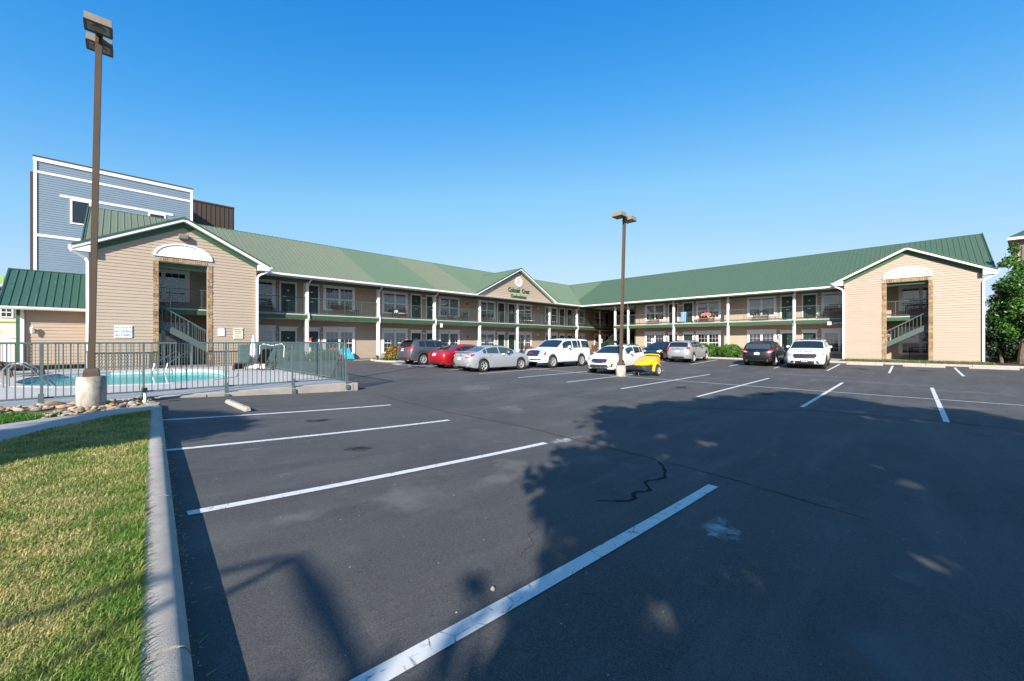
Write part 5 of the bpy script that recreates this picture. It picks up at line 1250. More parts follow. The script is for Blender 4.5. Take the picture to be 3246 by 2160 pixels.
car('white full-size SUV with big chrome grille, nose to the silver sedan', 'car', 'parked_suv', (21.05, 16.85), PI - .03, 5.18, 2.045, 1.89, 2.946, 1.24, .40,
    [(0, 1.05), (.03, 1.25), (.16, 1.70), (.35, 1.84), (1.2, 1.885), (2.4, 1.88), (2.95, 1.80), (3.72, 1.26), (4.5, 1.20), (5.02, 1.10), (5.18, .82)], [(0, 1.18), (1, 1.20), (3.6, 1.17), (4.6, 1.08), (5.18, .84)],
    [(.35, 1.22), (1.34, 1.62), (1.66, 2.18), (2.26, 3.22)], (2.98, 3.66), (.05, .17, 2.4), 'paint_white', roofw=.80, seams=((1.5, 2.22), (2.26, 3.40)), spokes=6, sty='twin', front=yukon_front, sill=.36, skirt='clad', wwid=.27, rim='alloy', noseR=.12)
# white hatchback with a roof basket
def cross_front(proj, rect, add, S, L, W):
    f = L / 2
    proj(0, [(f, -.40, .60), (f, .40, .60), (f, .46, .72), (f, .42, .82), (f, -.42, .82), (f, -.46, .72)], 'grille', 'grille', .012); gq = proj(0, rect(-.40, .40, .715, .735), 'grille_bar', 'chrome', .024); proj(0, [(f, -.08, .70), (f, .08, .70), (f, .08, .755), (f, -.08, .755)], 'badge', 'badge_blue', .034, gq, 1)
    both(lambda s: lamp_block(proj, s * .6, s, [(f - .06, .50, .74), (f - .16, .72, .73), (f - .42, .86, .84), (f - .42, .86, .89), (f - .12, .66, .85)], 'headlight', 'headlight'))
    proj(0, [(f, -.55, .38), (f, .55, .38), (f, .48, .53), (f, -.48, .53)], 'lower_grille', 'clad', .012); proj(0, rect(-.80, .80, .26, .37), 'front_valance', 'clad', .02)
    for s in (-1, 1):
        h = proj(s * .45, [(f, s * .58, .40), (f, s * .82, .42), (f, s * .86, .62), (f, s * .74, .60)], 'fog_housing', 'clad', .010); c = Vector(S(L - .14, 7.6, s)); proj(s * .45, [(f, s * .645, .455), (f, s * .715, .455), (f, s * .735, .50), (f, s * .715, .545), (f, s * .645, .545), (f, s * .625, .50)], 'fog_lamp', 'yellow_lens', .022, h, 1)
    z = 1.66; mb = MB()
    for y in (-.5, .5): mb.bar((-1.0, y, z), (.25, y, z), .025); mb.bar((-1.0, y, z + .13), (.25, y, z + .13), .022)
    for x in (-1.0, .25): mb.bar((x, -.5, z), (x, .5, z), .025); mb.bar((x, -.5, z + .13), (x, .5, z + .13), .022); 
    for x in np.linspace(-.9, .15, 7): mb.bar((x, -.5, z), (x, .5, z), .02)
    for x, y in ((-1, -.5), (-1, .5), (.25, -.5), (.25, .5), (-.4, -.5), (-.4, .5)): mb.bar((x, y, z - .05), (x, y, z + .13), .022)
    bk = add('roof_basket', mb, 'black')
    add('light_bar', MB().box(.27, .33, -.48, .48, z + .02, z + .12), 'dark', bk)
    add('hanging_ornament', MB().lathe([(.0, .98), (.035, 1.0), (.045, 1.05), (.02, 1.12), (.004, 1.2)], (.62, -.08, 0), 8), 'coral')
car('white crossover hatchback with yellow fog lamps and roof basket behind the lamp post', 'car', 'parked_crossover', (20.23, 11.9), PI + .09, 4.465, 1.80, 1.60, 2.665, .90, .345,
    [(0, .90), (.06, 1.08), (.42, 1.42), (.7, 1.53), (1.5, 1.575), (2.2, 1.56), (2.6, 1.49), (3.38, 1.08), (4.0, .96), (4.36, .82), (4.465, .62)], [(0, 1.04), (.8, 1.08), (2, 1.02), (3.3, .98), (4.1, .86), (4.465, .62)],
    [(.62, .92), (.98, 1.72), (1.80, 2.78)], (2.62, 3.34), (.12, .42), 'paint_white', clad=True, seams=((1.0, 1.76), (1.80, 2.88)), rails=(.7, 2.3), spokes=5, sty='twin', front=cross_front, rim='alloy', sill=.28)
# black sedan
def merc_front(proj, rect, add, S, L, W):
    f = L / 2
    proj(0, rect(-.40, .40, .60, .80), 'grille_frame', 'chrome', .010); gq = proj(0, rect(-.36, .36, .62, .78), 'grille', 'grille', .018)
    for k in range(3): proj(0, rect(-.36, .36, .645 + k * .05, .665 + k * .05), 'grille_bar', 'chrome', .028, gq, 2)
    both(lambda s: lamp_block(proj, s * .55, s, [(f - .06, .50, .64), (f - .2, .80, .66), (f - .40, .88, .80), (f - .2, .72, .83), (f - .06, .52, .76)], 'headlight', 'headlight'))
    proj(0, rect(-.6, .6, .28, .42), 'lower_grille', 'grille', .010); both(lambda s: lamp_block(proj, s * 1.2, s, [(f - .30, .86, .60), (f - .44, .90, .60), (f - .44, .90, .66), (f - .30, .86, .66)], 'indicator', 'amber', .009))
car('black sedan with chrome grille parked left of the silver tall SUV', 'car', 'parked_sedan', (34.2, 15.55), PI + .03, 4.87, 1.85, 1.47, 2.874, 1.13, .335,
    [(0, .70), (.04, 1.0), (.5, 1.08), (.75, 1.10), (1.5, 1.38), (2.0, 1.46), (2.5, 1.47), (2.95, 1.41), (3.70, 1.05), (4.4, .95), (4.76, .80), (4.87, .58)], [(0, .82), (.8, 1.0), (2, .96), (3.6, .95), (4.5, .82), (4.87, .58)],
    [(1.15, 1.42), (1.48, 2.25), (2.32, 3.25)], (2.98, 3.66), (.84, 1.45), 'paint_black', roofw=.68, seams=((1.48, 2.28), (2.32, 3.32)), spokes=9, front=merc_front, sill=.22, rim='bronze')
# silver tall SUV
def equinox_rear(proj, rect, add, S, L, W):
    b = -L / 2
    both(lambda s: lamp_block(proj, PI - s * .6, s, [(b + .02, .70, .92), (b + .08, .84, .90), (b + .22, .91, 1.05), (b + .20, .90, 1.20), (b + .05, .76, 1.22)], 'tail_light', 'tail'))
    proj(PI, rect(-.42, .42, .80, 1.02), 'plate_recess', 'paint_silver2', .004); plate_rear(proj, rect, add, 0, .90); proj(PI, rect(-.46, .46, 1.02, 1.06), 'chrome_strip', 'chrome', .012); proj(PI, rect(-.06, .06, 1.08, 1.12), 'badge', 'brass', .010, cuts=0)
    proj(PI, rect(-.85, .85, .34, .50), 'rear_bumper_trim', 'clad', .012); both(lambda s: proj(PI, [(b, s * .66, .53), (b, s * .82, .53), (b, s * .82, .57), (b, s * .66, .57)], 'reflector', 'tail', .012))
    add('brake_light', MB().box(b + .30, b + .33, -.16, .16, 1.60, 1.63), 'tail')
car('silver tall SUV with roof rails parked beside the clipped round hedge, tail out', 'car', 'parked_suv', (32.2, 12.5), .03, 4.77, 1.84, 1.68, 2.857, 1.0, .36,
    [(0, .98), (.07, 1.14), (.36, 1.54), (.55, 1.63), (1.2, 1.68), (2.2, 1.67), (2.75, 1.59), (3.60, 1.12), (4.25, 1.04), (4.66, .88), (4.77, .68)], [(0, 1.12), (1, 1.13), (2, 1.08), (3.5, 1.03), (4.3, .94), (4.77, .70)],
    [(.72, 1.12), (1.2, 2.0), (2.08, 3.0)], (2.78, 3.54), (.12, .40, 2.4), 'paint_silver2', seams=((1.24, 2.04), (2.08, 3.12)), spokes=5, rear=equinox_rear, rails=(.8, 2.5), sill=.30)
# black SUV
def murano_rear(proj, rect, add, S, L, W):
    b = -L / 2
    both(lambda s: lamp_block(proj, PI - s * .6, s, [(b + .02, .52, .96), (b + .10, .78, .94), (b + .34, .93, 1.06), (b + .34, .92, 1.14), (b + .06, .74, 1.08)], 'tail_light', 'tail'))
    both(lambda s: lamp_block(proj, PI - s * .6, s, [(b + .02, .58, .96), (b + .09, .74, .95), (b + .2, .84, 1.0), (b + .08, .74, 1.01)], 'tail_lens', 'tail_clear', .011))
    plate_rear(proj, rect, add, 0, .86); proj(PI, [(b, .06 * math.cos(a), 1.03 + .05 * math.sin(a)) for a in np.linspace(0, 6.28, 13)[:-1]], 'badge', 'chrome', .012, cuts=1); proj(PI, rect(-.34, .34, .74, .96), 'plate_recess', 'paint_black', .003)
    proj(PI, rect(-.80, .80, .34, .46), 'rear_bumper_trim', 'clad', .012); add('brake_light', MB().box(b + .42, b + .45, -.25, .25, 1.615, 1.645), 'tail')
    both(lambda s: add('exhaust', MB().lathe([(.055, b + .0), (.055, b + .2)], (0, s * .60, .40), 12, axis='x'), 'chrome')); both(lambda s: proj(PI - s * .3, [(b, s * .72, .53), (b, s * .84, .53), (b, s * .84, .57), (b, s * .72, .57)], 'reflector', 'tail', .012))
car('black SUV with twin exhausts parked tail out next to the white SUV', 'car', 'parked_suv', (32.4, 7.3), .03, 4.82, 1.885, 1.70, 2.825, 1.03, .365,
    [(0, .98), (.08, 1.12), (.50, 1.50), (.78, 1.62), (1.4, 1.69), (2.1, 1.69), (2.7, 1.62), (3.62, 1.12), (4.3, 1.0), (4.7, .84), (4.82, .64)], [(0, 1.10), (1, 1.14), (2, 1.06), (3.5, 1.0), (4.3, .92), (4.82, .66)],
    [(1.0, 1.20), (1.26, 2.02), (2.10, 3.05)], (2.76, 3.56), (.14, .55, 2.5), 'paint_black', roofw=.70, seams=((1.28, 2.06), (2.10, 3.15)), spokes=5, rear=murano_rear, glass='car_glass_light', sill=.30)
# white SUV with black grille
def explorer_front(proj, rect, add, S, L, W):
    f = L / 2
    gq = proj(0, [(f, -.58, .78), (f, -.50, .66), (f, .50, .66), (f, .58, .78), (f, .54, .93), (f, -.54, .93)], 'grille', 'grille', .012)
    for k in range(3): proj(0, rect(-.52 + .01 * k, .52 - .01 * k, .71 + k * .075, .745 + k * .075), 'grille_bar', 'clad', .03, gq, 2)
    bd = proj(0, [(f, .12 * math.cos(a), .80 + .05 * math.sin(a)) for a in np.linspace(0, 6.28, 15)[:-1]], 'badge', 'badge_blue', .045, cuts=1)
    both(lambda s: lamp_block(proj, s * .6, s, [(f - .08, .60, .78), (f - .2, .80, .76), (f - .34, .93, .86), (f - .50, .97, .98), (f - .3, .90, .98), (f - .1, .60, .92)], 'headlight', 'headlight'))
    both(lambda s: lamp_block(proj, s * .75, s, [(f - .24, .85, .91), (f - .42, .95, .92), (f - .52, .975, .99), (f - .3, .90, .985)], 'indicator', 'amber', .012))
    p = proj(0, rect(-.19, .19, .44, .60), 'plate_frame', 'black', .02, cuts=0); q = proj(0, rect(-.155, .155, .465, .575), 'licence_plate', 'plate', .028, p, 0)
    t = text('plate_text', 'EZH 8613', .085, 'ink_blue', root_, Matrix.Translation((f + .032, 0, .49)) @ Matrix.Rotation(PI / 2, 4, 'Z') @ Matrix.Rotation(PI / 2, 4, 'X'), .002, .002, 0, .7); t.parent = p; t.matrix_parent_inverse = Matrix()
    proj(0, [(f, -.72, .34), (f, .72, .34), (f, .66, .52), (f, -.66, .52)], 'lower_grille', 'clad', .010); proj(0, rect(-.30, .30, .38, .44), 'intake', 'dark', .018); proj(0, rect(-.95, .95, .24, .34), 'front_valance', 'clad', .014)
    both(lambda s: proj(s * .5, [(f, s * (.76 + .04 * math.cos(a)), .44 + .04 * math.sin(a)) for a in np.linspace(0, 6.28, 9)[:-1]], 'fog_lamp', 'headlight', .016, cuts=1))
    x = L / 2 - .37
    for k, ch in enumerate('EXPLORER'):
        q = Vector(S(L - .40, 0, 1)); t = text('hood_letter', ch, .085, 'grille', root_, Matrix.Translation((q.x, -.33 + .094 * k, q.z + .012)) @ Matrix.Rotation(PI / 2, 4, 'Z') @ Matrix.Rotation(.5, 4, 'X'), .004, .003, 0, 1.1); t.parent = p.parent; t.matrix_parent_inverse = Matrix()
    both(lambda s: None)
car('white SUV with honeycomb black grille parked nose out by the right gable', 'car', 'parked_suv', (31.9, 4.72), PI + .06, 5.0, 2.0, 1.79, 2.86, 1.14, .385,
    [(0, 1.02), (.06, 1.18), (.34, 1.62), (.55, 1.73), (1.3, 1.785), (2.3, 1.78), (2.85, 1.69), (3.66, 1.20), (4.35, 1.11), (4.84, .98), (5.0, .72)], [(0, 1.18), (1, 1.20), (3.5, 1.12), (4.5, 1.0), (5.0, .74)],
    [(.55, 1.18), (1.30, 2.08), (2.18, 3.12)], (2.88, 3.60), (.10, .34, 2.5), 'paint_pearl', roofw=.76, clad=True, seams=((1.32, 2.14), (2.18, 3.25)), rails=(.8, 2.6), spokes=5, rim='black', front=explorer_front, sill=.32, sunroof=(1.9, 2.6), noseR=.14)
bpy.data.objects.remove(root_)
# yellow cargo trailer
tr = thing('cargo_trailer', 'small yellow and black motorcycle cargo trailer beside the lamp post', 'trailer', (19.55, 9.75, g(19.5, 9.7)), PI)
def tadd(nm, mb, m, parent=None, smooth=True, **k):
    me = mb.mesh(nm, smooth=smooth, ang=40, **k); me.materials.append(M[m]); o = bpy.data.objects.new(nm, me); COL.objects.link(o); o.parent = parent or tr; return o
def loft(secs):
    mb = MB(); rr = []
    for x, hw_, z0, z1 in secs:
        rr.append([mb.p(x, s * y, z) for s, seq in ((-1, ((hw_ * .94, z0), (hw_, z0 + (z1 - z0) * .6), (hw_ * .9, z1 - .03), (hw_ * .55, z1))), (1, ((hw_ * .55, z1), (hw_ * .9, z1 - .03), (hw_, z0 + (z1 - z0) * .6), (hw_ * .94, z0)))) for y, z in seq])
    for a, b in zip(rr, rr[1:]):
        for j in range(8): mb.f.append([a[j], a[(j + 1) % 8], b[(j + 1) % 8], b[j]])
    mb.f += [rr[0][::-1], rr[-1]]; return mb
tadd('lower_tub', loft([(-.62, .42, .30, .56), (-.2, .46, .22, .56), (.4, .44, .20, .56), (.74, .30, .28, .56), (.82, .20, .38, .56)]), 'clad')
lid = tadd('lid', loft([(-.72, .40, .562, .90), (-.62, .46, .562, .98), (-.3, .48, .562, 1.0), (.1, .47, .562, .90), (.5, .42, .562, .76), (.78, .30, .562, .66), (.86, .22, .562, .60)]), 'paint_yellow')
tadd('spoiler', MB().tube([(-.66, -.40, .97), (-.60, -.38, 1.06), (-.58, 0, 1.08), (-.60, .38, 1.06), (-.66, .40, .97)], .04, 8), 'paint_yellow', lid)
for s in (-1, 1):
    pts = [(-.12 + .36 * math.cos(a), s * .50, .29 + .36 * math.sin(a)) for a in np.linspace(-.1, math.pi + .3, 14)]
    tadd('fender', MB().tube(pts, .075, 8), 'paint_yellow')
    w = bpy.data.objects.new('wheel', None); t_, r_, d_ = wheel_mesh(.285, .13, 5, 'twin'); r_.materials.append(M['alloy'])
    w = bpy.data.objects.new('wheel', t_); COL.objects.link(w); w.parent = tr; w.location = (-.12, s * .56, .285); w.rotation_euler = (0, .4, 0 if s > 0 else PI)
    for q, mm in (('rim', r_), ('brake_disc', d_)): o = bpy.data.objects.new(q, mm); COL.objects.link(o); o.parent = w
    tadd('marker', MB().box(.38, .48, s * .445 - .012, s * .445 + .012, .60, .63), 'amber')
tadd('tongue', MB().bar((.6, 0, .25), (1.35, 0, .22), .05).lathe([(.03, 0), (.03, .2)], (.85, 0, .02), 8), 'steel')
# ------------------------------------------------------------------ signs
def sign(label, F, x, z, w, h, m, lines, out):
    r = thing('wall_sign', label, 'sign', F(x, z, 0).to_translation())
    o = MB().box(-w / 2, w / 2, -h / 2, h / 2, 0, .015).mesh('board'); o.transform(F(x, z, .0)); o.materials.append(M[m]); link('board', o, r)
    for (t, dz, sz, ink, sx, bold) in lines: text('lettering', t, sz, ink, r, F(x, z + dz, .017), .001, bold, 0, sx)
    for (dz, ww, ink, hh) in out:
        q = MB().box(-ww / 2, ww / 2, dz - hh / 2, dz + hh / 2, .0155, .0175).mesh('print'); q.transform(F(x, z, 0)); q.materials.append(M[ink]); link('print', q, r)
    return r
FL = lambda x, z, o: face_left(x, 28.25 - o, z)
sign('white board reading SHALLOW WATER NO DIVING ALLOWED in blue capitals', FL, .125, 2.31, .66, .62, 'sign_white',
     [('SHALLOW WATER', .16, .105, 'ink_blue', .72, .002), ('NO DIVING', -.055, .17, 'ink_blue', .72, .004), ('ALLOWED', -.245, .17, 'ink_blue', .72, .004)], [])
sign('small white pool rules board with a blue heading', FL, 4.19, 2.37, .32, .48, 'sign_white', [('POOL RULES', .195, .05, 'sign_white', .8, .002)],
     [(.21, .31, 'ink_blue', .055)] + [(.12 - .035 * k, .22 - .03 * (k % 3), 'ink_dark', .006) for k in range(9)])
sign('cream board with red WARNING NO LIFE GUARD ON DUTY wording', FL, 5.01, 2.29, .48, .64, 'sign_cream',
     [('WARNING NO', .19, .105, 'ink_red', .66, .004), ('LIFE GUARD', .07, .105, 'ink_red', .66, .004), ('ON DUTY', -.05, .105, 'ink_red', .66, .004)], [(-.13 - .045 * k, .38 - .06 * (k == 3), 'ink_dark', .014) for k in range(4)])
def hc_sign(label, x, y, z):
    r = thing('parking_sign', label, 'sign', (x, y, g(x, y))); MB().bar((x, y, g(x, y)), (x, y, z + .3), .045).build('post', 'steel', r)
    F = face_right(x - .03, y, z); q = MB().box(-.16, .16, -.24, .24, 0, .006).mesh('plate'); q.transform(F); q.materials.append(M['sign_white']); link('plate', q, r)
    q = MB().box(-.10, .10, -.12, .08, .0065, .009).mesh('symbol_field'); q.transform(F); q.materials.append(M['hc_blue']); link('symbol_field', q, r)
    mb = MB(); c = [(.045 * math.cos(a) - .005, .045 * math.sin(a) - .055) for a in np.linspace(2.4, 6.6, 12)]
    for a, b in zip(c, c[1:]): mb.bar((*a, .011), (*b, .011), .012, .003, up=(0, 0, 1))
    mb.bar((-.02, .03, .011), (-.012, -.03, .011), .016, .003).bar((-.012, -.03, .011), (.03, -.03, .011), .014, .003).bar((.03, -.03, .011), (.05, -.075, .011), .014, .003).lathe([(.016, .0095), (.016, .012)], (-.022, .052, 0), 10)
    q = mb.mesh('wheelchair_symbol'); q.transform(F); q.materials.append(M['sign_white']); link('wheelchair_symbol', q, r)
hc_sign('blue and white accessible parking sign at the corner stair', 40.7, 26.0, 1.87); hc_sign('blue and white accessible parking sign behind the black sedan', 37.2, 17.9, 1.86)

# ------------------------------------------------------------------ benches, chairs, loungers
def scroll_bench(wood, metal, back, w=1.22):
    """local: faces -y, origin on the floor under the middle"""
    r = bpy.data.objects.new('garden_bench', None); COL.objects.link(r)
    def a(nm, mb, m, **k): me = mb.mesh(nm, **k); me.materials.append(M[m]); o = bpy.data.objects.new(nm, me); COL.objects.link(o); o.parent = r; return o
    for k in range(4): a('seat_slat', MB().box(-w / 2, w / 2, -.22 + k * .105, -.13 + k * .105, .42, .445), wood)
    for s in (-1, 1):
        x = s * w / 2
        a('side_frame', MB().tube([(x, -.24, 0), (x, -.20, .40), (x, -.24, .62), (x, -.05, .66), (x, .22, .60)], .018, 6).tube([(x, .24, 0), (x, .18, .4), (x, .27, .90)], .018, 6).bar((x, -.2, .40), (x, .2, .40), .025), metal, smooth=True)
    if back == 'scroll':
        top = [(w / 2 * t, .27, .82 + .12 * (1 - t * t)) for t in np.linspace(-1, 1, 11)]; a('back_rail', MB().tube(top, .028, 6).bar((-w / 2, .2, .52), (w / 2, .2, .52), .04), wood, smooth=True)
        mb = MB()
        for x in np.linspace(-w * .42, w * .42, 9):
            mb.tube([(x, .235, .66 + .085 * math.sin(t)) if 0 else (x + .07 * math.cos(t), .235, .68 + .10 * math.sin(t)) for t in np.linspace(0, 6.28, 11)], .011, 5, cap=False)
        a('back_scroll', mb, metal)
    elif back == 'slats':
        for k in range(4): a('back_slat', MB().bar((-w / 2, .20 + .02 * k, .54 + k * .10), (w / 2, .20 + .02 * k, .54 + k * .10), .018, .075), wood)
    elif back == 'lattice':
        a('back_rail', MB().bar((-w / 2, .25, .88), (w / 2, .25, .88), .05, .07).bar((-w / 2, .22, .55), (w / 2, .22, .55), .05, .06), wood); mb = MB()
        for x in np.arange(-w / 2, w / 2 - .1, .135): mb.bar((x, .235, .57), (x + .13, .24, .86), .02).bar((x + .13, .235, .57), (x, .24, .86), .02)
        a('back_lattice', mb, wood)
    return r
def place(t, label, cat, x, y, z, rz, group=None):
    c = copy_tree(t, None, (x, y, z), rz, label); c['category'] = cat
    if group: c['group'] = group
    return c
T_ = []
def T(o): T_.append(o); return o
tb = T(scroll_bench('wood', 'black', 'scroll')); tbb = T(scroll_bench('black', 'black', 'scroll')); tr_ = T(scroll_bench('redwood', 'redwood', 'lattice', 1.35)); ts = T(scroll_bench('wood', 'black', 'slats')); to = T(scroll_bench('orange_wood', 'brown', 'scroll', 1.4))
GB = 'garden benches set out along the walkways'
place(tb, 'brown scrolled bench behind the first railing bay by the left gable', 'bench', 6.75, 30.6, Z2, 0, GB)
place(ts, 'slatted wooden bench with a low back behind the second railing bay', 'bench', 12.0, 30.5, Z2, 0, GB)
place(ts, 'slatted wooden bench with a striped pillow on the upper balcony', 'bench', 16.9, 30.5, Z2, 0, GB)
place(tb, 'brown bench on the balcony under the left end of the pediment', 'bench', 26.6, 30.5, Z2, 0, GB)
place(tb, 'brown scrolled bench on the right balcony nearest the corner', 'bench', 42.5, 20.4, Z2, R(-90), GB)
place(to, 'orange bench draped with a pink throw on the right balcony', 'bench', 42.5, 14.7, Z2, R(-90), GB)
place(tbb, 'black scrolled iron bench on the upper balcony above the black SUV', 'bench', 42.5, 9.9, Z2, R(-90), GB)
place(tr_, 'red lattice bench on the balcony next to the right gable', 'bench', 42.5, 4.6, Z2, R(-90), GB)
place(tr_, 'dark red lattice bench seen through the top of the right gable opening', 'bench', 42.5, -.35, Z2, R(-90), GB)
place(tb, 'brown bench under the stairs in the right gable opening', 'bench', 42.4, -.5, ZG, R(-90), GB)
place(tbb, 'black bench on the ground behind the white SUV', 'bench', 42.4, 4.5, ZG, R(-90), GB)
place(ts, 'wooden bench on the ground walkway behind the big white SUV', 'bench', 33.0, 30.5, ZG, 0, GB)
place(ts, 'wooden bench on the ground beside the corner accessible sign', 'bench', 46.4, 30.5, ZG, 0, GB)
for t in T_:
    for c in list(t.children): bpy.data.objects.remove(c)
    bpy.data.objects.remove(t)
T_.clear()
def soft(nm, label, cat, m, pts_fn, nx=10, ny=8):
    mb = MB(); id = {}
    for i in range(nx + 1):
        for j in range(ny + 1): id[i, j] = mb.p(*pts_fn(i / nx, j / ny))
    for i in range(nx):
        for j in range(ny): mb.f.append([id[i, j], id[i + 1, j], id[i + 1, j + 1], id[i, j + 1]])
    me = mb.mesh(nm, smooth=True, ang=180); me.materials.append(M[m]); o = link(nm, me); md = o.modifiers.new('t', 'SOLIDIFY'); md.thickness = .015
    return tag(o, label, cat)
soft('throw', 'pink throw hung over the back of the orange bench', 'throw', 'pink', lambda u, v: (42.28 - .03 + (.10 if v > .5 else 0) * 0 + .01 * math.sin(u * 25), 14.2 + u * 1.0, Z2 + .97 - abs(v - .4) * .55 + .10 * (1 - (2 * u - 1) ** 2) * .8))
soft('shirt', 'light blue cloth hung over the right balcony rail', 'cloth', 'lightblue', lambda u, v: (CR - .05 - .02 * math.sin(u * 12), 16.62 + (u - .5) * (.45 + .12 * (1 - v)), Z2 + 1.15 - v * (1.0 + .12 * math.sin(u * 9))))
def pillow(label, x, y, z, w, d, h, m):
    mb = MB(); mb.lathe([(.0, 0), (.6, .02), (.95, .25), (1, .5), (.95, .75), (.6, .98), (0, 1)], n=16, cap=False); me = mb.mesh('pillow', smooth=True, ang=180); me.transform(Matrix.Translation((x, y, z)) @ Matrix.Diagonal((w / 2, d / 2, h, 1))); me.materials.append(M[m]); return tag(link('cushion', me), label, 'cushion')
pillow('striped pillow leaning at the end of the slatted balcony bench', 16.45, 30.4, Z2 + .45, .40, .22, .36, 'sign_white'); pillow('long pale seat cushion on the slatted balcony bench', 17.0, 30.44, Z2 + .445, .8, .4, .07, 'cushion'); pillow('white seat cushion on the bench near the corner columns', 41.9, 30.3, Z2 + .42, 1.0, .45, .10, 'sign_white')
pillow('white seat pad on the bench behind the white SUV', 42.35, 4.5, ZG + .445, .42, 1.1, .06, 'sign_white')
def arm_chair(m, cush=None):
    r = bpy.data.objects.new('armchair', None); COL.objects.link(r)
    def a(nm, mb, mm, **k): me = mb.mesh(nm, **k); me.materials.append(M[mm]); o = bpy.data.objects.new(nm, me); COL.objects.link(o); o.parent = r; return o
    a('seat', MB().box(-.27, .27, -.26, .24, .38, .42), m, bevel=.012)
    mb = MB()
    for k in range(6): mb.bar((-.21 + k * .084, .23, .43), (-.22 + k * .088, .32, .84), .045, .015, up=(0, 1, 0))
    mb.bar((-.27, .325, .86), (.27, .325, .86), .06, .05); a('backrest', mb, m)
    for s in (-1, 1): a('arm', MB().bar((s * .28, .26, .62), (s * .28, -.24, .62), .05, .03), m)
    for sx in (-1, 1):
        for sy in (-1, 1): a('leg', MB().bar((sx * .27, sy * .25, 0), (sx * .25, sy * .22, .40 if sy > 0 else .62), .04), m)
    if cush: a('cushion', MB().box(-.25, .25, -.25, .22, .421, .50), cush, bevel=.02)
    return r
ca, cb, cc = T(arm_chair('pvc')), T(arm_chair('wicker', 'cushion')), T(arm_chair('black'))
CG = 'armchairs on the walkways'
place(ca, 'white plastic armchair at the head of the left gable stairs', 'chair', 1.75, 30.3, Z2, .3, CG)
place(ca, 'white plastic armchair in the shaded corner nearer the left column', 'chair', 46.1, 30.4, Z2, -.6, CG); place(ca, 'white plastic armchair in the shaded corner deeper in the breezeway', 'chair', 48.3, 30.3, Z2, .5, CG)
place(cb, 'dark wicker armchair with pale pad under the pediment, left of its pair', 'chair', 32.4, 30.4, Z2, -.3, CG); place(cb, 'dark wicker armchair with pale pad under the pediment, right of its pair', 'chair', 33.4, 30.4, Z2, .35, CG)
place(cc, 'black armchair facing the small table on the third balcony bay', 'chair', 21.8, 30.3, Z2, 1.2, CG); place(cc, 'black armchair on the far side of the small balcony table', 'chair', 23.5, 30.3, Z2, -1.2, CG); place(cb, 'wicker armchair on the balcony bay right of the pediment', 'chair', 37.0, 30.4, Z2, .2, CG)
for t in T_:
    for c in list(t.children): bpy.data.objects.remove(c)
    bpy.data.objects.remove(t)
T_.clear()
def table(label, x, y, z, w, m):
    r = thing('side_table', label, 'table', (x, y, z)); MB().box(x - w / 2, x + w / 2, y - w / 2, y + w / 2, z + .48, z + .51).build('top', m, r)
    for sx in (-1, 1):
        for sy in (-1, 1): MB().bar((x + sx * w * .44, y + sy * w * .44, z), (x + sx * w * .44, y + sy * w * .44, z + .48), .03).build('leg', m, r)
table('small table with pale top between two black balcony chairs', 22.6, 30.3, Z2, .6, 'steel'); table('white plastic side table next to the orange bench', 42.5, 15.75, Z2, .45, 'pvc'); table('iron side table at the end of the slatted bench, second bay', 13.0, 30.4, Z2, .4, 'black')
def towel_chair(label, x, y, m, gp):
    r = thing('draped_chair', label, 'chair', (x, y, ZG), group=gp)
    for sx in (-1, 1):
        for sy in (-1, 1): MB().bar((x + sx * .3, y + sy * .28, ZG - .02), (x + sx * .27, y + sy * .24, ZG + .5), .04).build('leg', 'pvc', r)
    MB().box(x - .3, x + .3, y - .28, y + .28, ZG + .40, ZG + .44).build('seat', 'pvc', r)
    mb = MB(); id = {}; N = 14
    P = [(-.36, .03), (-.34, .22), (-.30, .46), (-.05, .47), (.10, .50), (.22, .82), (.30, .86), (.36, .60), (.42, .06)]
    for i, (yy, zz) in enumerate(P):
        for j in range(N + 1):
            t = j / N * 2 - 1; wv = .02 * math.sin(j * 2.2 + i); id[i, j] = mb.p(x + t * (.36 + .05 * (1 - zz)), y + yy + wv, ZG + zz - (.10 * t * t if zz > .4 else 0) + wv)
    for i in range(len(P) - 1):
        for j in range(N): mb.f.append([id[i, j], id[i + 1, j], id[i + 1, j + 1], id[i, j + 1]])
    for j0, s in ((0, -1), (N, 1)):
        lo = [mb.p(mb.v[id[i, j0]][0] + s * .06, mb.v[id[i, j0]][1], ZG + .08 + .03 * (i % 2)) for i in range(len(P))]
        for i in range(len(P) - 1): mb.f.append([id[i, j0], id[i + 1, j0], lo[i + 1], lo[i]])
    mb.build('towel', m, r, smooth=True, ang=180)
towel_chair('chair under a bright turquoise towel by the ground floor window', 12.25, 30.15, 'cyan', 'towel covered chairs'); towel_chair('chair under a coral red towel by the ground floor window', 11.35, 30.15, 'coral', 'towel covered chairs')
fg = thing('garden_figure', 'small red white and blue patriotic figure before a ground floor door', 'garden figure', (9.72, 30.35, ZG))
MB().lathe([(.10, ZG), (.13, ZG + .5), (.07, ZG + .95)], (9.72, 30.35, 0), 10).build('body', 'sign_white', fg, smooth=True); MB().lathe([(.11, ZG + .95), (.12, ZG + 1.2), (.08, ZG + 1.25)], (9.72, 30.35, 0), 10).build('coat', 'navy', fg); MB().lathe([(.07, ZG + 1.25), (.075, ZG + 1.38), (.05, ZG + 1.42)], (9.72, 30.35, 0), 10).build('head', 'cushion', fg, smooth=True); MB().lathe([(.11, ZG + 1.42), (.07, ZG + 1.44), (.06, ZG + 1.62)], (9.72, 30.35, 0), 10).build('hat', 'ink_red', fg)
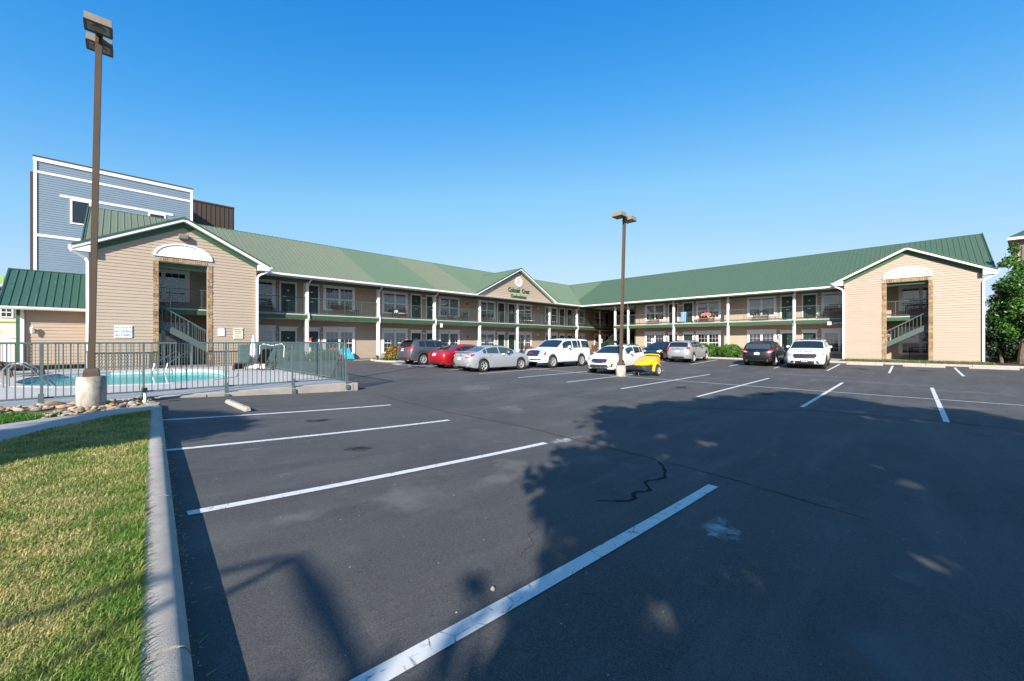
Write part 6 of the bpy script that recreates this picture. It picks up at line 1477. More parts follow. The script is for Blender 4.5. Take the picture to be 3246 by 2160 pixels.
def wreath(label, x): 
    o = MB().tube([(x + .17 * math.cos(t), WL - .09, Z2 + 1.35 + .17 * math.sin(t)) for t in np.linspace(0, 6.28, 17)], .05, 6, cap=False).build('wreath', 'cushion', smooth=True, ang=180); tag(o, label, 'wreath')
wreath('pale wreath on the upper door under the pediment', 30.58); wreath('pale wreath on the upper door near the corner column', 41.05)
def lounger(label, x, y, rz, back=.9):
    r = thing('lounge_chair', label, 'lounge chair', (x, y, DZ), rz, group='brown wicker loungers on the pool deck')
    def a(nm, mb, m, **k): me = mb.mesh(nm, **k); me.materials.append(M[m]); o = bpy.data.objects.new(nm, me); COL.objects.link(o); o.parent = r; return o
    W = .31; foot = [(1.02, .06), (.98, .26), (.86, .36), (.5, .37), (.0, .37), (-.22, .37)]
    for nm, pr in (('seat', foot), ('backrest', [(-.22, .38), (-.22 - .75 * math.cos(back), .38 + .75 * math.sin(back)), (-.22 - .80 * math.cos(back) - .05, .36 + .80 * math.sin(back))])):
        mb = MB(); pv = None
        for x_, z_ in pr:
            q = [mb.p(x_, s * W, z_ + dz) for s, dz in ((-1, -.008), (1, -.008), (1, .008), (-1, .008))]
            if pv: mb.f += [[pv[j], pv[(j + 1) % 4], q[(j + 1) % 4], q[j]] for j in range(4)]
            else: mb.f.append(q)
            pv = q
        mb.f.append(pv[::-1]); a(nm, mb, 'wicker')
    for s in (-1, 1):
        a('side_rail', MB().tube([(1.02, s * .33, .04), (.98, s * .33, .27), (.86, s * .33, .37), (-.85, s * .33, .37)], .022, 6), 'brown', smooth=True)
        a('arm', MB().tube([(.18, s * .35, .0), (.12, s * .35, .40), (.04, s * .36, .56), (-.1, s * .36, .60), (-.32, s * .35, .52), (-.52, s * .34, .37), (-.66, s * .35, .0)], .022, 6), 'brown', smooth=True)
        a('leg', MB().tube([(.86, s * .33, .36), (.92, s * .33, 0)], .02, 6), 'brown', smooth=True); a('back_frame', MB().tube([(-.22, s * .31, .37), (-.22 - .80 * math.cos(back), s * .31, .37 + .80 * math.sin(back))], .02, 6), 'brown', smooth=True)
    return r
lounger('brown lounger with raised back at the right end of the pool', 4.75, 22.55, math.atan2(.85, -.62), 1.05)
lounger('brown lounger at the left end of the pool, its foot towards the water', -3.25, 25.4, .05, .8); lounger('brown lounger behind its twin at the left edge of the photo', -3.6, 26.9, .10, .9)
um = thing('folded_umbrella', 'furled white patio umbrella standing on the pool deck', 'umbrella', (5.25, 25.6, DZ))
MB().lathe([(.02, DZ), (.02, DZ + 1.85)], (5.25, 25.6, 0), 8).build('pole', 'steel', um); MB().lathe([(.05, DZ + .55), (.17, DZ + .7), (.15, DZ + 1.1), (.08, DZ + 1.5), (.02, DZ + 1.8)], (5.25, 25.6, 0), 9).build('canopy', 'sign_white', um, smooth=True); MB().lathe([(.22, DZ), (.22, DZ + .06), (.04, DZ + .12)], (5.25, 25.6, 0), 14).build('base', 'pvc', um)
pl_ = thing('pool_lift', 'white pool lift with a long curved arm at the railing', 'pool lift', (5.2, 24.0, DZ))
MB().box(5.0, 5.4, 23.8, 24.2, DZ, DZ + .35).build('base', 'pvc', pl_, bevel=.02); MB().tube([(5.2, 24.0, DZ + .3), (5.2, 24.0, DZ + 1.2), (5.25, 23.5, DZ + 1.3), (5.3, 22.0, DZ + 1.22), (5.3, 20.4, DZ + 1.32), (5.3, 20.0, DZ + 1.2), (5.3, 20.1, DZ + .7)], .017, 8).build('arm', 'pvc', pl_, smooth=True)
def handrail(label, pts2, d):
    r = thing('handrail', label, 'handrail', (*pts2[0][:2], DZ), group='stainless pool handrails')
    for k in (0, 1): MB().tube([(p[0] + d[0] * k, p[1] + d[1] * k, p[2]) for p in pts2], .024, 8).build('rail', 'steel', r, smooth=True)
handrail('stainless pool handrail pair at the near left corner of the water', [(-2.55, 19.65, DZ), (-2.55, 19.65, DZ + .55), (-2.42, 19.6, DZ + .72), (-2.2, 19.5, DZ + .74), (-1.95, 19.45, DZ + .55), (-1.35, 19.6, .0), (-1.1, 19.7, -.2)], (.05, .5))
handrail('tall stainless handrail curving into the far side of the pool', [(2.2, 26.9, DZ), (2.2, 26.9, DZ + .85), (2.05, 26.7, DZ + .92), (1.7, 26.3, DZ + .7), (1.2, 25.8, DZ + .35), (1.1, 25.7, DZ - .1), (1.1, 25.7, -.2)], (.45, -.35))
ub = thing('utility_box', 'grey green utility cabinet standing by the side railing', 'cabinet', (5.1, 27.0, DZ)); MB().box(4.85, 5.35, 26.75, 27.4, DZ, DZ + 1.25).build('cabinet', 'fence', ub, bevel=.01); MB().box(4.83, 4.849, 26.8, 27.35, DZ + .1, DZ + 1.2).build('door', 'fence', ub)

# ------------------------------------------------------------------ planting
def bed(pts, z, label, m='mulch'): return struct('planting_bed', MB().prism(pts, 0, z, 'z'), m, label)
bed([(13.25, 28.6), (13.12, 27.2), (13.4, 26.3), (13.95, 25.78), (22, 25.7), (22, 28.6)], .42, 'brown mulch bed with the nandina bush')
bed([(36.17, 8.9), (40.2, 8.9), (40.2, 22.8), (36.17, 22.8)], .44, 'brown mulch bed under the clipped hedge'); bed([(36.17, 3.75), (40.2, 3.75), (40.2, 8.89), (36.17, 8.89)], .425, 'concrete apron between the beds', 'concrete')
bed([(36.17, -3.6), (40.1, -3.6), (40.1, 3.74), (36.17, 3.74)], .42, 'narrow soil strip along the foot of the right gable', 'soil'); bed([(36.17, -30), (62, -30), (62, -3.61), (36.17, -3.61)], .40, 'bare leaf litter under the trees', 'mulch')
bed([(6.0, 28.55), (6.0, 29.0), (12, 29.0), (12, 28.55)], .47, 'strip of soil under the low ground floor hedge', 'soil')
def bush(name, label, c, r, n, leaf, m, cat='bush', shape=1.0, jitter=.10, group=None, stems=True):
    root = thing(name, label, cat, (c[0], c[1], c[2]), group=group)
    d = RNG.normal(size=(n, 3)); d /= np.linalg.norm(d, axis=1)[:, None]; d[:, 2] = np.abs(d[:, 2]) * 1.0 - .12 * (RNG.random(n) < .3)
    lump = 1 + .09 * np.sin(d[:, 0] * 7 + c[0]) * np.sin(d[:, 1] * 6 + 1) + .06 * np.sin(d[:, 2] * 11 + d[:, 0] * 9)
    rr = (lump * RNG.uniform(1 - 2.6 * jitter, 1 + jitter * .4, n))[:, None]
    sq = np.sign(d) * np.abs(d) ** shape
    P = np.array(c) + np.array([0, 0, .12]) + sq * rr * np.array(r) 
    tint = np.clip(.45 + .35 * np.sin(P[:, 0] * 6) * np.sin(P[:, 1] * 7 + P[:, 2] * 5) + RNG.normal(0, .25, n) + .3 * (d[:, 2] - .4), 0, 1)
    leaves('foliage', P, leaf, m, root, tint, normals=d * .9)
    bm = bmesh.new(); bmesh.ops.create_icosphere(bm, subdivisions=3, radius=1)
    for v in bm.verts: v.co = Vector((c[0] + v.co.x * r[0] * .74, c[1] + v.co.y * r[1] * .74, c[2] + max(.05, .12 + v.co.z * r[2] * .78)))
    me = bpy.data.meshes.new('foliage_core'); bm.to_mesh(me); bm.free(); me.materials.append(M['foundation'] if 0 else M['leafcore']); link('foliage_core', me, root)  # solid dark core filling the bush behind its leaves
    if stems:
        mb = MB()
        for k in range(6): a = k * 1.05; mb.tube([(c[0] + .05 * math.cos(a), c[1] + .05 * math.sin(a), c[2] - .05), (c[0] + r[0] * .5 * math.cos(a), c[1] + r[1] * .5 * math.sin(a), c[2] + r[2] * .5)], [.02, .01], 5)
        mb.build('stem', 'trunk', root)
    return root
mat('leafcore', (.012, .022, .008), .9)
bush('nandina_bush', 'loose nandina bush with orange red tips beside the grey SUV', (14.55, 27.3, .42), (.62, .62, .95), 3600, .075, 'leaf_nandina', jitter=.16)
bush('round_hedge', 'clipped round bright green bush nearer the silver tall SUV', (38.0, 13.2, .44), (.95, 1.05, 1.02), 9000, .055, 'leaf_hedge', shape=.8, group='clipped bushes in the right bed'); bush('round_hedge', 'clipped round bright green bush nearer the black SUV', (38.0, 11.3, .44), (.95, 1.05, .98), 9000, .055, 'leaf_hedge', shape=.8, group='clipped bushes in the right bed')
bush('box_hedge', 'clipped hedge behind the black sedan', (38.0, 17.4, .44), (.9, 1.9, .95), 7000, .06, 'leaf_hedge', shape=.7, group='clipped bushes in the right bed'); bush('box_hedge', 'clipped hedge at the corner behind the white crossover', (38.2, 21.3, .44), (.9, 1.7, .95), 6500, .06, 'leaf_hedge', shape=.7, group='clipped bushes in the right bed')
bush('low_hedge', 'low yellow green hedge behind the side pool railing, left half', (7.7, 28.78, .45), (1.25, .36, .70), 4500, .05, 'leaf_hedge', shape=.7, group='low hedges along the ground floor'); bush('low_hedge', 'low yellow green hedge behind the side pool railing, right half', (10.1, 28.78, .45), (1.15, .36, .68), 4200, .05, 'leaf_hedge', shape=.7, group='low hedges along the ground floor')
def tuft(label, x, y, z, h, n=70, m='leaf_tuft', sp=.28):
    a = RNG.uniform(0, 6.28, n); l = RNG.uniform(.25, 1, n) * sp; hh = h * RNG.uniform(.6, 1.1, n); b = np.column_stack([x + RNG.normal(0, .05, n), y + RNG.normal(0, .05, n), np.full(n, z)])
    d = np.column_stack([np.cos(a), np.sin(a), 0 * a]); w = np.column_stack([-np.sin(a), np.cos(a), 0 * a]) * .009; m1 = b + d * (l * .4)[:, None]; m1[:, 2] += hh * .75; t = b + d * (l * 1.25)[:, None]; t[:, 2] += hh * .85
    v = np.stack([b - w, b + w, m1 - w, m1 + w, t], 1).reshape(-1, 3); i = (np.arange(n) * 5)[:, None]; f = np.concatenate([i + [0, 1, 3], i + [0, 3, 2], i + [2, 3, 4]], 0)
    return tag(fast('grass_tuft', v, f, m, None, np.repeat(RNG.uniform(0, 1, n), 5)), label, 'plant')
tuft('small green grass tuft at the foot of the second column', 13.75, 28.2, .42, .48); tuft('pale low tuft between column and nandina bush', 14.0, 27.6, .42, .26, 50); tuft('yellow green liriope tuft at the end of the round hedge', 37.6, 9.7, .44, .62, 130, sp=.42)
pts = np.column_stack([RNG.uniform(36.3, 40.0, 9000), RNG.uniform(-3.5, 3.6, 9000)]); n = len(pts); a = RNG.uniform(0, 6.28, n); h = RNG.uniform(.05, .13, n); b = np.column_stack([pts, np.full(n, .42)]); w = np.column_stack([-np.sin(a), np.cos(a), 0 * a]) * .012; t = b + np.column_stack([np.cos(a) * .06, np.sin(a) * .06, h])
tag(fast('ground_cover', np.stack([b - w, b + w, t], 1).reshape(-1, 3), np.arange(3 * n).reshape(-1, 3), 'leaf_tuft', None, np.repeat(np.clip(RNG.normal(.35, .3, n), 0, 1), 3)), 'strip of scruffy grass along the foot of the right gable', 'grass', kind='stuff')

def tree(name, label, base, trunk_pts, trunk_r, blobs, n, leaf, m, cat='tree', limbs=6, group=None, fill=.35):
    root = thing(name, label, cat, base, group=group)
    MB().tube(trunk_pts, trunk_r, 10).build('trunk', 'trunk', root, smooth=True)
    top = Vector(trunk_pts[-1]); mb = MB()
    for k, (c, r) in enumerate(blobs[:limbs * 3]):
        c = Vector(c); mid = top.lerp(c, .5) + Vector((RNG.normal(0, .15), RNG.normal(0, .15), .2)); s = Vector(trunk_pts[-1 if k % 2 else -2]); mb.tube([s, mid, c], [trunk_r[-1] * .6, trunk_r[-1] * .35, .02], 6)
    mb.build('limb', 'trunk', root, smooth=True)
    vol = np.array([r[0] * r[1] * r[2] if hasattr(r, '__len__') else r ** 3 for _, r in blobs]) ** .75; cnt = (n * vol / vol.sum()).astype(int); P = []; D = []; Tn = []
    for (c, r), q in zip(blobs, cnt):
        r = np.array(r if hasattr(r, '__len__') else (r, r, r)); d = RNG.normal(size=(q, 3)); d /= np.linalg.norm(d, axis=1)[:, None]
        k = RNG.uniform(0, 1, q) ** fill; sub = 1 + .22 * np.sin(d[:, 0] * 5 + c[0] * 3) * np.sin(d[:, 1] * 6 + c[2]) * np.sin(d[:, 2] * 5)
        P.append(np.array(c) + d * (k * sub)[:, None] * r); D.append(d); Tn.append(np.clip(RNG.normal(.4, .22, q) + RNG.normal(0, .15), 0, 1))
    leaves('crown', np.concatenate(P), leaf, m, root, np.concatenate(Tn), normals=np.concatenate(D) * .8 + np.array([0, 0, .3])); return root
def blobs_in(c, r, k, br):
    out = []
    while len(out) < k:
        p = RNG.uniform(-1, 1, 3)
        if .35 < np.linalg.norm(p) < 1: out.append((tuple(np.array(c) + p * np.array(r)), br * RNG.uniform(.7, 1.25)))
    return out
tree('magnolia_tree', 'dense glossy green tree with pale trunk right of the right gable', (40.4, -4.95, .4), [(40.4, -4.95, .3), (40.42, -4.92, .9), (40.5, -5.0, 1.7), (40.6, -5.1, 2.6)], [.30, .21, .19, .15],
     blobs_in((40.7, -5.45, 4.3), (1.6, 1.85, 2.2), 36, .75) + [((40.6, -5.1, 6.3), .7), ((40.2, -4.3, 2.5), .6), ((40.4, -4.05, 3.3), .6), ((40.5, -4.0, 4.4), .6), ((40.6, -4.3, 5.3), .6), ((41.0, -5.9, 2.4), .7), ((41.2, -6.6, 2.2), .7), ((41.1, -5.4, 2.1), .5)], 46000, .105, 'leaf_gloss', fill=.4)
tree('sprout_tree', 'thin leafy sapling shoot standing above the glossy tree', (41.6, -5.0, .4), [(41.6, -4.9, .3), (41.6, -4.8, 4), (41.6, -4.72, 8.0)], [.06, .05, .02], [((41.6, -4.72, 7.9), (.25, .25, .45)), ((41.6, -4.6, 7.2), (.35, .4, .3)), ((41.5, -4.4, 6.9), (.4, .45, .25))], 500, .12, 'leaf_gloss')
tree('dark_shrub', 'dark leggy evergreen shrub between gable corner and pale trunk', (40.9, -4.15, .4), [(40.9, -4.15, .3), (40.9, -4.1, .8), (40.9, -4.1, 1.3)], [.10, .08, .06], blobs_in((41.2, -4.1, 1.9), (.9, .7, 1.1), 18, .55), 14000, .09, 'leaf_dark')
tree('autumn_tree', 'tree with a few orange leaves behind the glossy tree', (44, -7.2, .4), [(44, -7.2, .3), (44, -7.1, 2.5), (44, -7.0, 4)], [.2, .16, .1], blobs_in((44, -6.9, 5.9), (1.6, 1.6, 1.6), 14, .7), 9000, .11, 'leaf_autumn')
tree('back_tree', 'second pale-barked tree at the right edge of the photo', (41.5, -6.6, .4), [(41.5, -6.6, .3), (41.55, -6.5, 1.2), (41.6, -6.6, 2.4)], [.24, .17, .12], blobs_in((42.5, -8.4, 4.2), (1.9, 2.0, 2.3), 24, .8), 14000, .11, 'leaf_gloss')
for k, (x, y, r) in enumerate([(46, -8, 1.6), (48, -5.8, 1.3), (50, -10, 2.0), (45, -11, 1.8), (47.5, -7, 1.2)]): bush('understory_shrub', ['dark shrub far behind the pale trunk', 'low shrub behind the right wing end wall', 'wide shrub deep under the trees', 'broad shrub at the far right edge', 'small shrub in the gap by the trunks'][k], (x, y, .35), (r, r, 1.5), 2500, .12, 'leaf_hedge' if k % 2 else 'leaf_dark', jitter=.2, group='shrubs under the trees on the right')

# ------------------------------------------------------------------ low green-roofed building, blue building and what stands behind
an = thing('pool_house', 'low tan annex with dark green metal roof left of the gable', 'building', (-2.4, 31, ZG))
mb = MB(lambda a, d, z: (a, 31.0 - d, z)); lap(mb, -3.34, -1.12, .35, 3.45); mb.build('siding', 'siding', an, kind='stuff', fix=False)
MB().box(-3.6, -1.12, 31.01, 34.5, 0, 3.45).build('wall_core', 'siding', an); MB().box(-3.62, -3.50, 30.93, 31.0, .3, 3.40).build('corner_board', 'green_trim', an)
MB().bar((-3.42, 30.86, 3.4), (-3.42, 30.9, 3.15), .13, .11).bar((-3.42, 30.9, 3.2), (-3.42, 30.9, .4), .13, .10, up=(0, 1, 0)).build('downspout', 'white', an); MB().prism([(30.28, 3.50), (30.28, 3.44), (30.32, 3.36), (30.42, 3.35), (30.42, 3.49)], -4.12, -1.12, 'x').build('gutter', 'white', an)
MB().box(-4.05, -1.12, 30.43, 30.99, 3.38, 3.40).build('soffit', 'soffit', an)
x = -4.1
for k in range(11):
    xa, xb = x + k * .275, x + k * .275 + .272; mb = MB(); pr = [(xa, .002), (xa + .02, .002), (xa + .025, .035), (xa + .05, .035), (xa + .055, .002), (xb, .002)]; s0, s1 = (30.34, 3.49), (33.2, 5.62)
    A = [mb.p(px, s0[0] - h * .6, s0[1] + h * .8) for px, h in pr]; B = [mb.p(px, s1[0] - h * .6, s1[1] + h * .8) for px, h in pr]
    for i in range(5): mb.f.append([A[i], A[i + 1], B[i + 1], B[i]])
    mb.build('roof_panel', 'roof3', an, fix=False)
MB().bar((-4.11, 30.34, 3.48), (-4.11, 33.2, 5.61), .05, .12).build('rake_trim', 'roof3', an); MB().bar((-4.12, 33.2, 5.62), (-1.1, 33.2, 5.62), .14, .05).build('ridge_cap', 'roof3', an)
ln = MB(); ln.box(-3.16, -3.04, 30.93, 30.97, 2.25, 2.45).bar((-3.1, 30.95, 2.4), (-3.1, 30.82, 2.46), .03).lathe([(.02, 2.44), (.09, 2.46), (.03, 2.56), (0, 2.6)], (-3.1, 30.8, 0), 8).lathe([(0, 2.14), (.03, 2.18), (.055, 2.22), (.075, 2.44)], (-3.1, 30.8, 0), 8); ln.build('wall_lantern', 'white', an)
# blue building
bb = thing('blue_building', 'tall blue lap-sided building with white bands behind the left wing', 'building', (0, 56, 0))
Bf = lambda a, d, z: (a, 50 - d, z)
mb = MB(Bf); z = 0
while z < 16.6: t = z + .19; mb.quad((-4.8, .026, z), (4.98, .026, z), (4.98, .003, t), (-4.8, .003, t)); mb.quad((-4.8, 0, z), (4.98, 0, z), (4.98, .026, z), (-4.8, .026, z)); z = t
mb.build('lap_siding', 'blue_siding', bb, kind='stuff', fix=False)
MB().box(-4.9, 5.08, 50.01, 62, 0, 16.7).build('wall_core', 'blue_siding', bb); q = lambda nm, m, *a: MB(Bf).box(*a).build(nm, m, bb)
q('corner_board', 'white', -4.96, -4.78, .0, .08, 0, 16.45); q('corner_board', 'white', 4.94, 5.12, .0, .08, 0, 16.45); q('cornice', 'white', -4.98, 5.14, 0, .10, 16.46, 16.78); q('coping', 'brown_metal', -5.0, 5.16, -.3, .14, 16.79, 16.88)
q('band', 'white', -4.77, 4.93, .0, .06, 15.50, 15.70); q('band', 'white', -4.77, 4.93, 0, .06, 10.35, 10.58); q('band', 'white', -4.77, 4.93, 0, .06, 6.6, 6.82); q('header_band', 'white', -3.55, 3.66, 0, .065, 13.85, 14.06)
for x0, x1, z0 in ((-2.98, -1.75, 11.75), (1.88, 3.12, 11.75)):
    w = MB(Bf).box(x0, x0 + .13, .027, .07, z0, 13.848).box(x1 - .13, x1, .027, .07, z0, 13.848).box(x0 + .131, x1 - .131, .027, .07, z0, z0 + .13).box(x0 + .131, x1 - .131, .027, .068, 13.72, 13.847).build('window', 'white', bb)
    MB(Bf).box(x0 + .14, x0 + .18, .03, .055, z0 + .14, 13.71).box(x1 - .18, x1 - .14, .03, .055, z0 + .14, 13.71).box(x0 + .181, x1 - .181, .03, .055, 13.66, 13.71).box(x0 + .181, x1 - .181, .03, .055, z0 + .14, z0 + .19).build('sash', 'black', w); MB(Bf).quad((x0 + .18, .045, z0 + .18), (x1 - .18, .045, z0 + .18), (x1 - .18, .045, 13.67), (x0 + .18, .045, 13.67)).build('pane', 'pane', w, fix=False); MB(Bf).box(x0 + .15, x1 - .15, .027, .029, z0 + .15, 13.7).build('unlit_backing', 'unlit_backing', w)
MB().box(-5.2, -5.0, 50.6, 52, 0, 15.7).build('side_fin', 'brown_metal', bb)
x = 5.2; mb = MB()
MB().box(5.13, 9.6, 56.3, 62, 0, 17.45).build('metal_wing', 'brown_metal', bb); MB().box(5.13, 9.62, 56.2, 56.4, 17.46, 17.62).build('coping', 'brown_metal', bb)
while x < 9.5: MB().box(x, x + .05, 56.24, 56.298, 0, 17.45).build('seam', 'brown_metal', bb); x += .42
def flat_window(root, Fm, a0, a1, z0, z1):
    w = MB(Fm).box(a0, a1, 0, .06, z0, z1).build('window', 'white', root); MB(Fm).box(a0 + .08, a1 - .08, .061, .068, z0 + .08, z1 - .08).build('pane', 'car_glass_light', w); MB(Fm).box(a0 + .08, a1 - .08, .069, .085, (z0 + z1) / 2 - .03, (z0 + z1) / 2 + .03).box((a0 + a1) / 2 - .015, (a0 + a1) / 2 + .015, .0695, .08, z0 + .08, z1 - .08).build('muntin', 'white', w)
wb = thing('white_house', 'white house with lime green stripe at the far left edge', 'building', (-8, 42, 0)); Wf = lambda a, d, z: (a, 40 - d, z)
MB().box(-12, -4.45, 40, 48, 0, 4.3).build('wall', 'stucco', wb); MB(Wf).prism([(-12.3, 4.30), (-4.9, 4.30), (-5.6, 4.75), (-12.3, 7.0)], -8, .3, 'y').build('roof', 'stucco', wb); MB(Wf).box(-12, -4.44, .0, .05, 3.0, 3.09).build('stripe', 'lime', wb); flat_window(wb, Wf, -5.32, -4.78, 3.3, 3.98)
vf = thing('vinyl_fence', 'white vinyl privacy fence in front of the white house', 'fence', (-5, 36, 0)); x = -9
while x < -3.9: MB().box(x, x + .30, 36.4, 36.44, .3, 2.05).build('board', 'pvc', vf); x += .315
MB().box(-9, -3.9, 36.36, 36.395, 2.0, 2.18).build('rail', 'pvc', vf); MB().box(-9, -3.9, 36.36, 36.395, .35, .5).build('rail', 'pvc', vf)
ds = thing('satellite_dish', 'grey satellite dish on a short mast at the left edge', 'satellite dish', (-4.4, 33.5, .4)); MB(lambda x, y, z: (-4.45 + x, 33.4 + z * .6 - y * .2, 2.05 + y)).lathe([(.0, .08), (.2, .05), (.34, .0)], n=18, cap=False).build('dish', 'soffit', ds, smooth=True); MB().bar((-4.45, 33.5, .3), (-4.45, 33.5, 2.0), .05).build('mast', 'steel', ds)
rd = thing('amusement_ride', 'blue and lime green climbing ride far off at the left edge', 'ride', (-9, 60, 0))
for x_ in (-11, -9.6, -8.3, -7.35): MB().bar((x_, 60, 0), (x_, 60, 7.5), .16).bar((x_, 62, 0), (x_, 62, 7.5), .16).build('column', 'navy', rd)
MB().box(-12, -7.2, 59.8, 62.2, 6.72, 6.86).build('platform', 'navy', rd)
for z_ in (6.95, 7.45, 6.15, 5.6): MB().bar((-12, 59.8, z_), (-7.2, 59.8, z_), .05, .06).build('rail', 'lime', rd)
MB().prism([(-8.4, 7.5), (-7.7, 8.0), (-7.75, 7.5)], 59.9, 60.1, 'y').build('sail', 'lime', rd); MB().bar((-8.1, 59.7, 6.95), (-7.6, 59.7, 7.15), .18).build('seat', 'stucco', rd)
sl = thing('street_lamp', 'small black street lamp rising behind the annex roof', 'street lamp', (-4.8, 46, 0)); MB().bar((-4.78, 46, 0), (-4.78, 46, 6.6), .10).bar((-4.78, 46, 6.55), (-4.86, 46, 6.9), .07).build('pole', 'black', sl); MB().bar((-4.86, 46, 6.88), (-5.28, 46, 7.12), .18, .06).build('head', 'black', sl)
tbld = thing('tan_hotel', 'tan multi storey building with green roof at the far right edge', 'building', (64, -12, 0)); MB().prism([(60, -6.75), (60, -24), (74, -24), (74, -8.75)], 0, 11.5, 'z').build('wall', 'tan', tbld)
for k in range(22): MB().box(59.93, 59.995, -7.0, -6.74, .5 * k + .02, .5 * k + .48).build('quoin_block', 'magenta', tbld)
mb = MB(); i = [mb.p(*p_) for p_ in ((59.2, -6.30, 11.55), (59.2, -25, 11.55), (74.6, -25, 11.55), (74.6, -8.4, 11.55), (64, -13, 15.6), (68, -17, 15.6))]; mb.f += [[i[0], i[1], i[4]], [i[1], i[2], i[5], i[4]], [i[2], i[3], i[5]], [i[3], i[0], i[4], i[5]]]; mb.build('roof', 'roof3', tbld); MB().prism([(59.2, -6.30), (59.2, -25), (74.6, -25), (74.6, -8.4)], 11.30, 11.54, 'z').build('eave', 'soffit', tbld)
up = thing('utility_pole', 'weathered wooden utility pole with insulators behind the right trees', 'utility pole', (50, -6.15, 0)); MB().lathe([(.16, 0), (.12, 9.25)], (50, -6.1, 0), 10).build('pole', 'utility', up, smooth=True); MB().bar((50, -5.6, 8.45), (50, -6.6, 8.35), .06).build('crossarm', 'utility', up)
for y_ in (-5.6, -5.85, -6.5): MB().lathe([(.03, 8.45), (.05, 8.5), (.05, 8.58), (.02, 8.62)], (50, y_, 0), 8).build('insulator', 'concrete_old', up)
MB().tube([(50, -5.6, 8.6), (49.5, -5.1, 8.3), (50, -6.1, 9.0)], .008, 4).build('guy_wire', 'steel', up)

# ------------------------------------------------------------------ trees behind the photographer: their shade lies across the lot
SH = [(.72, 1.8), (.92, 1.88), (1.15, 2.1), (1.13, 1.92), (1.14, 1.82), (1.26, 1.83), (1.38, 1.81), (1.58, 2.02), (1.84, 2.17), (2.0, 2.26), (1.7, 1.91), (1.71, 1.85), (1.83, 1.81), (2.04, 1.83), (2.18, 1.81), (2.41, 1.99), (2.58, 1.93), (2.58, 1.81), (2.86, 2.06), (2.9, 2.24), (3.16, 2.64), (3.3, 2.82), (3.47, 2.76), (3.84, 3.27), (4.19, 3.21), (3.86, 2.7), (4.62, 3.2), (5.01, 3.84), (5.49, 3.61), (6.49, 4.06), (7.86, 5.12), (9.38, 5.87), (9.4, 5.03), (11.16, 5.08), (13.7, 4.14), (14.84, 3.71), (16.74, 3.0), (16.51, 2.08), (16.01, 1.24), (14.79, .27), (15.08, -.47), (15.51, -.9), (14.98, -1.22), (14.08, -1.73), (15, -4), (17, -6), (15, -9), (8, -10), (2, -6), (-1.5, -2.5), (-.6, .6)]
SH2 = [(.67, 11.6), (1.17, 11.2), (1.76, 10.6), (1.9, 9.2), (1.41, 8.55), (1.0, 8.3), (.5, 8.1), (-.4, 7.9), (-1.1, 7.7), (-2.5, 7.4), (-2.6, 8.6), (-1.2, 9.0), (-.7, 9.8), (.3, 10.9)]
def shade_tree(label, trunk, poly, n, leaf, hmin, hspan, sel=None):
    b = np.array(poly); lo, hi = b.min(0), b.max(0); P = RNG.uniform(lo, hi, (n, 2)); P = P[inpoly(P, poly)]
    if sel is not None: P = P[sel(P)]
    P = P[:max(60, n // 42)]                              # sprays of leaves round each twig end
    P = np.repeat(P, 42, 0); sp = np.repeat(RNG.uniform(.10, .30, len(P) // 42), 42)[:, None]; P = P + RNG.normal(size=P.shape) * sp * .8
    H = np.maximum(hmin, (.7037 * P[:, 0] + .7105 * P[:, 1] + 2.2) / 1.95) + np.repeat(hspan * RNG.random(len(P) // 42), 42) + RNG.normal(0, .12, len(P))
    H *= 1; Q = np.column_stack([P[:, 0] + LX / LZ * H, P[:, 1] + LY / LZ * H, H + .05])
    r = thing('shade_tree', label, 'tree', (*trunk, 0), group='broad trees behind the photographer')
    c = Q.mean(0); MB().tube([(*trunk, -.1), (trunk[0], trunk[1], 1.6), (trunk[0] * .7 + c[0] * .3, trunk[1] * .7 + c[1] * .3, 3.2), tuple(c)], [.3, .24, .18, .06], 10).build('trunk', 'trunk', r, smooth=True)
    mb = MB()
    for k in range(0, len(Q), max(1, len(Q) // 26)): s = Vector((trunk[0] * .7 + c[0] * .3, trunk[1] * .7 + c[1] * .3, 3.2)); mb.tube([s, s.lerp(Vector(Q[k]), .5) + Vector((0, 0, .3)), Vector(Q[k])], [.06, .035, .01], 5)
    mb.build('limb', 'trunk', r, smooth=True)
    leaves('crown', Q, leaf, 'leaf_hedge', r, up=.0); return r
shade_tree('broad tree behind the camera shading the near stalls', (-6.5, -5.2), SH, 24000, .15, 1.8, 3.5, lambda P: P[:, 0] < 4.2)
shade_tree('broad tree behind the camera shading the middle of the lot', (-3.5, -8.5), SH, 40000, .17, 3.0, 4.0, lambda P: (P[:, 0] >= 4.0) & (P[:, 0] < 9.5))
shade_tree('broad tree to the right behind the camera shading the far aisle', (1.5, -12.5), SH, 46000, .19, 4.0, 4.0, lambda P: P[:, 0] >= 9.3)
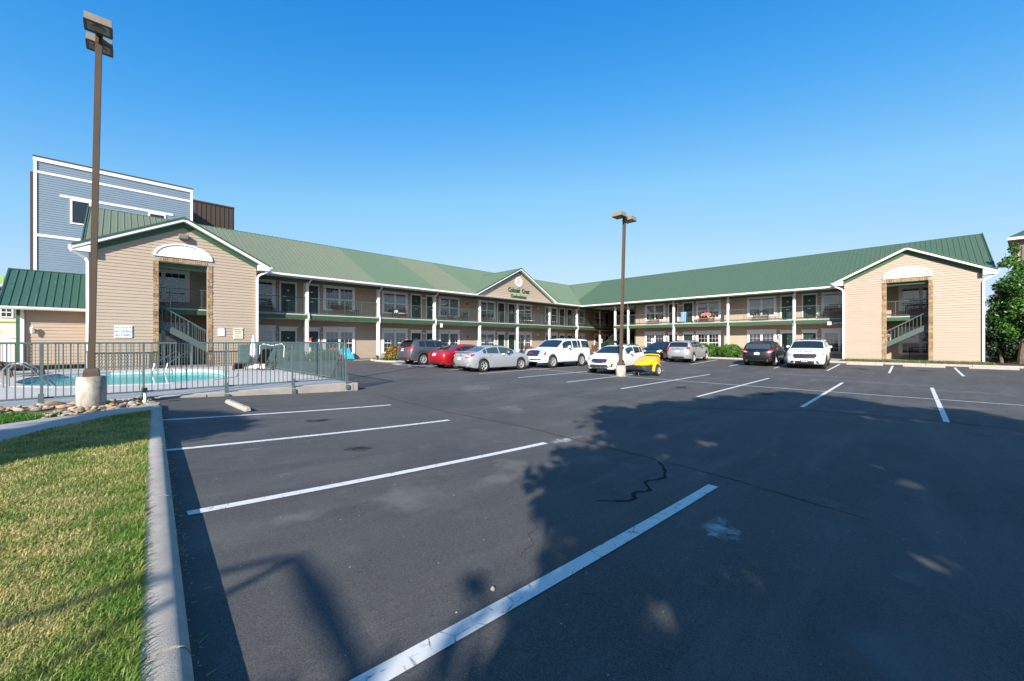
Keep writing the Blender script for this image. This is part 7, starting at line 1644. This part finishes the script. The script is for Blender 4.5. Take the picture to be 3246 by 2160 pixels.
st2 = shade_tree('smaller tree behind the lawn shading the footpath', (-12, 2.0), SH2, 14000, .15, 4.6, 2.0)
def shadow_limb(pts, h, r):
    return [(x + LX / LZ * (h + dz), y + LY / LZ * (h + dz), (h + dz) + gg) for (x, y, dz, gg) in pts]
dl = thing('shadow_limbs', 'unseen bare limbs added behind the camera to cast a pole-like shadow', 'tree', (-8.2, -3.6, 0), group=None)  # unseen limbs invented to cast the branching shadow on lawn and stalls
mb = MB(); Lm = shadow_limb([(.76, 1.75, -.3, .28), (.84, 2.5, .0, .27), (.89, 3.08, .25, .26)], 4.2, .06); mb.tube([(-8.2, -3.6, -.1), (-7.9, -3.3, 2.2), Lm[0], Lm[1], Lm[2]], [.12, .10, .075, .055, .035], 8)
mb.tube(shadow_limb([(.89, 3.08, .25, .26), (.4, 2.87, .2, .28), (.1, 2.70, .2, .43), (-.25, 2.5, .1, .43)], 4.2, .03), [.03, .03, .025, .02], 6); mb.tube(shadow_limb([(.73, 3.17, .3, .27), (.43, 3.2, .3, .28), (.13, 3.08, .3, .43), (-.45, 3.08, .2, .43), (-1, 3.1, .2, .43)], 4.2, .03), [.03, .03, .03, .025, .02], 6); mb.tube(shadow_limb([(.89, 3.08, .25, .26), (.73, 3.17, .3, .27)], 4.2, .03), [.03, .03], 6)
mb.build('trunk', 'trunk', dl, smooth=True)
# dead grass and grit gathered along the kerb foot
n = 220; y = RNG.uniform(1.2, 11, n); x = np.array([KX(v) for v in y]) + np.abs(RNG.normal(0, .035, n)) + .005; a = RNG.uniform(0, 6.28, n); l = RNG.uniform(.015, .06, n)
b = np.column_stack([x, y, [g(p, q) + .006 for p, q in zip(x, y)]]); t = b + np.column_stack([np.cos(a) * l, np.sin(a) * l, RNG.uniform(0, .02, n)]); w = np.column_stack([-np.sin(a), np.cos(a), 0 * a]) * .003
tag(fast('litter', np.stack([b - w, b + w, t], 1).reshape(-1, 3), np.arange(3 * n).reshape(-1, 3), 'grass_blade', None, np.repeat(RNG.uniform(.85, 1, n), 3)), 'dry grass clippings gathered along the foot of the kerb', 'litter', kind='stuff')
